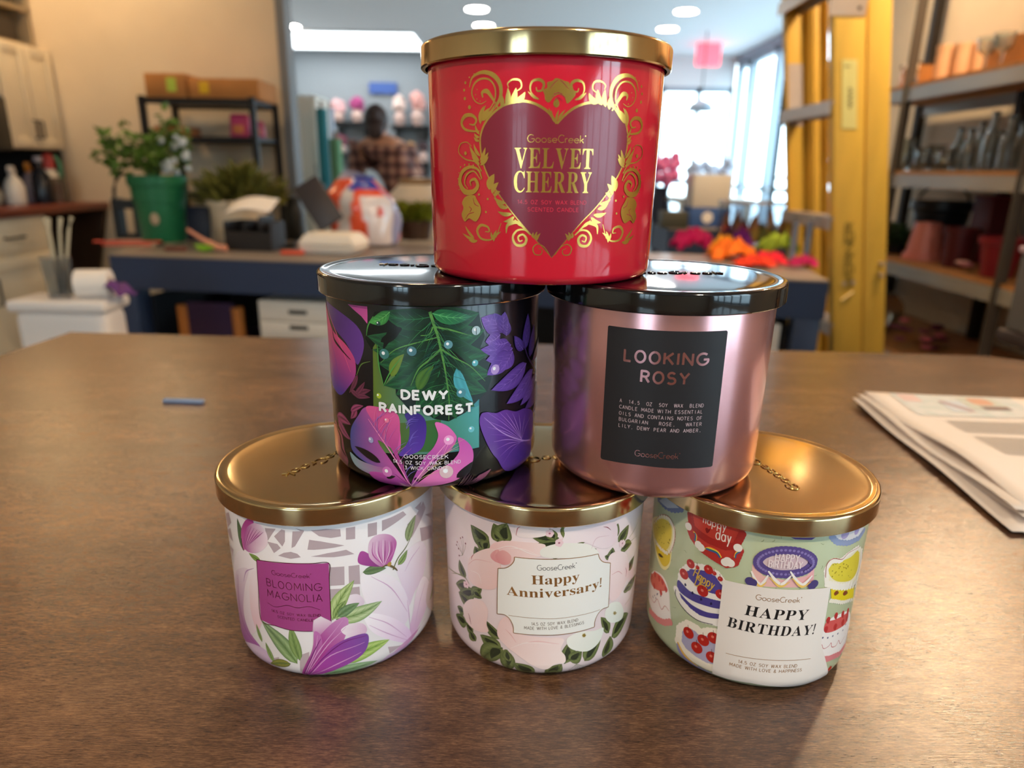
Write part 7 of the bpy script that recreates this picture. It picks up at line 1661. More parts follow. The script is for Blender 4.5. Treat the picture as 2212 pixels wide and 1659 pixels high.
# white storage bin by the end of the blue workbench
p0, p1 = at(12, 650, 2.0), at(216, 652, 2.0)
zt = p0.z
t = thing('storage_chest', 'white lidded storage chest on the floor left of the blue workbench', 'storage chest', ((p0.x + p1.x) / 2, 2.075, 0))
wx = p1.x - p0.x
f = MB().box((0, 0, zt / 2 - .015), (wx, .13, zt - .03), bevel=.03, seg=3); f.build('body', mat('white_chest', 'e9e4e2', .45), t)
MB().box((0, 0, zt - .018), (wx + .015, .15, .036), bevel=.012, seg=3).build('lid', mat('white_chest'), t)
q = atz(135, 641, zt); q.y = 2.075
t = thing('stem_vase', 'clear glass vase of pale bare stems on the white storage chest', 'vase', (q.x, q.y, zt))
MB().lathe([(.0001, 0), (.032, 0), (.042, .12), (.039, .12), (.03, .008), (.0001, .008)], 24, cap0=False, cap1=False).build('glass', mat('vase_glass', 'dfe2e2', .05, trans=.9), t)
for i, (dx, dy) in enumerate(((-.012, .01), (.03, .0), (.012, -.02), (.045, .02))):
    MB().tube([(dx * .2, dy * .2, .012), (dx, dy, .2), (dx * 1.3, dy, .235)], [.004, .004, .006], 6).build('stem', mat('pale_stem', 'c9bfa4', .6), t)
q = atz(195, 648, zt); q.y = 2.075
t = thing('paper_roll', 'white paper roll lying on the white chest under purple tissue', 'paper roll', (q.x - .005, q.y + .0, zt + .043), R(12))
MB().cone((-.045, 0, 0), (.045, 0, 0), .042, .042, 28).build('roll', mat('white_paper', 'f2ece6', .8), t)
MB().cone((.0451, 0, 0), (.0452, 0, 0), .018, .018, 20).build('core', mat('card_core', '8d6f4e', .8), t)
o = MB().grid(lambda u, v: Vector((q.x + .046 + .055 * u, q.y - .045 + .085 * v, zt + .003 + .016 * abs(math.sin(4 * u + 3 * v)) + .035 * (1 - u))), 10, 10).build('tissue_sheet', mat('purple_tissue', '5c2a78', .7), solid=.0015)
tag(o, 'crumpled purple tissue sheet on the white storage chest', 'tissue paper')

# ---------------------------------------------------------------- black storage shelf against the beige wall
def storage_shelf():
    x0, x1, y0, y1 = -1.985, -1.40, 3.93, 4.3
    zs = (.12, .62, .98, 1.278, 1.468)
    t = thing('storage_rack', 'black metal storage rack with cardboard boxes in front of the beige wall', 'shelf', (x0, y0, 0))
    W, D = x1 - x0, y1 - y0
    for x in (0, W):
        for y in (0, D):
            MB().box((x, y, .74), (.03, .03, 1.48)).build('post', mat('black_rack_metal', '1c1a1a', .45, .3), t, smooth=False)
    for z in zs:
        f = MB().box((W / 2, D / 2, z - .008), (W, D, .016))
        f.box((W / 2, 0, z - .012), (W, .012, .03)); f.box((W / 2, D, z - .012), (W, .012, .03))
        f.build('shelf_board', mat('black_rack_metal'), t, smooth=False)
    card = mat('cardboard', 'b5793f', .8, vary=.08)
    def carton(px0, px1, py0, z, depth, label, sticker, scol, yc=4.1):
        z += .001; a, b = at(px0, py0, yc - depth / 2), at(px1, py0, yc - depth / 2); h = a.z - z
        t = thing('cardboard_box', label, 'box', ((a.x + b.x) / 2, yc, z)); w = b.x - a.x
        MB().box((0, 0, h / 2), (w, depth, h), bevel=.003).build('carton', card, t)
        MB().box((0, 0, h + .0006), (.03, depth * .98, .0012)).build('tape', mat('packing_tape', 'a06a36', .4), t, smooth=False)
        MB().box((sticker * w, -depth / 2 - .0008, h * .55), (.05, .0016, h * .55)).build('sticker', scol, t, smooth=False)
    carton(309, 398, 157, 1.468, .3, 'brown carton with a lime sticker on top of the black rack', .15, mat('lime_sticker', 'b9cf4c', .6))
    carton(405, 556, 168, 1.468, .3, 'long brown carton with a yellow sticker on top of the black rack', -.28, mat('yellow_sticker', 'e0b41c', .6))
    a, b = at(328, 280, 3.95), at(392, 280, 3.95)
    t = thing('wooden_crate', 'small orange brown wooden crate on the second level of the black rack', 'crate', ((a.x + b.x) / 2, 4.08, 1.279))
    f = MB(); w = b.x - a.x
    for z in (.015, .042):
        for y in (-.1, .1): f.box((0, y, z), (w, .01, .022))
        for x in (-1, 1): f.box((x * w / 2, 0, z), (.01, .2, .022))
    f.build('slats', mat('crate_wood', 'a05a24', .7), t, smooth=False)
    MB().box((0, 0, .006), (w - .01, .19, .008)).build('base', mat('crate_wood'), t, smooth=False)
    def bag(px, py0, w, h, label, col, col2):
        a = at(px, 296, 4.0)
        t = thing('gift_bag', label, 'bag', (a.x, 4.05, 1.279), .1)
        f = MB().box((0, 0, h / 2), (w, .08, h), bevel=.012)
        for v in f.bm.verts:
            if v.co.z > h * .7: v.co.y *= .25
        f.build('bag', mat('pink_bag_' + col, col, .5), t)
        MB().box((0, -.044, h * .35), (w * .55, .004, h * .35), bevel=.0015).build('front_label', mat('bag_label_' + col2, col2, .5), t)
    bag(514, 250, .10, .125, 'hot pink bag on the second level of the black rack', 'b8346a', 'd9824a')
    bag(556, 262, .05, .09, 'small pink bag beside the hot pink bag on the black rack', 'a84a6a', 'cf7a5a')
storage_shelf()

# ---------------------------------------------------------------- blue workbench
ZB = .80
A, B = Vector((-1.577, 2.699, 0)), Vector((1.043, 2.278, 0))
BW = (B - A).length; BA = math.atan2(B.y - A.y, B.x - A.x)
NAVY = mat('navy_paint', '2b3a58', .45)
def workbench(name, label, loc, rz, W, D, H, apron, drawers=True):
    t = thing(name, label, 'workbench', loc, rz)
    MB().box((W / 2, D / 2, H - .004), (W - .004, D, .008), bevel=.002).build('top', mat('grey_laminate', '8b8078', .35), t)
    f = MB()
    for y in (.02, D - .02): f.box((W / 2, y, H - .008 - apron / 2), (W, .03, apron))
    for x in (.02, W - .02): f.box((x, D / 2, H - .008 - apron / 2), (.03, D - .07, apron))
    f.build('apron', NAVY, t, smooth=False)
    for x in (.05, W - .05):
        for y in (.05, D - .05):
            MB().box((x, y, (H - .008 - apron) / 2), (.085, .085, H - .008 - apron), bevel=.004).build('leg', NAVY, t)
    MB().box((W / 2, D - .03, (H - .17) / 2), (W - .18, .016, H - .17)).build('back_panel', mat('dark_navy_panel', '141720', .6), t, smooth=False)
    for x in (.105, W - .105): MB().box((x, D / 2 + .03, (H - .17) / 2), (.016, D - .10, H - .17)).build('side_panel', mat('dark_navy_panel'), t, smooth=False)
    return t
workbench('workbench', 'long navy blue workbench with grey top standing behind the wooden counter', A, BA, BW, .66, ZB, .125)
def onb(px, py): return atz(px, py, ZB + .001)
bx = Vector((math.cos(BA), math.sin(BA), 0)); by = Vector((-bx.y, bx.x, 0))
def benchloc(u, v, z=0): return A + bx * u + by * v + Vector((0, 0, z))
# drawer unit in the kneehole
def drawer_unit(u, w, label, group, h=.635):
    t = thing('drawer_unit', label, 'drawers', benchloc(u, .30, 0), BA, group)
    MB().box((0, 0, h / 2), (w, .5, h), bevel=.004).build('carcass', mat('white_laminate', 'e4ddd2', .4), t)
    n = 10; dh = (h - .03) / n
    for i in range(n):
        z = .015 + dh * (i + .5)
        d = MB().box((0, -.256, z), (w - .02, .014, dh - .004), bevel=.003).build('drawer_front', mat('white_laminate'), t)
        MB().box((.0, -.264, z + dh * .12), (.075, .004, .016), bevel=.0015).build('finger_slot', mat('slot_shade_black', '1a1714', .8), d)  # near-black plate on the drawer front, painting the shade inside the slot
    return t
def bench_u(px, py): 
    d = FPX * FWD + (px - 1106) * RGT + (py - 829.5) * DWN
    n = by; P0 = benchloc(0, .05); k = (P0 - CAM).dot(n) / d.dot(n); return (CAM + d * k - A).dot(bx)
drawer_unit(bench_u(560, 690) + .17, .34, 'white drawer unit with dark finger slots left under the navy workbench', 'white drawer units under the workbench')
drawer_unit(bench_u(1688, 700) - .15, .30, 'white drawer unit mostly hidden behind the rose gold candle under the navy workbench', 'white drawer units under the workbench')
# wooden chair pushed under the bench
u0 = bench_u(395, 690); u1 = bench_u(512, 690)
t = thing('wooden_chair', 'wooden chair with purple seat pushed under the left end of the navy workbench', 'chair', benchloc((u0 + u1) / 2, .20), BA)
cw = u1 - u0
ow = mat('honey_oak', 'a5662c', .45, vary=.15, vscale=12, stretch=(1, 1, .15))
for x in (-cw / 2, cw / 2):
    MB().cone((x, -.14, 0), (x, -.14, .6), .02, .024, 14).build('back_post', ow, t)
    MB().cone((x, .2, 0), (x, .2, .40), .018, .02, 14).build('leg', ow, t)
MB().box((0, .03, .42), (cw + .04, .4, .04), bevel=.012).build('seat', mat('purple_cloth', '33203f', .9), t)
MB().box((0, -.135, .53), (cw - .03, .025, .17), bevel=.008).build('back_cushion', mat('purple_cloth'), t)
MB().bar((-cw / 2, -.14, .22), (cw / 2, -.14, .22), .02, .02).build('stretcher', ow, t)

# things on the blue bench, left to right
p = onb(275, 532)
f = MB()
for i, (dx, dy, a) in enumerate(((0, 0, .15), (.02, .05, .22), (-.02, -.03, .08))):
    f.box((dx, dy, .006 + i * .008), (.19, .028, .006), rot=(0, 0, a), bevel=.002)
o = f.build('paper_strips', mat('coral_paper', 'e2503e', .6), loc=p); tag(o, 'coral red paper strips on the left end of the blue workbench', 'paper')
p = onb(285, 515)
t = thing('tote_basket', 'black basket with a tall looped handle behind the green pot', 'basket', (p.x - .055, p.y + .02, ZB + .001), .1)
f = MB(); f.box((0, 0, .09), (.018, .09, .18)); f.box((.045, .0, .155), (.09, .09, .04)); f.box((.09, 0, .09), (.018, .09, .18)); f.box((.045, 0, .01), (.09, .09, .02))
f.build('basket', mat('black_plastic'), t)
MB().tube([(.045 - .055 * math.cos(R(a)), 0, .17 + .12 * math.sin(R(a))) for a in range(0, 181, 15)], .008, 8).build('handle', STEEL, t)
p = onb(357, 521)
t = thing('potted_plant', 'leafy green plant in a tall green pot on the blue workbench', 'plant', p)
hp, rt, rb_ = .285, .118, .088
MB().lathe([(.0001, 0), (rb_, 0), (rb_ + .004, .01), (rb_ + (rt - rb_) * .55, hp * .6), (rb_ + (rt - rb_) * .56 + .004, hp * .61), (rt - .004, hp - .045), (rt + .004, hp - .04), (rt + .006, hp), (rt - .004, hp), (rt - .01, hp - .03), (.0001, hp - .035)], 40, cap0=False, cap1=False).build('pot', mat('green_pot', '1d6b44', .4), t)
MB().cone((0, 0, hp - .036), (0, 0, hp - .028), rt - .012, rt - .012, 30).build('soil', mat('potting_soil', '2a1d14', .95), t)
MB().ball((.02, -.107, .105), .02, (1.0, .25, 1.3)).build('sticker', mat('beige_sticker', 'b3a084', .6), t)
rnd = random.Random(3); stems = []
f = MB()
for i in range(15):
    a = rnd.uniform(0, 6.28); L = rnd.uniform(.10, .24); r_ = rnd.uniform(.04, .17)
    e = Vector((math.cos(a) * r_ * 1.2 - .03, math.sin(a) * r_, hp + L * .75)); stems.append(e)
    f.tube([(0, 0, hp - .03), Vector((e.x * .4, e.y * .4, hp + L * .5)), e], .004, 5)
for e in (Vector((-.20, -.02, hp + .15)), Vector((-.23, 0, hp + .09)), Vector((.08, .02, hp + .24)), Vector((.10, .03, hp + .17))): stems.append(e); f.tube([(0, 0, hp - .03), (e.x * .5, 0, hp + .09), e], .004, 5)
f.build('stem', mat('stem_green', '55682e', .6), t)
def g1(r):
    e = r.choice(stems); c = e * r.uniform(.75, 1.05); c.z = max(c.z, hp - .02); c += Vector((r.uniform(-.035, .035), r.uniform(-.035, .035), r.uniform(-.03, .03)))
    return c, (r.uniform(-1, 1), r.uniform(-1, 1), r.uniform(-.4, .8))
foliage('leaves', t, LEAF, 430, g1, 4, (.03, .055), .7)
f = MB()
for i in range(16): 
    a = rnd.uniform(0, 6.28); f.ball((.10 + .05 * math.cos(a), -.02 + .04 * math.sin(a), hp + rnd.uniform(0, .16)), rnd.uniform(.012, .02), u=8, v=6)
f.build('pale_blossom', mat('pale_blossom', 'b9c3c6', .7), t)
p = onb(430, 522)
o = MB().box((0, 0, .075), (.10, .025, .15), rot=(R(-8), 0, 0), bevel=.004).build('navy_folder', mat('navy_card', '10172c', .5), loc=(p.x, p.y + .02, ZB + .005)); tag(o, 'dark navy folder standing between green pot and white tub', 'folder')
p = onb(520, 523)
t = thing('white_tub', 'cream tub with a thick rim holding olive grass on the blue workbench', 'tub', (p.x, p.y + .02, ZB + .001))
hb = .185
MB().lathe([(.0001, 0), (.10, 0), (.108, .01), (.124, hb - .03), (.135, hb - .028), (.138, hb - .004), (.134, hb), (.118, hb), (.112, hb - .04), (.0001, hb - .04)], 40, cap0=False, cap1=False).build('tub', mat('cream_plastic', 'dccbb0', .4), t)
def g2(r):
    a = r.uniform(0, 6.28); q = r.uniform(0, .17); z = hb - .03 + r.uniform(0, .16) * (1 - q * 2.5)
    return (math.cos(a) * q * 1.05 + .01, math.sin(a) * q * .7, z), (math.cos(a) * .7, math.sin(a) * .7, r.uniform(.1, 1))
foliage('grass', t, OLIVE, 900, g2, 9, (.04, .09), .22)
p = onb(545, 541)
t = thing('pen_box', 'black desk box in front of the cream tub with a pink ball in it', 'box', (p.x, p.y + .05, ZB + .001), BA)
f = MB(); bw, bd, bh = .20, .12, .115
for x in (-bw / 2, -.01, bw / 2): f.box((x, 0, bh / 2), (.006, bd, bh))
f.box((bw * .27, 0, bh * .65), (.006, bd, bh * 1.1))
for y in (-bd / 2, bd / 2): f.box((0, y, bh / 2 - (.0 if y > 0 else .02)), (bw, .006, bh - (0 if y > 0 else .04)))
f.box((0, 0, .004), (bw, bd, .008)); f.build('tray', mat('charcoal_plastic', '252120', .5), t, smooth=False)
o = MB().ball((0, 0, 0), .022).build('tape_ball', mat('pink_tape', 'd9907c', .6), loc=Vector((p.x, p.y + .05, ZB + .02 + .012)) + bx * -.05); tag(o, 'pale pink ball inside the black desk box', 'ball')
o.location.z = ZB + .0303
o = MB().grid(lambda u, v: Vector((-.02 + .19 * (u - .5), .13 * (v - .5), .012 * math.sin(4 * u) + .045 * v + .02 * u)), 8, 6).build('paper_sheet', mat('white_paper', 'f2ece6', .8), solid=.001, loc=(p.x + .01, p.y + .07, ZB + .146)); tag(o, 'white paper sheet lying across the top of the black desk box', 'paper')
p = onb(440, 543)
t = thing('pink_wand', 'long pink stick with a lime tassel lying on the blue workbench', 'craft stick', p)
MB().tube([(-.10, .10, .075), (-.02, .04, .045), (.06, -.01, .018), (.10, -.02, .016)], [.007, .009, .014, .012], 10).build('stick', mat('salmon_plastic', 'e09a80', .5), t)
f = MB()
for i in range(12): f.box((-.0 + .05 * random.random(), -.03 + .03 * random.random(), .006 + .002 * i), (.05, .012, .003), rot=(0, .1, random.random() * 3), bevel=.001)
f.build('tassel', mat('lime_paper', '9fdc2c', .6), t)
p = onb(380, 542); o = MB().box((0, 0, .008), (.085, .03, .015), rot=(0, 0, -.1), bevel=.005).build('brown_case', mat('brown_leather', '7a4436', .6), loc=p); tag(o, 'flat brown case on the bench in front of the green pot', 'case')
p = onb(460, 520); o = MB().ball((0, 0, .02), .02, (1.2, .8, 1)).build('red_clip', mat('red_plastic', 'a8201c', .4), loc=(p.x - .03, p.y, ZB + .001)); tag(o, 'small dark red clip beside the foot of the green pot', 'clip')
p = onb(632, 550); o = MB().box((0, 0, .008), (.09, .025, .014), rot=(0, 0, .1), bevel=.005).build('orange_cutter', mat('orange_red_plastic', 'e5512e', .4), loc=p); tag(o, 'orange box cutter lying in front of the white food box', 'cutter')
p = onb(622, 535); t = thing('tape_roll', 'black roll of tape beside the white food box', 'tape', p); MB().lathe([(.018, 0), (.034, 0), (.034, .02), (.018, .02), (.018, 0)], 28, cap0=False, cap1=False).build('tape', BLACK, t); MB().lathe([(.015, .001), (.018, .001), (.018, .019), (.015, .019), (.015, .001)], 28, cap0=False, cap1=False).build('core', mat('card_core'), t)
p = onb(644, 516); t = thing('black_bottle', 'matte black bottle standing on the bench left of the tilted tablet', 'bottle', (p.x, p.y - .03, ZB + .001))
MB().lathe([(.0001, 0), (.038, 0), (.04, .006), (.04, .12), (.034, .15), (.028, .165), (.028, .17)], 28, cap0=False).build('body', mat('matte_black', '151713', .6), t)
MB().lathe([(.0001, .168), (.03, .168), (.03, .195), (.0001, .197)], 24, cap0=False).build('cap', mat('matte_black'), t)
# dark tablet leaning
q = at(688, 440, 2.97)
t = thing('tablet_stand', 'dark grey tablet tilted back on a stand left of the orange and white bag', 'tablet', (q.x, 2.97, ZB + .001), R(10))
hz = q.z - ZB
MB().box((0, 0, hz), (.115, .018, .21), rot=(R(-18), R(-32), 0), bevel=.006).build('tablet', mat('tablet_grey', '3a3435', .4), t)
MB().bar((.0, .025, .008), (.0, .012, hz), .02, .02).build('stand', STEEL, t)
MB().box((.0, .02, .006), (.09, .05, .012), bevel=.004).build('foot', STEEL, t)
# orange, white and blue plastic bag
p = onb(785, 533)
t = thing('plastic_sack', 'glossy orange, white and blue plastic sack standing on the blue workbench', 'bag', (p.x, p.y + .06, ZB + .001), R(4))
NU, NV = 64, 30
def sack(u, v):
    a = 2 * math.pi * u; z = .30 * v
    prof = .95 + .12 * math.sin(math.pi * min(1, v * 1.3)) - .55 * max(0, v - .72) / .28 - (.10 if v < .03 else 0)
    rx, ry = .145 * prof, .075 * prof * (1 - .5 * max(0, v - .6))
    wr_ = 1 + .05 * math.sin(5 * a + 6 * v) + .03 * math.sin(11 * a - 9 * v) * (v > .1)
    return Vector((rx * wr_ * math.cos(a) - .03 * v * v, ry * wr_ * math.sin(a), z * (1 + .06 * math.cos(a - 2.2) * v)))
f = MB().grid(sack, NU, NV); bmesh.ops.remove_doubles(f.bm, verts=f.bm.verts, dist=1e-5)
f.bm.faces.new([v for v in sorted([v for v in f.bm.verts if v.co.z < 1e-4], key=lambda v: math.atan2(v.co.y, v.co.x))])
cl = f.bm.verts.layers.float_color.new('print')
for v in f.bm.verts:
    a = (math.degrees(math.atan2(v.co.y / .075, (v.co.x + .02) / .145)) + 360) % 360; z = v.co.z / .30
    k = (a - 180) / 180          # 0..1 across the front, left to right
    c = 'e8542e'
    if .26 < k - .08 * z < .40 and z < .86: c = 'd9d2cf'
    if .60 < k + .1 * z < .97 and z < .72: c = 'e6e0e6'
    if k > .84: c = '9aa0cc'
    if z > .80 and k > .38: c = '2f45b0'
    if .68 < k < .76 and .45 < z < .55: c = 'd8402c'
    if z > .95: c = 'b9b4c8'
    v[cl] = lin(c)
f.build('sack', ink('glossy_sack_print', .18, .6), t, sub=1)
MB().tube([(-.05, 0, .288), (0, -.004, .292), (.05, 0, .288)], .006, 8).build('seal', mat('blue_plastic', '2f45b0', .4), t)
p = onb(706, 552)
t = thing('food_box', 'white clamshell food box on the bench front, left of the red candle', 'box', (p.x + .01, p.y + .09, ZB + .001), BA)
def frus(w0, d0, w1, d1, h, z):
    f = MB().box((0, 0, z + h / 2), (1, 1, h), bevel=0)
    for v in f.bm.verts:
        top = v.co.z > z + h / 2; v.co.x *= w1 if top else w0; v.co.y *= d1 if top else d0
    bmesh.ops.bevel(f.bm, geom=f.bm.edges[:], offset=.008, segments=3, affect='EDGES'); return f
frus(.20, .14, .25, .17, .035, 0).build('base', mat('foam_white', 'efe6da', .6), t)
frus(.25, .17, .19, .13, .045, .037).build('lid', mat('foam_white'), t)
# leafy pot right of the sack
p = onb(905, 518)
t = thing('low_planter', 'bright green leafy planter on the bench partly hidden by the red candle', 'plant', (p.x - .02, p.y + .03, ZB + .001))
MB().lathe([(.0001, 0), (.07, 0), (.085, .09), (.08, .09), (.075, .08), (.0001, .08)], 30, cap0=False, cap1=False).build('pot', mat('brown_pot', '4a3626', .6), t)
def g3(r): a = r.uniform(0, 6.28); q = r.uniform(0, .11); return (math.cos(a) * q, math.sin(a) * q, .085 + r.uniform(0, .075)), (math.cos(a), math.sin(a), r.uniform(0, 1))
foliage('leaves', t, mat('moss_green', '6f7a14', .6, color2='8d9a28', vscale=20), 420, g3, 21, (.025, .05), .6)

# tissue heap on the right end of the bench
cols = [('hot pink', 'e0146e', 1496, 538, .17, .105, .15), ('crimson', 'e8203c', 1660, 573, .13, .055, .08), ('orange', 'ff7a14', 1580, 560, .17, .085, .14), ('golden yellow', 'f0a81e', 1562, 552, .11, .09, .09),
        ('lime green', 'a9c43a', 1680, 545, .16, .085, .13), ('magenta', 'c01060', 1735, 580, .10, .045, .06), ('purple', '7a1a86', 1600, 540, .09, .10, .06), ('red orange', 'f0401e', 1630, 578, .14, .045, .10)]
for i, (nm, c, px, py, w, h, d) in enumerate(cols):
    q = onb(px, py); rnd = random.Random(50 + i); ph = [rnd.uniform(0, 6) for _ in range(6)]
    def fn(u, v, w=w, h=h, d=d, ph=ph):
        x, y = (u - .5) * 2, (v - .5) * 2; e = max(0, 1 - (x * x + y * y) * .75)
        z = h * (e ** .6) * (.75 + .25 * math.sin(7 * x + ph[0]) * math.cos(6 * y + ph[1])) + .012 * math.sin(15 * x + ph[2]) * math.sin(13 * y + ph[3])
        k = 1 + .12 * math.sin(9 * math.atan2(y, x) + ph[4])
        return Vector((x * w / 2 * k, y * d / 2 * k, max(.002 + .001 * i, z)))
    o = MB().grid(fn, 22, 18).build('tissue_flower', mat('tissue_' + nm.replace(' ', '_'), c, .75, vary=.12, vscale=30), solid=.0012, loc=(q.x, q.y + .01, ZB + .003))
    tag(o, '%s crumpled tissue paper in the heap on the right end of the blue workbench' % nm, 'tissue paper', 'tissue paper heap')
# glass tank and tools behind the heap
a, b = onb(1570, 535), onb(1765, 545)
t = thing('glass_tank', 'clear rectangular tank of brown dried pods behind the tissue paper', 'tank', ((a.x + b.x) / 2, a.y + .13, ZB + .001), BA)
gw = (b.x - a.x); gh = .20
f = MB()
for y in (-.09, .09): f.box((0, y, gh / 2), (gw, .004, gh))
for x in (-gw / 2, gw / 2): f.box((x, 0, gh / 2), (.004, .18, gh))
f.build('panes', pane('tank_pane', (.88, .9, .92), .12), t, smooth=False)
f = MB()
for y in (-.09, .09): f.box((0, y, gh), (gw, .012, .012)); f.box((0, y, .006), (gw, .012, .012))
for x in (-gw / 2, gw / 2): f.box((x, 0, gh), (.012, .18, .012)); f.box((x, 0, .006), (.012, .18, .012))
f.box((0, 0, .004), (gw, .18, .006)); f.build('frame', mat('clear_acrylic', 'b5aca6', .2), t, smooth=False)
rnd = random.Random(8)
for i in range(16):
    c = ['6b4630', 'b07c50', '3a2c26', 'c9874e', '8a6a52'][i % 5]
    o = MB().lathe([(.0001, 0), (.014, .006), (.02, .03), (.013, .055), (.004, .07), (.0001, .072)], 12, cap0=False, cap1=False).build('dried_pod', mat('pod_' + c, c, .8))
    k = i % 8; row = i // 8
    o.location = Vector(t.location) + bx * (-gw / 2 + .035 + k * (gw - .07) / 7) + by * (-.04 + .08 * row) + Vector((0, 0, .0075)); o.scale = (1, 1, 1.2 + rnd.random() * 1.2)
    tag(o, '%s dried pod in the clear tank, %s' % ({'6b4630': 'brown', 'b07c50': 'tan', '3a2c26': 'dark', 'c9874e': 'orange brown', '8a6a52': 'grey brown'}[c], 'front row, place %s from the left' % 'first second third fourth fifth sixth seventh eighth'.split()[k] if row == 0 else 'back row, place %s from the left' % 'first second third fourth fifth sixth seventh eighth'.split()[k]), 'dried pod', 'dried pods in the tank')
q = onb(1752, 560)
for i, (dx, lab) in enumerate(((-.012, 'left'), (.045, 'right'))):
    t = thing('floral_scissors', 'blue grey shears standing on end by the tank, the %s one of the pair' % lab, 'shears', (q.x + dx - .075, q.y - .02, ZB + .001), .2, 'grey shears beside the tank')
    MB().cone((0, 0, 0), (.012, .02, .15), .013, .011, 12).build('blade_sleeve', mat('grey_blue_plastic', '7f8ea4', .4), t)
    MB().lathe([(.011, -.004), (.02, 0), (.011, .004), (.004, 0), (.011, -.004)], 16, c=(.014, .024, .166), cap0=False, cap1=False, M=None).build('finger_loop', BLACK, t)

# ---------------------------------------------------------------- ladder
def ladder():
    t = thing('step_ladder', 'yellow fibreglass step ladder folded upright beside the steel shelving', 'ladder', (1.315, 2.75, 0))
    Y = mat('yellow_fibreglass', 'd4b04a', .5, vary=.06, vscale=6, stretch=(3, 3, .6)); AL = mat('ladder_aluminium', 'c2b6aa', .35, .5)
    k = -.15; H = 2.12
    def rail(x, y, w, d, name, wob=0):
        f = MB(); zz = H; b0 = Vector((x - k * -.45, y, 0)); x0 = x - k * .45
        for cx, cy, sx, sy in ((0, 0, w, .006), (-w / 2, d / 2, .006, d), (w / 2, d / 2, .006, d)):
            f.box((cx, cy, H / 2), (sx, sy, H), bevel=.002)
        for v in f.bm.verts: v.co.x += x0 + k * v.co.z; v.co.y += y
        return f.build(name, Y, t)
    r1 = rail(.055, 0, .112, .035, 'front_rail')
    r2 = rail(.170, .015, .085, .03, 'rear_rail')
    r3 = rail(.055, .50, .10, -.035, 'front_rail'); r4 = rail(.145, .49, .06, -.03, 'rear_rail')
    def X(z, x): return x + k * (z - .45)
    for z in (.13, .55, .97, 1.39, 1.81):
        f = MB().box((X(z, .028), .25, z), (.085, .50, .012)); f.box((X(z, -.012), .25, z - .02), (.006, .50, .045)); f.box((X(z, .068), .25, z - .02), (.006, .50, .045))
        f.build('step', AL, t, smooth=False)
    f = MB().box((X(1.75, .055), -.004, 1.75), (.13, .004, .15)); f.build('bracket_plate', AL, t, smooth=False)
    for dx, dz in ((-.04, .05), (.0, 0), (.04, -.05), (.05, .04)):
        MB().cone((X(1.75, .055) + dx, -.007, 1.75 + dz), (X(1.75, .055) + dx, -.004, 1.75 + dz), .007, .007, 10).build('rivet', STEEL, t)
    MB().box((X(2.13, .10), .25, 2.13), (.24, .56, .05), bevel=.012).build('top_cap', mat('ladder_cap', 'b8b0a8', .5), t)
    # pale instruction sticker on the front rail, notice on the far rail, model mark further down
    s = MB().box((0, 0, 0), (.055, .0012, .235)); zc = 1.415
    for v in s.bm.verts: v.co.x += X(v.co.z + zc, .055); v.co.y -= .0045; v.co.z += zc
    so = s.build('instruction_sticker', mat('pale_yellow_sticker', 'd8d68e', .5), t, smooth=False)
    f = MB()
    for i in range(9): f.box((X(zc + .02 - i * .008, .055) + (.004 if i % 2 else 0), -.0056, zc + .02 - i * .008), (.016 - .003 * (i % 3), .0008, .004))
    f.box((X(zc + .09, .045), -.0056, zc + .095), (.022, .0008, .004)); f.build('print', mat('faint_print', '6d6a4c', .6), so, smooth=False)
    s = MB().box((0, 0, 0), (.07, .0012, .25)); zc = 1.46
    for v in s.bm.verts: v.co.x += X(v.co.z + zc, .05); v.co.y += .4955; v.co.z += zc
    s.build('notice_sticker', mat('grey_paper_sticker', 'b5b0b4', .6), t, smooth=False)
    # dark lettering reading up the rail
    zc = .83; f = MB()
    for pl in line_text('WERNER', 0, 0, .034, .006, sp=1.2, width=.26):
        for p, q in zip(pl, pl[1:]):
            P, Q = (X(zc + p[0], .06) - p[1], zc + p[0]), (X(zc + q[0], .06) - q[1], zc + q[0])
            if (P[0] - Q[0]) ** 2 + (P[1] - Q[1]) ** 2 > 1e-9: f.bar((P[0], -.0042, P[1]), (Q[0], -.0042, Q[1]), .006, .0012)
    f.build('rail_lettering', mat('worn_black_print', '5a4a16', .6), t, smooth=False)
    MB().bar((X(.66, .03), -.006, .655), (X(.68, .075), -.006, .69), .012, .003).build('white_scuff', mat('white_scuff', 'f0e2b0', .6), t, smooth=False)
    for x, z in ((.04, .72), (.075, .725), (.19, .80), (.19, .755)):
        MB().cone((X(z, x), -.008, z), (X(z, x), .016, z), .008, .008, 10).build('rivet', AL, t)
ladder()

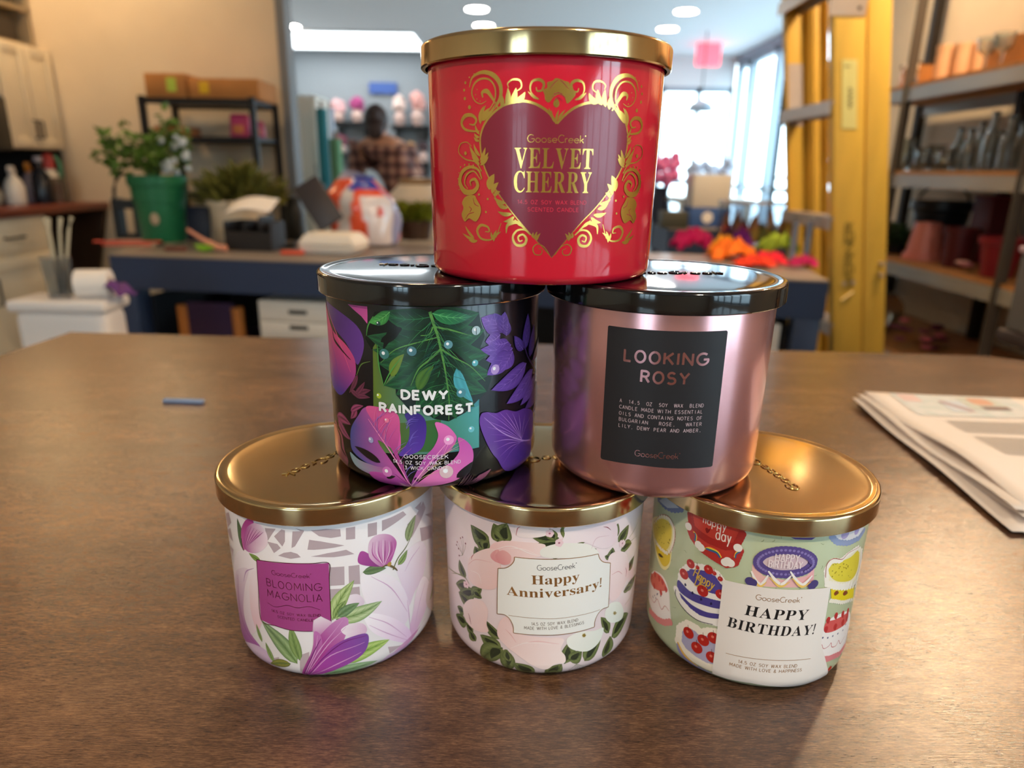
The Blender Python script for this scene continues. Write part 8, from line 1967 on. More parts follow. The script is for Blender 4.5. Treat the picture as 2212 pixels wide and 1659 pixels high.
# ---------------------------------------------------------------- steel shelving on the right
SX, SY0, SY1, SXB = 1.76, 2.50, 3.36, 2.30
ZS = {'top': 1.525, 'middle': 1.155, 'lower': .765, 'bottom': .36}
def shelving():
    t = thing('steel_shelving', 'grey steel shelving with particle board shelves along the right wall', 'shelf', (SX, 0, 0))
    D = SXB - SX; M_ = mat('shelf_beam', 'a9aaa6', .4, .4); P = mat('particle_board', 'c08a52', .7, vary=.1, vscale=40)
    PO = mat('shelf_post', '57514a', .45, .4)
    ends = (1.2, SY0, SY1, 4.2)
    for y in ends:
        for x in (0, D):
            f = MB().box((x, y, 1.1), (.045, .006, 2.2)); f.box((x + (.02 if x == 0 else -.02), y + .02, 1.1), (.006, .04, 2.2)); f.build('post', PO if x == 0 else mat('dark_steel'), t, smooth=False)
    for n, z in ZS.items():
        for y0, y1 in zip(ends, ends[1:]):
            MB().box((D / 2, (y0 + y1) / 2, z - .008), (D, y1 - y0 - .01, .016)).build('shelf_board', P, t, smooth=False)
            f = MB().box((.0, (y0 + y1) / 2, z - .045), (.012, y1 - y0, .055)); f.box((D, (y0 + y1) / 2, z - .045), (.012, y1 - y0, .055)); f.build('beam', M_, t, smooth=False)
    f = MB().bar((D - .01, SY0, .25), (D - .01, SY1, 1.0), .02, .02); f.build('cross_brace', mat('dark_steel'), t, smooth=False)
shelving()
def onshelf(px, z, inset):
    """a spot on the shelf at height z, straight behind photo column px and inset metres back from the front beam"""
    c = atx(px, 400, SX + inset); return Vector((SX + inset, c.y, z + .0012))
# top shelf
TC = mat('pale_terracotta', 'e0b68e', .6); 
for i, (px, r, h, lab) in enumerate(((1990, .034, .155, 'pale terracotta cylinder pot nearest the shelf post on the top shelf'), (2028, .036, .15, 'pale terracotta cylinder pot second from the shelf post on the top shelf'), (2064, .034, .145, 'pale terracotta cylinder pot furthest from the shelf post on the top shelf'))):
    p = onshelf(px, ZS['top'], .12 + .04 * i); t = thing('terracotta_pot', lab, 'pot', p, 0, 'terracotta pots on the top shelf')
    MB().lathe([(.0001, 0), (r * .9, 0), (r, .01), (r, h - .02), (r * 1.06, h - .018), (r * 1.06, h), (r * .92, h), (r * .9, .01), (.0001, .01)], 30, cap0=False, cap1=False).build('body', TC, t)
    MB().cone((0, 0, .01), (0, 0, .03), r * .88, r * .88, 20).build('soil', mat('potting_soil'), t)
GL = mat('shelf_glass', 'dfe6e4', .04, trans=.92)
for px, lab in ((2082, 'clear goblet beside the terracotta pots on the top shelf'), (2114, 'clear goblet next to the cardboard tray on the top shelf')):
    p = onshelf(px - 8, ZS['top'], .055); t = thing('glass_goblet', lab, 'goblet', p, 0, 'goblets on the top shelf')
    MB().lathe([(.0001, 0), (.03, 0), (.03, .004), (.006, .008), (.006, .05), (.03, .07), (.038, .12), (.036, .12), (.028, .072), (.0001, .056)], 24, cap0=False, cap1=False).build('glass', GL, t)
p = onshelf(2172, ZS['top'], .22)
t = thing('cardboard_tray', 'open cardboard tray of glass balls at the right edge of the top shelf', 'box', p)
f = MB()
for y in (-.13, .13): f.box((0, y, .06), (.20, .005, .12))
for x in (-.10, .10): f.box((x, 0, .06), (.005, .26, .12))
f.box((0, 0, .003), (.20, .26, .006)); f.build('tray', mat('cardboard'), t, smooth=False)
for i in range(6):
    o = MB().ball((0, 0, 0), .029, u=16, v=10).build('glass_ball', mat('white_glass_ball', 'e9dccb', .15)); o.location = p + Vector((-.06 + .06 * (i % 3), -.045 + .09 * (i // 3), 0.0355)); 
    tag(o, 'white glass ball in the cardboard tray, %s row, %s' % (('near', 'far')[i // 3], ('by the aisle', 'in the middle', 'by the wall')[i % 3]), 'ball', 'glass balls in the tray')
t = thing('lidded_carton', 'second carton standing on end behind the tray of glass balls on the top shelf', 'box', p + Vector((.0, .0, 0)))
t.location = Vector((2.195, p.y + .02, ZS['top'] + .0012))
MB().box((0, 0, .13), (.16, .3, .26), bevel=.004).build('carton', mat('cardboard'), t); MB().box((-.0815, 0, .15), (.002, .12, .1)).build('label_patch', mat('white_paper'), t, smooth=False)
p = onshelf(1925, ZS['top'], .1); t = thing('glass_jar_small', 'clear jar with a white lid behind the yellow ladder on the top shelf', 'jar', p)
MB().lathe([(.0001, 0), (.035, 0), (.037, .08), (.03, .09), (.0001, .09)], 24, cap0=False).build('jar', GL, t); MB().lathe([(.0001, .088), (.034, .088), (.034, .11), (.0001, .11)], 24, cap0=False).build('lid', WHITEP, t)
p = onshelf(1945, ZS['top'], .22); t = thing('brown_carton', 'low brown carton behind the shelf post on the top shelf', 'box', p); MB().box((0, 0, .06), (.12, .14, .12), bevel=.003).build('carton', mat('cardboard'), t); MB().box((0, 0, .124), (.13, .15, .012), bevel=.003).build('lid', mat('dark_brown_panel'), t)
# middle shelf glass bottles
rnd = random.Random(11)
spots = [(1945, .16, .15), (1962, .3, .11), (1985, .12, .10), (2010, .26, .12), (2035, .10, .09), (2055, .28, .19), (2078, .14, .17), (2100, .3, .21), (2122, .10, .22), (2142, .24, .16), (2160, .10, .20), (2185, .2, .18)]
names = 'nearest the ladder,second from the ladder,third from the ladder,fourth from the ladder,fifth from the ladder,sixth from the ladder,seventh from the ladder,eighth from the ladder,ninth from the ladder,tenth from the ladder,eleventh from the ladder,nearest the shelf post'.split(',')
for i, (px, ins, h) in enumerate(spots):
    p = onshelf(px, ZS['middle'], ins); tall = h > .15
    t = thing('glass_bottle' if tall else 'glass_vase', 'clear glass %s on the middle shelf, %s' % ('bottle' if tall else 'vase', names[i]), 'bottle' if tall else 'vase', p, 0, 'glassware on the middle shelf')
    r = .03 if tall else .042
    pr = [(.0001, 0), (r * .92, 0), (r, .008), (r, h * .55), (r * .4, h * .75), (r * .36, h), (r * .3, h), (r * .33, h * .74), (r * .9, h * .53), (r * .88, .01), (.0001, .01)] if tall else [(.0001, 0), (r * .7, 0), (r, h * .4), (r * .75, h * .85), (r, h), (r * .93, h), (r * .68, h * .85), (r * .93, h * .4), (r * .6, .01), (.0001, .01)]
    MB().lathe(pr, 24, cap0=False, cap1=False).build('glass', GL, t)
    if tall: MB().lathe([(r * .37, h - .015), (r * .5, h - .012), (r * .5, h), (r * .37, h)], 18, cap0=False, cap1=False).build('neck_ring', GL, t)
# lower shelf pots
def pot(px, ins, z, r0, r1, h, m, label, inverted=False, group=None, name='flower_pot'):
    p = onshelf(px, z, ins); t = thing(name, label, 'pot', p, 0, group)
    pr = [(.0001, 0), (r0, 0), (r0 + (r1 - r0) * .8, h * .82), (r1 + .006, h * .83), (r1 + .008, h), (r1 - .004, h), (r0 - .006, .01), (.0001, .01)]
    if inverted: pr = [(r, h - z_) for r, z_ in reversed(pr)]
    MB().lathe(pr, 32, cap0=False, cap1=False).build('body', m, t)
    if not inverted: MB().cone((0, 0, .01), (0, 0, .03), r0 - .008, r0 - .008, 20).build('soil', mat('potting_soil'), t)
    else: MB().cone((0, 0, h), (0, 0, h + .003), r0 * .5, r0 * .5, 20).build('drain_disc', m, t)
    return t
pot(2022, .12, ZS['lower'], .055, .08, .165, mat('salmon_ceramic', 'd98374', .35), 'salmon pink pot upside down on the lower shelf', True)
pot(2100, .12, ZS['lower'], .055, .065, .165, mat('dark_red_ceramic', '4a0f16', .4), 'dark red pot right of the salmon pink pot on the lower shelf')
pot(2195, .10, ZS['lower'], .055, .075, .15, mat('cherry_ceramic', '8a1f2a', .35), 'cherry red pot at the right edge of the lower shelf')
p = onshelf(2165, ZS['lower'], .36); t = thing('red_carton', 'tall dark red box at the back of the lower shelf', 'box', p); MB().box((0, 0, .14), (.13, .13, .28), bevel=.004).build('carton', mat('burgundy_card', '5a1620', .5), t); MB().box((0, 0, .283), (.134, .134, .012), bevel=.003).build('lid', mat('burgundy_lid', '701a28', .5), t)
p = onshelf(2045, ZS['lower'], .38); t = thing('black_tub', 'large black tub at the back of the lower shelf behind the salmon pot', 'tub', p)
MB().lathe([(.0001, 0), (.10, 0), (.125, .2), (.14, .21), (.14, .25), (.12, .25), (.10, .02), (.0001, .02)], 32, cap0=False, cap1=False).build('tub', BLACK, t); MB().tube([(-.13 * math.cos(R(a)), 0, .24 + .09 * math.sin(R(a))) for a in range(0, 181, 20)], .006, 8).build('handle', mat('green_wire', '24361a', .5), t)
p = onshelf(1958, ZS['lower'], .12); t = thing('trailing_greenery', 'dark green foliage bunch on the lower shelf beside the ladder', 'greenery', p)
MB().lathe([(.0001, 0), (.04, 0), (.05, .05), (.0001, .05)], 20, cap0=False).build('pot', BLACK, t)
def g4(r): a = r.uniform(0, 6.28); q = r.uniform(0, .085); return (math.cos(a) * q, math.sin(a) * q, .035 + r.uniform(0, .09)), (math.cos(a), math.sin(a), r.uniform(-.3, .8))
foliage('leaves', t, mat('dark_leaf', '24351a', .5, color2='4d6a34', vscale=20), 260, g4, 31, (.03, .05), .6)
def flowers(name, p, label, n, rad, cols, seed, h=.02, spread=1.0):
    t = thing(name, label, 'flowers', p); rnd = random.Random(seed)
    MB().tube([(0, 0, .003), (.03, .02, .006), (rad, 0, .006)], .003, 5).build('stem', mat('stem_green'), t)
    for i in range(n):
        f = MB(); c = Vector((rnd.uniform(-rad, rad) * spread, rnd.uniform(-rad, rad), h + rnd.uniform(0, rad * .8)))
        for k in range(7):
            a = k * .9; f.ball(c + Vector((math.cos(a) * .014, math.sin(a) * .014, .004)), .012, (1, 1, .6), 8, 6)
        f.build('blossom', mat('petal_' + cols[i % len(cols)], cols[i % len(cols)], .7), t)
flowers('pink_blossom', onshelf(2128, ZS['lower'], .06), 'small pale pink blossom lying on the lower shelf edge beside the post', 3, .022, ['d9a8a0', 'b5707a'], 1)
# bottom shelf
p = onshelf(1955, ZS['bottom'], .16); t = thing('glass_globe', 'clear glass globe vase on the bottom shelf beside the ladder', 'vase', p)
MB().lathe([(.0001, 0), (.045, 0)] + [(.10 * math.sin(R(a)) , .10 - .10 * math.cos(R(a)) + .0) for a in range(28, 150, 12)] + [(.055, .188), (.052, .186)], 32, cap0=False, cap1=False).build('globe', mat('amber_grey_glass', 'c9b49a', .05, trans=.8), t)
MB().lathe([(.05, .186), (.058, .186), (.058, .194), (.05, .194), (.05, .186)], 28, cap0=False, cap1=False).build('rim', GL, t)
flowers('silk_flowers', onshelf(2060, ZS['bottom'], .14), 'pink and plum silk flowers heaped on the bottom shelf', 16, .12, ['8a4a5a', '6a2f48', 'c96a78', '74344e'], 2, .02)
for c in kids(bpy.data.objects[-1]) if False else []: pass
# pedestal with an open plastic box of violet flowers at the counter's right end
t = thing('pedestal_stand', 'dark stand just past the right end of the wooden counter', 'stand', (1.09, 1.13, 0))
MB().box((0, 0, .43), (.24, .24, .82)).build('column', mat('dark_brown_panel'), t, smooth=False); MB().box((0, 0, .848), (.34, .32, .024), bevel=.004).build('stand_top', mat('dark_brown_panel'), t); MB().box((0, 0, .01), (.32, .32, .02)).build('foot', mat('dark_brown_panel'), t, smooth=False)
t = thing('plastic_box', 'grey see-through plastic box at the right edge above the counter end', 'box', (1.09, 1.13, .862), R(-3))
f = MB()
for y in (-.15, .15): f.box((0, y, .07), (.32, .004, .14))
for x in (-.16, .16): f.box((x, 0, .07), (.004, .3, .14))
f.box((0, 0, .003), (.32, .3, .006)); f.build('walls', mat('grey_clear_plastic', '7d7872', .25, alpha=.75), t, smooth=False)
MB().box((0, 0, .146), (.335, .315, .012), bevel=.004).build('lid', mat('lilac_lid', 'c9a9b4', .5), t)
flowers('violet_flowers', (1.09, 1.13, .869), 'violet flowers inside the grey plastic box', 9, .1, ['6a4a68', '8d6a86'], 5, .012)

# ---------------------------------------------------------------- the shop beyond
WALLW = mat('white_paint')
def person():
    P = Vector((-1.02, 5.5, 0))
    t = thing('person', 'person in a brown plaid shirt with dark hair bending away beyond the workbench', 'person', P)
    def skin(name, V, E, Rr, m, parent, sub=2):
        me = bpy.data.meshes.new(name); me.from_pydata(V, E, []); o = bpy.data.objects.new(name, me); COL.objects.link(o)
        s = o.modifiers.new('skin', 'SKIN'); s.use_smooth_shade = True
        for i, r in enumerate(Rr): me.skin_vertices[0].data[i].radius = r if isinstance(r, tuple) else (r, r)
        me.skin_vertices[0].data[0].use_root = True
        b = o.modifiers.new('sub', 'SUBSURF'); b.levels = b.render_levels = sub
        me.materials.append(m); o.parent = parent; return o
    hip, wst, ch, sh, nk, hd = (.22, .03, .90), (.17, .04, 1.04), (.08, .06, 1.2), (.02, .07, 1.31), (-.01, .06, 1.36), (-.025, .05, 1.44)
    V = [hip, wst, ch, sh, nk, hd,
         (-.17, .07, 1.27), (-.24, .16, 1.02), (-.20, .34, .93), (-.18, .40, .92),
         (.19, .08, 1.25), (.27, .17, 1.0), (.16, .36, .93), (.14, .42, .92),
         (.12, .03, .86), (.11, .0, .48), (.13, .04, .09), (.11, -.10, .05),
         (.32, .03, .86), (.33, .02, .48), (.32, .05, .09), (.31, -.10, .05)]
    E = [(0, 1), (1, 2), (2, 3), (3, 4), (4, 5), (3, 6), (6, 7), (7, 8), (8, 9), (3, 10), (10, 11), (11, 12), (12, 13), (0, 14), (14, 15), (15, 16), (16, 17), (0, 18), (18, 19), (19, 20), (20, 21)]
    V = [tuple((x, -y if False else y, z)) for x, y, z in V]
    Rr = [(.16, .12), (.14, .11), (.16, .12), (.12, .09), .055, .06, .065, .045, .033, .03, .065, .045, .033, .03, .09, .06, .045, .035, .09, .06, .045, .035]
    sk = mat('skin_tone', 'c98f70', .55, sss=.1)
    skin('body', V, E, Rr, sk, t)
    f = MB().ball((-.028, .055, 1.455), .092, (.84, 1.0, 1.2), 24, 16); f.ball((-.028, .148, 1.44), .016, (.7, 1.2, 1.2), 10, 8)
    for s in (-1, 1): f.ball((-.028 + s * .078, .05, 1.445), .018, (.4, .8, 1.3), 10, 8)
    f.build('head', sk, t)
    f = MB().ball((-.03, .03, 1.475), .102, (.9, .98, 1.12), 24, 16); f.ball((-.03, -.055, 1.50), .048, (1, .9, 1.05), 16, 10); f.ball((-.03, -.03, 1.40), .07, (.95, .7, 1.0), 16, 10)
    f.build('hair', mat('dark_brown_hair', '3a2a28', .6, vary=.3, vscale=30, stretch=(1, 1, .2)), t)
    # plaid shirt
    pm = bpy.data.materials.new('plaid_cloth'); pm.use_nodes = True; q = pm.node_tree; b = q.nodes['Principled BSDF']; b.inputs['Roughness'].default_value = .85
    tc = q.nodes.new('ShaderNodeTexCoord'); sx = q.nodes.new('ShaderNodeSeparateXYZ'); q.links.new(tc.outputs['Object'], sx.inputs[0])
    def band(sock):
        m1 = q.nodes.new('ShaderNodeMath'); m1.operation = 'MULTIPLY'; m1.inputs[1].default_value = 75; q.links.new(sock, m1.inputs[0])
        m2 = q.nodes.new('ShaderNodeMath'); m2.operation = 'SINE'; q.links.new(m1.outputs[0], m2.inputs[0])
        m3 = q.nodes.new('ShaderNodeMath'); m3.operation = 'MULTIPLY_ADD'; m3.inputs[1].default_value = .5; m3.inputs[2].default_value = .5; q.links.new(m2.outputs[0], m3.inputs[0]); return m3.outputs[0]
    ad = q.nodes.new('ShaderNodeMath'); ad.operation = 'MULTIPLY_ADD'; ad.inputs[1].default_value = .5; q.links.new(band(sx.outputs[0]), ad.inputs[0])
    hf = q.nodes.new('ShaderNodeMath'); hf.operation = 'MULTIPLY'; hf.inputs[1].default_value = .5; q.links.new(band(sx.outputs[2]), hf.inputs[0]); q.links.new(hf.outputs[0], ad.inputs[2])
    rp = q.nodes.new('ShaderNodeValToRGB'); rp.color_ramp.elements[0].color = lin('33201f'); rp.color_ramp.elements[1].color = lin('b98a72'); e = rp.color_ramp.elements.new(.5); e.color = lin('704640')
    q.links.new(ad.outputs[0], rp.inputs[0]); q.links.new(rp.outputs[0], b.inputs['Base Color'])
    idx = [1, 0, 2, 3, 6, 7, 8, 10, 11, 12]; mp = {v: i for i, v in enumerate(idx)}
    skin('shirt', [V[i] for i in idx], [(mp[a], mp[b_]) for a, b_ in E if a in mp and b_ in mp], [(.185, .15), (.20, .16), (.20, .15), (.145, .115), .09, .068, .05, .09, .068, .05], pm, t)
    idx = [0, 14, 15, 16, 18, 19, 20]; mp = {v: i for i, v in enumerate(idx)}
    skin('trousers', [V[i] for i in idx], [(mp[a], mp[b_]) for a, b_ in E if a in mp and b_ in mp], [(.175, .14), .11, .08, .07, .11, .08, .07], mat('dark_denim', '232734', .8), t)
    for s, x in ((-1, .12), (1, .315)): MB().box((x, -.02 + .05, .045), (.09, .26, .08), bevel=.03, seg=3).build('shoe', BLACK, t)
    for x, y, z, s in ((-.175, .43, .915, -1), (.135, .45, .915, 1)):
        f = MB().box((x, y, z), (.075, .08, .026), bevel=.011)
        for k in range(4): f.tube([(x - .03 + k * .02, y + .03, z), (x - .03 + k * .02, y + .075 - .008 * abs(k - 1.5), z - .01), (x - .03 + k * .02, y + .10 - .01 * abs(k - 1.5), z - .03)], [.0095, .009, .007], 8)
        f.tube([(x - s * .03, y - .01, z), (x - s * .055, y + .03, z - .008), (x - s * .05, y + .055, z - .02)], [.011, .01, .008], 8)
        f.build('hand', sk, t)
person()
# packing table the person bends over
t = thing('packing_table', 'low grey table in front of the bending person', 'table', (-.82, 6.35, 0)); MB().box((0, 0, .84), (1.2, .6, .04), bevel=.005).build('top', mat('grey_laminate'), t)
for x in (-.55, .55):
    for y in (-.25, .25): MB().box((x, y, .41), (.05, .05, .82)).build('leg', GREY, t, smooth=False)
# tall white panel, teal roll, mint roll near the partition's edge
a, b = at(634, 205, 6.2), at(681, 205, 6.2)
t = thing('tall_white_cabinet', 'tall narrow white cabinet just past the edge of the beige wall', 'cabinet', ((a.x + b.x) / 2, 6.4, 0))
w = b.x - a.x; MB().box((0, 0, a.z / 2), (w, .4, a.z), bevel=.004).build('body', mat('white_laminate'), t); MB().box((0, -.206, a.z / 2 + .04), (w - .02, .012, a.z - .12), bevel=.003).build('door', mat('white_laminate'), t); MB().tube([(w * .35, -.212, 1.0), (w * .35, -.235, 1.0), (w * .35, -.235, 1.15), (w * .35, -.212, 1.15)], .006, 6).build('handle', GREY, t)
def roll(px, py0, py1, r, Y, c, label):
    a, b = at(px, py0, Y), at(px, py1, Y); t = thing('fabric_roll', label, 'roll', (a.x, Y, 0), 0, 'cloth rolls standing by the white cabinet')
    MB().lathe([(.0001, 0), (r, 0), (r, a.z), (r * .4, a.z + .002), (.0001, a.z + .002)], 20, cap0=False).build('cloth', mat('cloth_' + c, c, .8), t); MB().cone((0, 0, a.z), (0, 0, a.z + .06), r * .3, r * .3, 14).build('core', mat('card_core'), t)
roll(694, 235, 400, .045, 6.05, '2e7c86', 'tall teal cloth roll standing beside the white cabinet')
roll(712, 235, 400, .035, 6.95, 'b9c4d6', 'pale blue cloth roll standing behind the teal roll')
roll(724, 300, 400, .05, 6.1, '6fa37a', 'shorter mint green cloth roll right of the teal roll')
t = thing('heat_gun', 'black and red hand tool hanging low beside the teal roll', 'tool', at(694, 370, 5.9)); MB().box((0, 0, 0), (.05, .05, .2), bevel=.015).build('body', BLACK, t); MB().box((-.01, -.03, -.02), (.045, .02, .11), bevel=.008).build('grip', mat('red_plastic'), t)
t.location.z = 0.905
p = t.location; t2 = thing('tool_pedestal', 'slim white plinth under the black and red tool', 'plinth', (p.x, p.y, 0)); MB().box((0, 0, .40), (.16, .16, .80)).build('column', mat('white_laminate'), t2, smooth=False); MB().box((0, 0, .8025), (.2, .2, .005)).build('plinth_top', mat('white_laminate'), t2, smooth=False)
# wall shelves with vases and flowers on the far wall
def wshelf(px0, px1, py, label, items):
    a, b = at(px0, py, 10.0), at(px1, py, 10.0); z = a.z
    t = thing('display_shelf', label, 'shelf', ((a.x + b.x) / 2, 10.14, z)); w = b.x - a.x
    MB().box((0, 0, -.03), (w, .3, .06)).build('board', BLACK, t, smooth=False)
    for x in (-w * .4, w * .4): MB().box((x, .10, -.12), (.04, .1, .14)).build('bracket', BLACK, t, smooth=False)
    for px, c, r, h, lab in items:
        q = at(px, py, 10.1); t = thing('vase_bouquet', lab, 'flower vase', (q.x, 10.1, z + .001), 0, 'flower vases on the far wall shelves')
        MB().lathe([(.0001, 0), (r * .5, 0), (r * .75, h * .25), (r * .35, h * .45), (r * .45, h * .5)], 20, cap0=False).build('vase', mat('rosy_vase', 'c9a598', .5), t)
        f = MB(); rr = random.Random(px)
        for k in range(30): a_ = rr.uniform(0, 6.28); q_ = r * .62 * rr.random() ** .5; f.ball((q_ * math.cos(a_), q_ * math.sin(a_) * .8, h * .52 + (h * .42) * rr.random() * (1 - .5 * q_ / r)), r * .36, u=10, v=8)
        f.build('blooms', mat('bloom_' + c, c, .7), t)
wshelf(718, 790, 262, 'short black wall shelf left of the person on the far wall', [(732, 'dba9a8', .11, .30, 'pale pink bouquet on the black shelf left of the person'), (772, 'a03a6e', .11, .34, 'magenta bouquet on the black shelf left of the person')])
wshelf(845, 926, 270, 'upper black wall shelf between the person and the red candle', [(864, 'e6c9bd', .11, .40, 'cream bouquet on the upper far shelf near the person'), (903, 'e8a79c', .13, .46, 'peach pink bouquet on the upper far shelf nearest the red candle')])
wshelf(850, 926, 350, 'lower black wall shelf between the person and the red candle', [(862, 'd8bfb0', .085, .30, 'beige bouquet on the lower far shelf near the person'), (889, 'd9a06a', .085, .28, 'apricot bouquet on the lower far shelf nearest the red candle'), (915, '4a3436', .085, .30, 'dark dried bouquet on the lower far shelf beside the red candle')])
wshelf(715, 760, 330, 'lower black wall shelf left of the person', [(738, '7a3a4a', .10, .24, 'plum bouquet on the lower far shelf left of the person')])
a, b = at(797, 178, 10.27), at(858, 203, 10.27)
o = MB().box(((a.x + b.x) / 2, 10.275, (a.z + b.z) / 2), (b.x - a.x, .04, a.z - b.z)).build('wall_picture', mat('blue_poster', '3f5a9a', .5), smooth=False); tag(o, 'plain blue picture high on the far wall above the person', 'picture')
# white sacks right of the person
p = at(905, 470, 4.6); t = thing('white_sack', 'large white cloth sack standing behind the blue workbench beside the red candle', 'sack', (p.x, 4.6, 0)); f = MB().lathe([(.0001, 0), (.2, 0), (.23, .1), (.22, .6), (.2, .95), (.1, 1.06), (.0001, 1.08)], 28, cap0=False); f.build('sack', mat('white_cloth', 'd8cbb8', .85), t); MB().lathe([(.12, 1.03), (.13, 1.05), (.12, 1.07), (.11, 1.05), (.12, 1.03)], 20, cap0=False, cap1=False).build('tie', mat('card_core'), t)

# right-hand half of the shop
t = workbench('side_bench', 'second navy blue bench further back, right of the red candle', (.95, 4.35, 0), 0, 1.2, .6, .80, .16)
def onsb(px, py): return atz(px, py, .80)
q = at(1525, 470, 4.6)
t = thing('white_crate', 'white box with a blue band on the second blue bench', 'box', (q.x, 4.62, .801)); MB().box((0, 0, .06), (.26, .24, .12), bevel=.005).build('band', mat('blue_card', '3a5fa0', .5), t); MB().box((0, 0, .22), (.24, .22, .2), bevel=.006).build('box', mat('white_laminate'), t); MB().cone((-.02, -.121, .06), (-.02, -.125, .06), .035, .035, 20).build('round_sticker', mat('white_paper'), t)
q = at(1440, 470, 4.6)
t = thing('flower_vase', 'dark vase of pink flowers on the second blue bench beside the red candle', 'flower vase', (q.x - .02, 4.75, .801)); MB().lathe([(.0001, 0), (.05, 0), (.07, .1), (.05, .2), (.06, .24)], 24, cap0=False).build('vase', mat('dark_blue_vase', '23283c', .3), t)
f = MB(); rnd = random.Random(5)
for k in range(22): f.ball((rnd.uniform(-.1, .1), rnd.uniform(-.08, .08), .27 + rnd.uniform(0, .17)), .035, u=10, v=8)
f.build('blooms', mat('bloom_pink', 'e07ab8', .7), t)
t = thing('tool_caddy', 'dark caddy on the second blue bench between vase and white box', 'caddy', (at(1452, 470, 4.45).x - .0, 4.43, .801)); MB().box((0, 0, .05), (.16, .14, .1), bevel=.006).build('box', mat('olive_plastic', '4a4a40', .5), t); MB().tube([(-.07, 0, .1), (-.06, 0, .17), (.06, 0, .17), (.07, 0, .1)], .008, 8).build('handle', BLACK, t)
# white display table by the windows
t = thing('display_table', 'white display table in front of the bright windows', 'table', (at(1545, 400, 6.6).x, 6.9, 0)); MB().box((0, 0, .88), (.7, .8, .05), bevel=.006).build('top', mat('white_laminate'), t)
for x in (-.3, .3):
    for y in (-.35, .35): MB().box((x, y, .43), (.06, .06, .86)).build('leg', mat('white_laminate'), t, smooth=False)
MB().box((0, 0, .5), (.6, .7, .02)).build('lower_shelf', mat('white_laminate'), t, smooth=False)
t = thing('white_planter', 'white bowl planter of pale blossoms on the display table', 'planter', (at(1545, 400, 6.6).x, 6.8, .905)); MB().lathe([(.0001, 0), (.12, 0), (.2, .16), (.19, .16), (.11, .01), (.0001, .01)], 28, cap0=False, cap1=False).build('bowl', WHITEP, t)
f = MB()
for k in range(24): f.ball((rnd.uniform(-.17, .17), rnd.uniform(-.17, .17), .16 + rnd.uniform(0, .16)), .05, u=10, v=8)
f.build('blossoms', mat('bloom_pale', 'cfd4e4', .7), t)
# dark étagère with pink flowers behind the ladder
t = thing('flower_rack', 'dark rack of dusty pink bouquets behind the yellow ladder', 'shelf', (2.28, 5.6, 0))
for x in (-.2, .2):
    for y in (-.2, .2): MB().box((x, y, 1.05), (.03, .03, 2.1)).build('post', mat('black_rack_metal'), t, smooth=False)
for z in (.3, .7, 1.1, 1.5, 1.9): MB().box((0, 0, z), (.43, .43, .02)).build('shelf_board', mat('black_rack_metal'), t, smooth=False)
for i, z in enumerate((.71, 1.11, 1.51)):
    for j, x in enumerate((-.12, .1)):
        t = thing('vase_bouquet', 'dusty pink bouquet on the %s tier of the dark rack, %s side' % (('lower', 'middle', 'upper')[i], ('left', 'right')[j]), 'flower vase', (2.28 + x, 5.5, z + .0015), 0, 'bouquets on the dark rack')
        MB().lathe([(.0001, 0), (.03, 0), (.045, .06), (.03, .12)], 18, cap0=False).build('vase', mat('dark_blue_vase'), t)
        f = MB()
        for k in range(12): f.ball((rnd.uniform(-.05, .05), rnd.uniform(-.05, .05), .14 + rnd.uniform(0, .12)), .03, u=8, v=6)
        f.build('blooms', mat('bloom_dusty', 'c08a88', .7), t)
# red lit sign under the ceiling
p = at(1530, 118, 9.4)
t = thing('exit_sign', 'glowing red box sign hanging from the ceiling right of the top candle', 'sign', (p.x, 9.4, p.z)); MB().box((0, 0, 0), (.30, .06, .26), bevel=.02).build('housing', mat('red_glow', 'ff4a58', .5, emit=1.6), t); MB().cone((0, 0, .12), (0, 0, ROOM['z'] - p.z), .015, .015, 10).build('hanger', GREY, t)
# pendant of grey metal before the windows
p = at(1513, 240, 8.6)
t = thing('pendant_lamp', 'grey metal pendant lamp hanging before the bright windows', 'pendant lamp', (p.x, 8.6, p.z)); MB().lathe([(.16, 0), (.12, .08), (.03, .12), (.0001, .12)], 28, cap0=False, cap1=False).build('shade', mat('grey_enamel', '8d96a2', .4), t, solid=.004); MB().cone((0, 0, .12), (0, 0, ROOM['z'] - p.z), .006, .006, 8).build('cord', BLACK, t); MB().ball((0, 0, .05), .035).build('bulb', mat('white_glass_ball'), t)

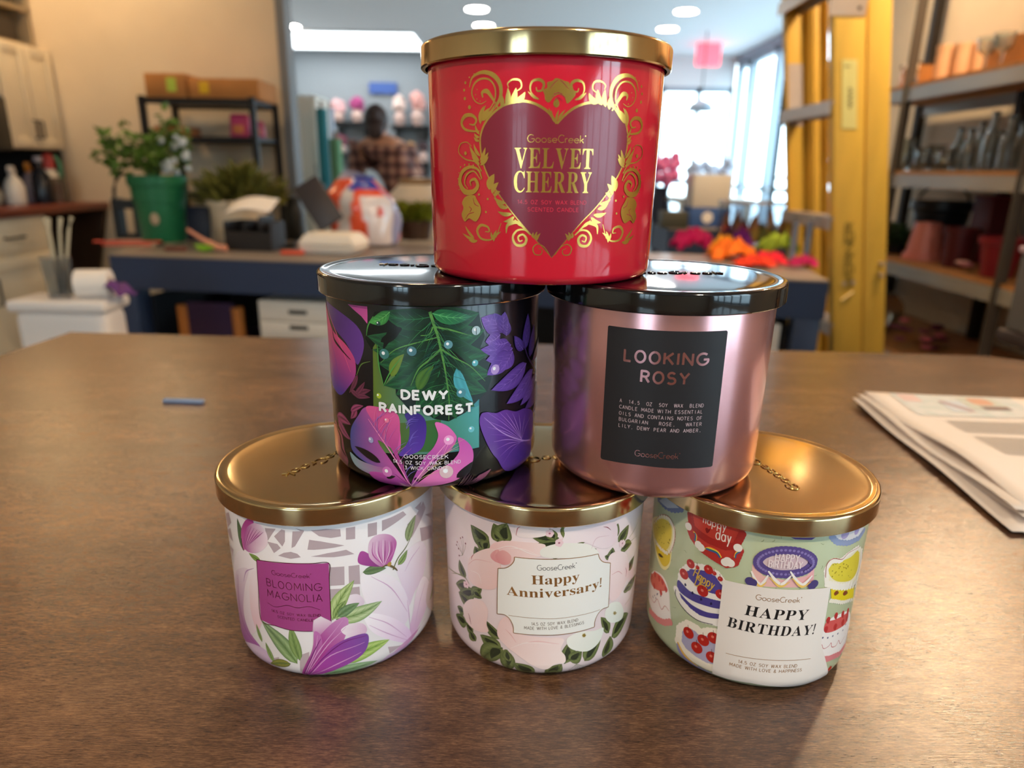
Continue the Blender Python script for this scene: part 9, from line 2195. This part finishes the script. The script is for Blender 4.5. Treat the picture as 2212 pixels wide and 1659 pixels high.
# ---------------------------------------------------------------- on the wooden counter
def newspaper():
    A0, B0 = atz(1862, 872, TOP), atz(2192, 1122, TOP)
    t = thing('newspaper', 'folded newspaper pages lying on the right side of the wooden counter', 'newspaper', (0, 0, 0))
    pap = mat('newsprint', 'eee3da', .85)
    far = (atz(2212, 882, TOP) - A0).normalized(); 
    side = B0 - A0
    def sheet(k, n, off, lift):
        def fn(u, v):
            base = A0 + side * v * (1.0 + .02 * (n - k)) + far * (.42 * u) + Vector((-off * (1 + .4 * v), -off * .2, 0))
            z = TOP + .0015 + k * .0022 + lift * math.exp(-u * 7) * (.6 + .4 * math.sin(5 * v + k)) * (k + 1) / n + .0015 * math.sin(9 * v + 2 * k) * math.exp(-u * 5)
            return Vector((base.x, base.y, z))
        return fn
    n = 5
    for k in range(n):
        off = (.006, .012, .003, .007, 0)[k]
        MB().grid(sheet(k, n, off, .006), 26, 26).build('page', pap, t, solid=.0007)
    top = sheet(n - 1, n, 0, .006)
    wr = MB(); cl = wr.bm.verts.layers.float_color.new('print')
    def quad(u0, u1, v0, v1, c, nu=10, nv=10, dz=.0006):
        V = [[None] * (nv + 1) for _ in range(nu + 1)]
        for i in range(nu + 1):
            for j in range(nv + 1):
                p = top((u0 + (u1 - u0) * i / nu) * .62, v0 + (v1 - v0) * j / nv); p.z += dz
                V[i][j] = wr.bm.verts.new(p); V[i][j][cl] = lin(c(i, j) if callable(c) else c)
        for i in range(nu):
            for j in range(nv): wr.bm.faces.new((V[i][j], V[i + 1][j], V[i + 1][j + 1], V[i][j + 1]))
    rnd = random.Random(2)
    quad(.09, .55, .01, .25, lambda i, j: 'dfdedb' if rnd.random() < .6 else 'cfd6d2', 16, 12)
    quad(.33, .47, .03, .17, lambda i, j: ('dba98e' if (i - 6) ** 2 + (j - 4) ** 2 < 14 else ('8f7a74' if j > 8 and i > 3 else 'cfd3c8')), 12, 12, .0009)
    quad(.24, .32, .08, .2, lambda i, j: ('b9a8ac' if abs(i - j) < 3 else 'd4dae2'), 10, 10, .0009)
    quad(.11, .18, .02, .10, 'e3c6c0', 6, 6, .0009)
    for u0, u1, v0, v1 in ((.16, .45, .30, .44), (.16, .38, .47, .66), (.48, .7, .27, .44), (.42, .66, .47, .66), (.7, .95, .05, .66)):
        m = int((v1 - v0) / .012)
        for i in range(m):
            e = u1 - rnd.uniform(0, .05) * (i % 5 == 4)
            quad(u0, e, v0 + i * .012, v0 + i * .012 + .007, 'c6c0ba', 6, 1)
    quad(.18, .6, .845, .853, 'a08e94', 10, 1); quad(.2, .4, .86, .866, 'b7b0ac', 8, 1)
    wr.build('printed_columns', ink('newsprint_ink', .8, 0), t)
newspaper()
a = atz(358, 869, TOP)
o = MB().box((.018, 0, .0018), (.040, .007, .0035), rot=(0, 0, -.05), bevel=.001).build('blue_pen_cap', mat('pale_blue_plastic', '7d92b4', .5), loc=(a.x, a.y, TOP)); tag(o, 'small pale blue plastic strip on the wooden counter left of the candles', 'plastic strip')
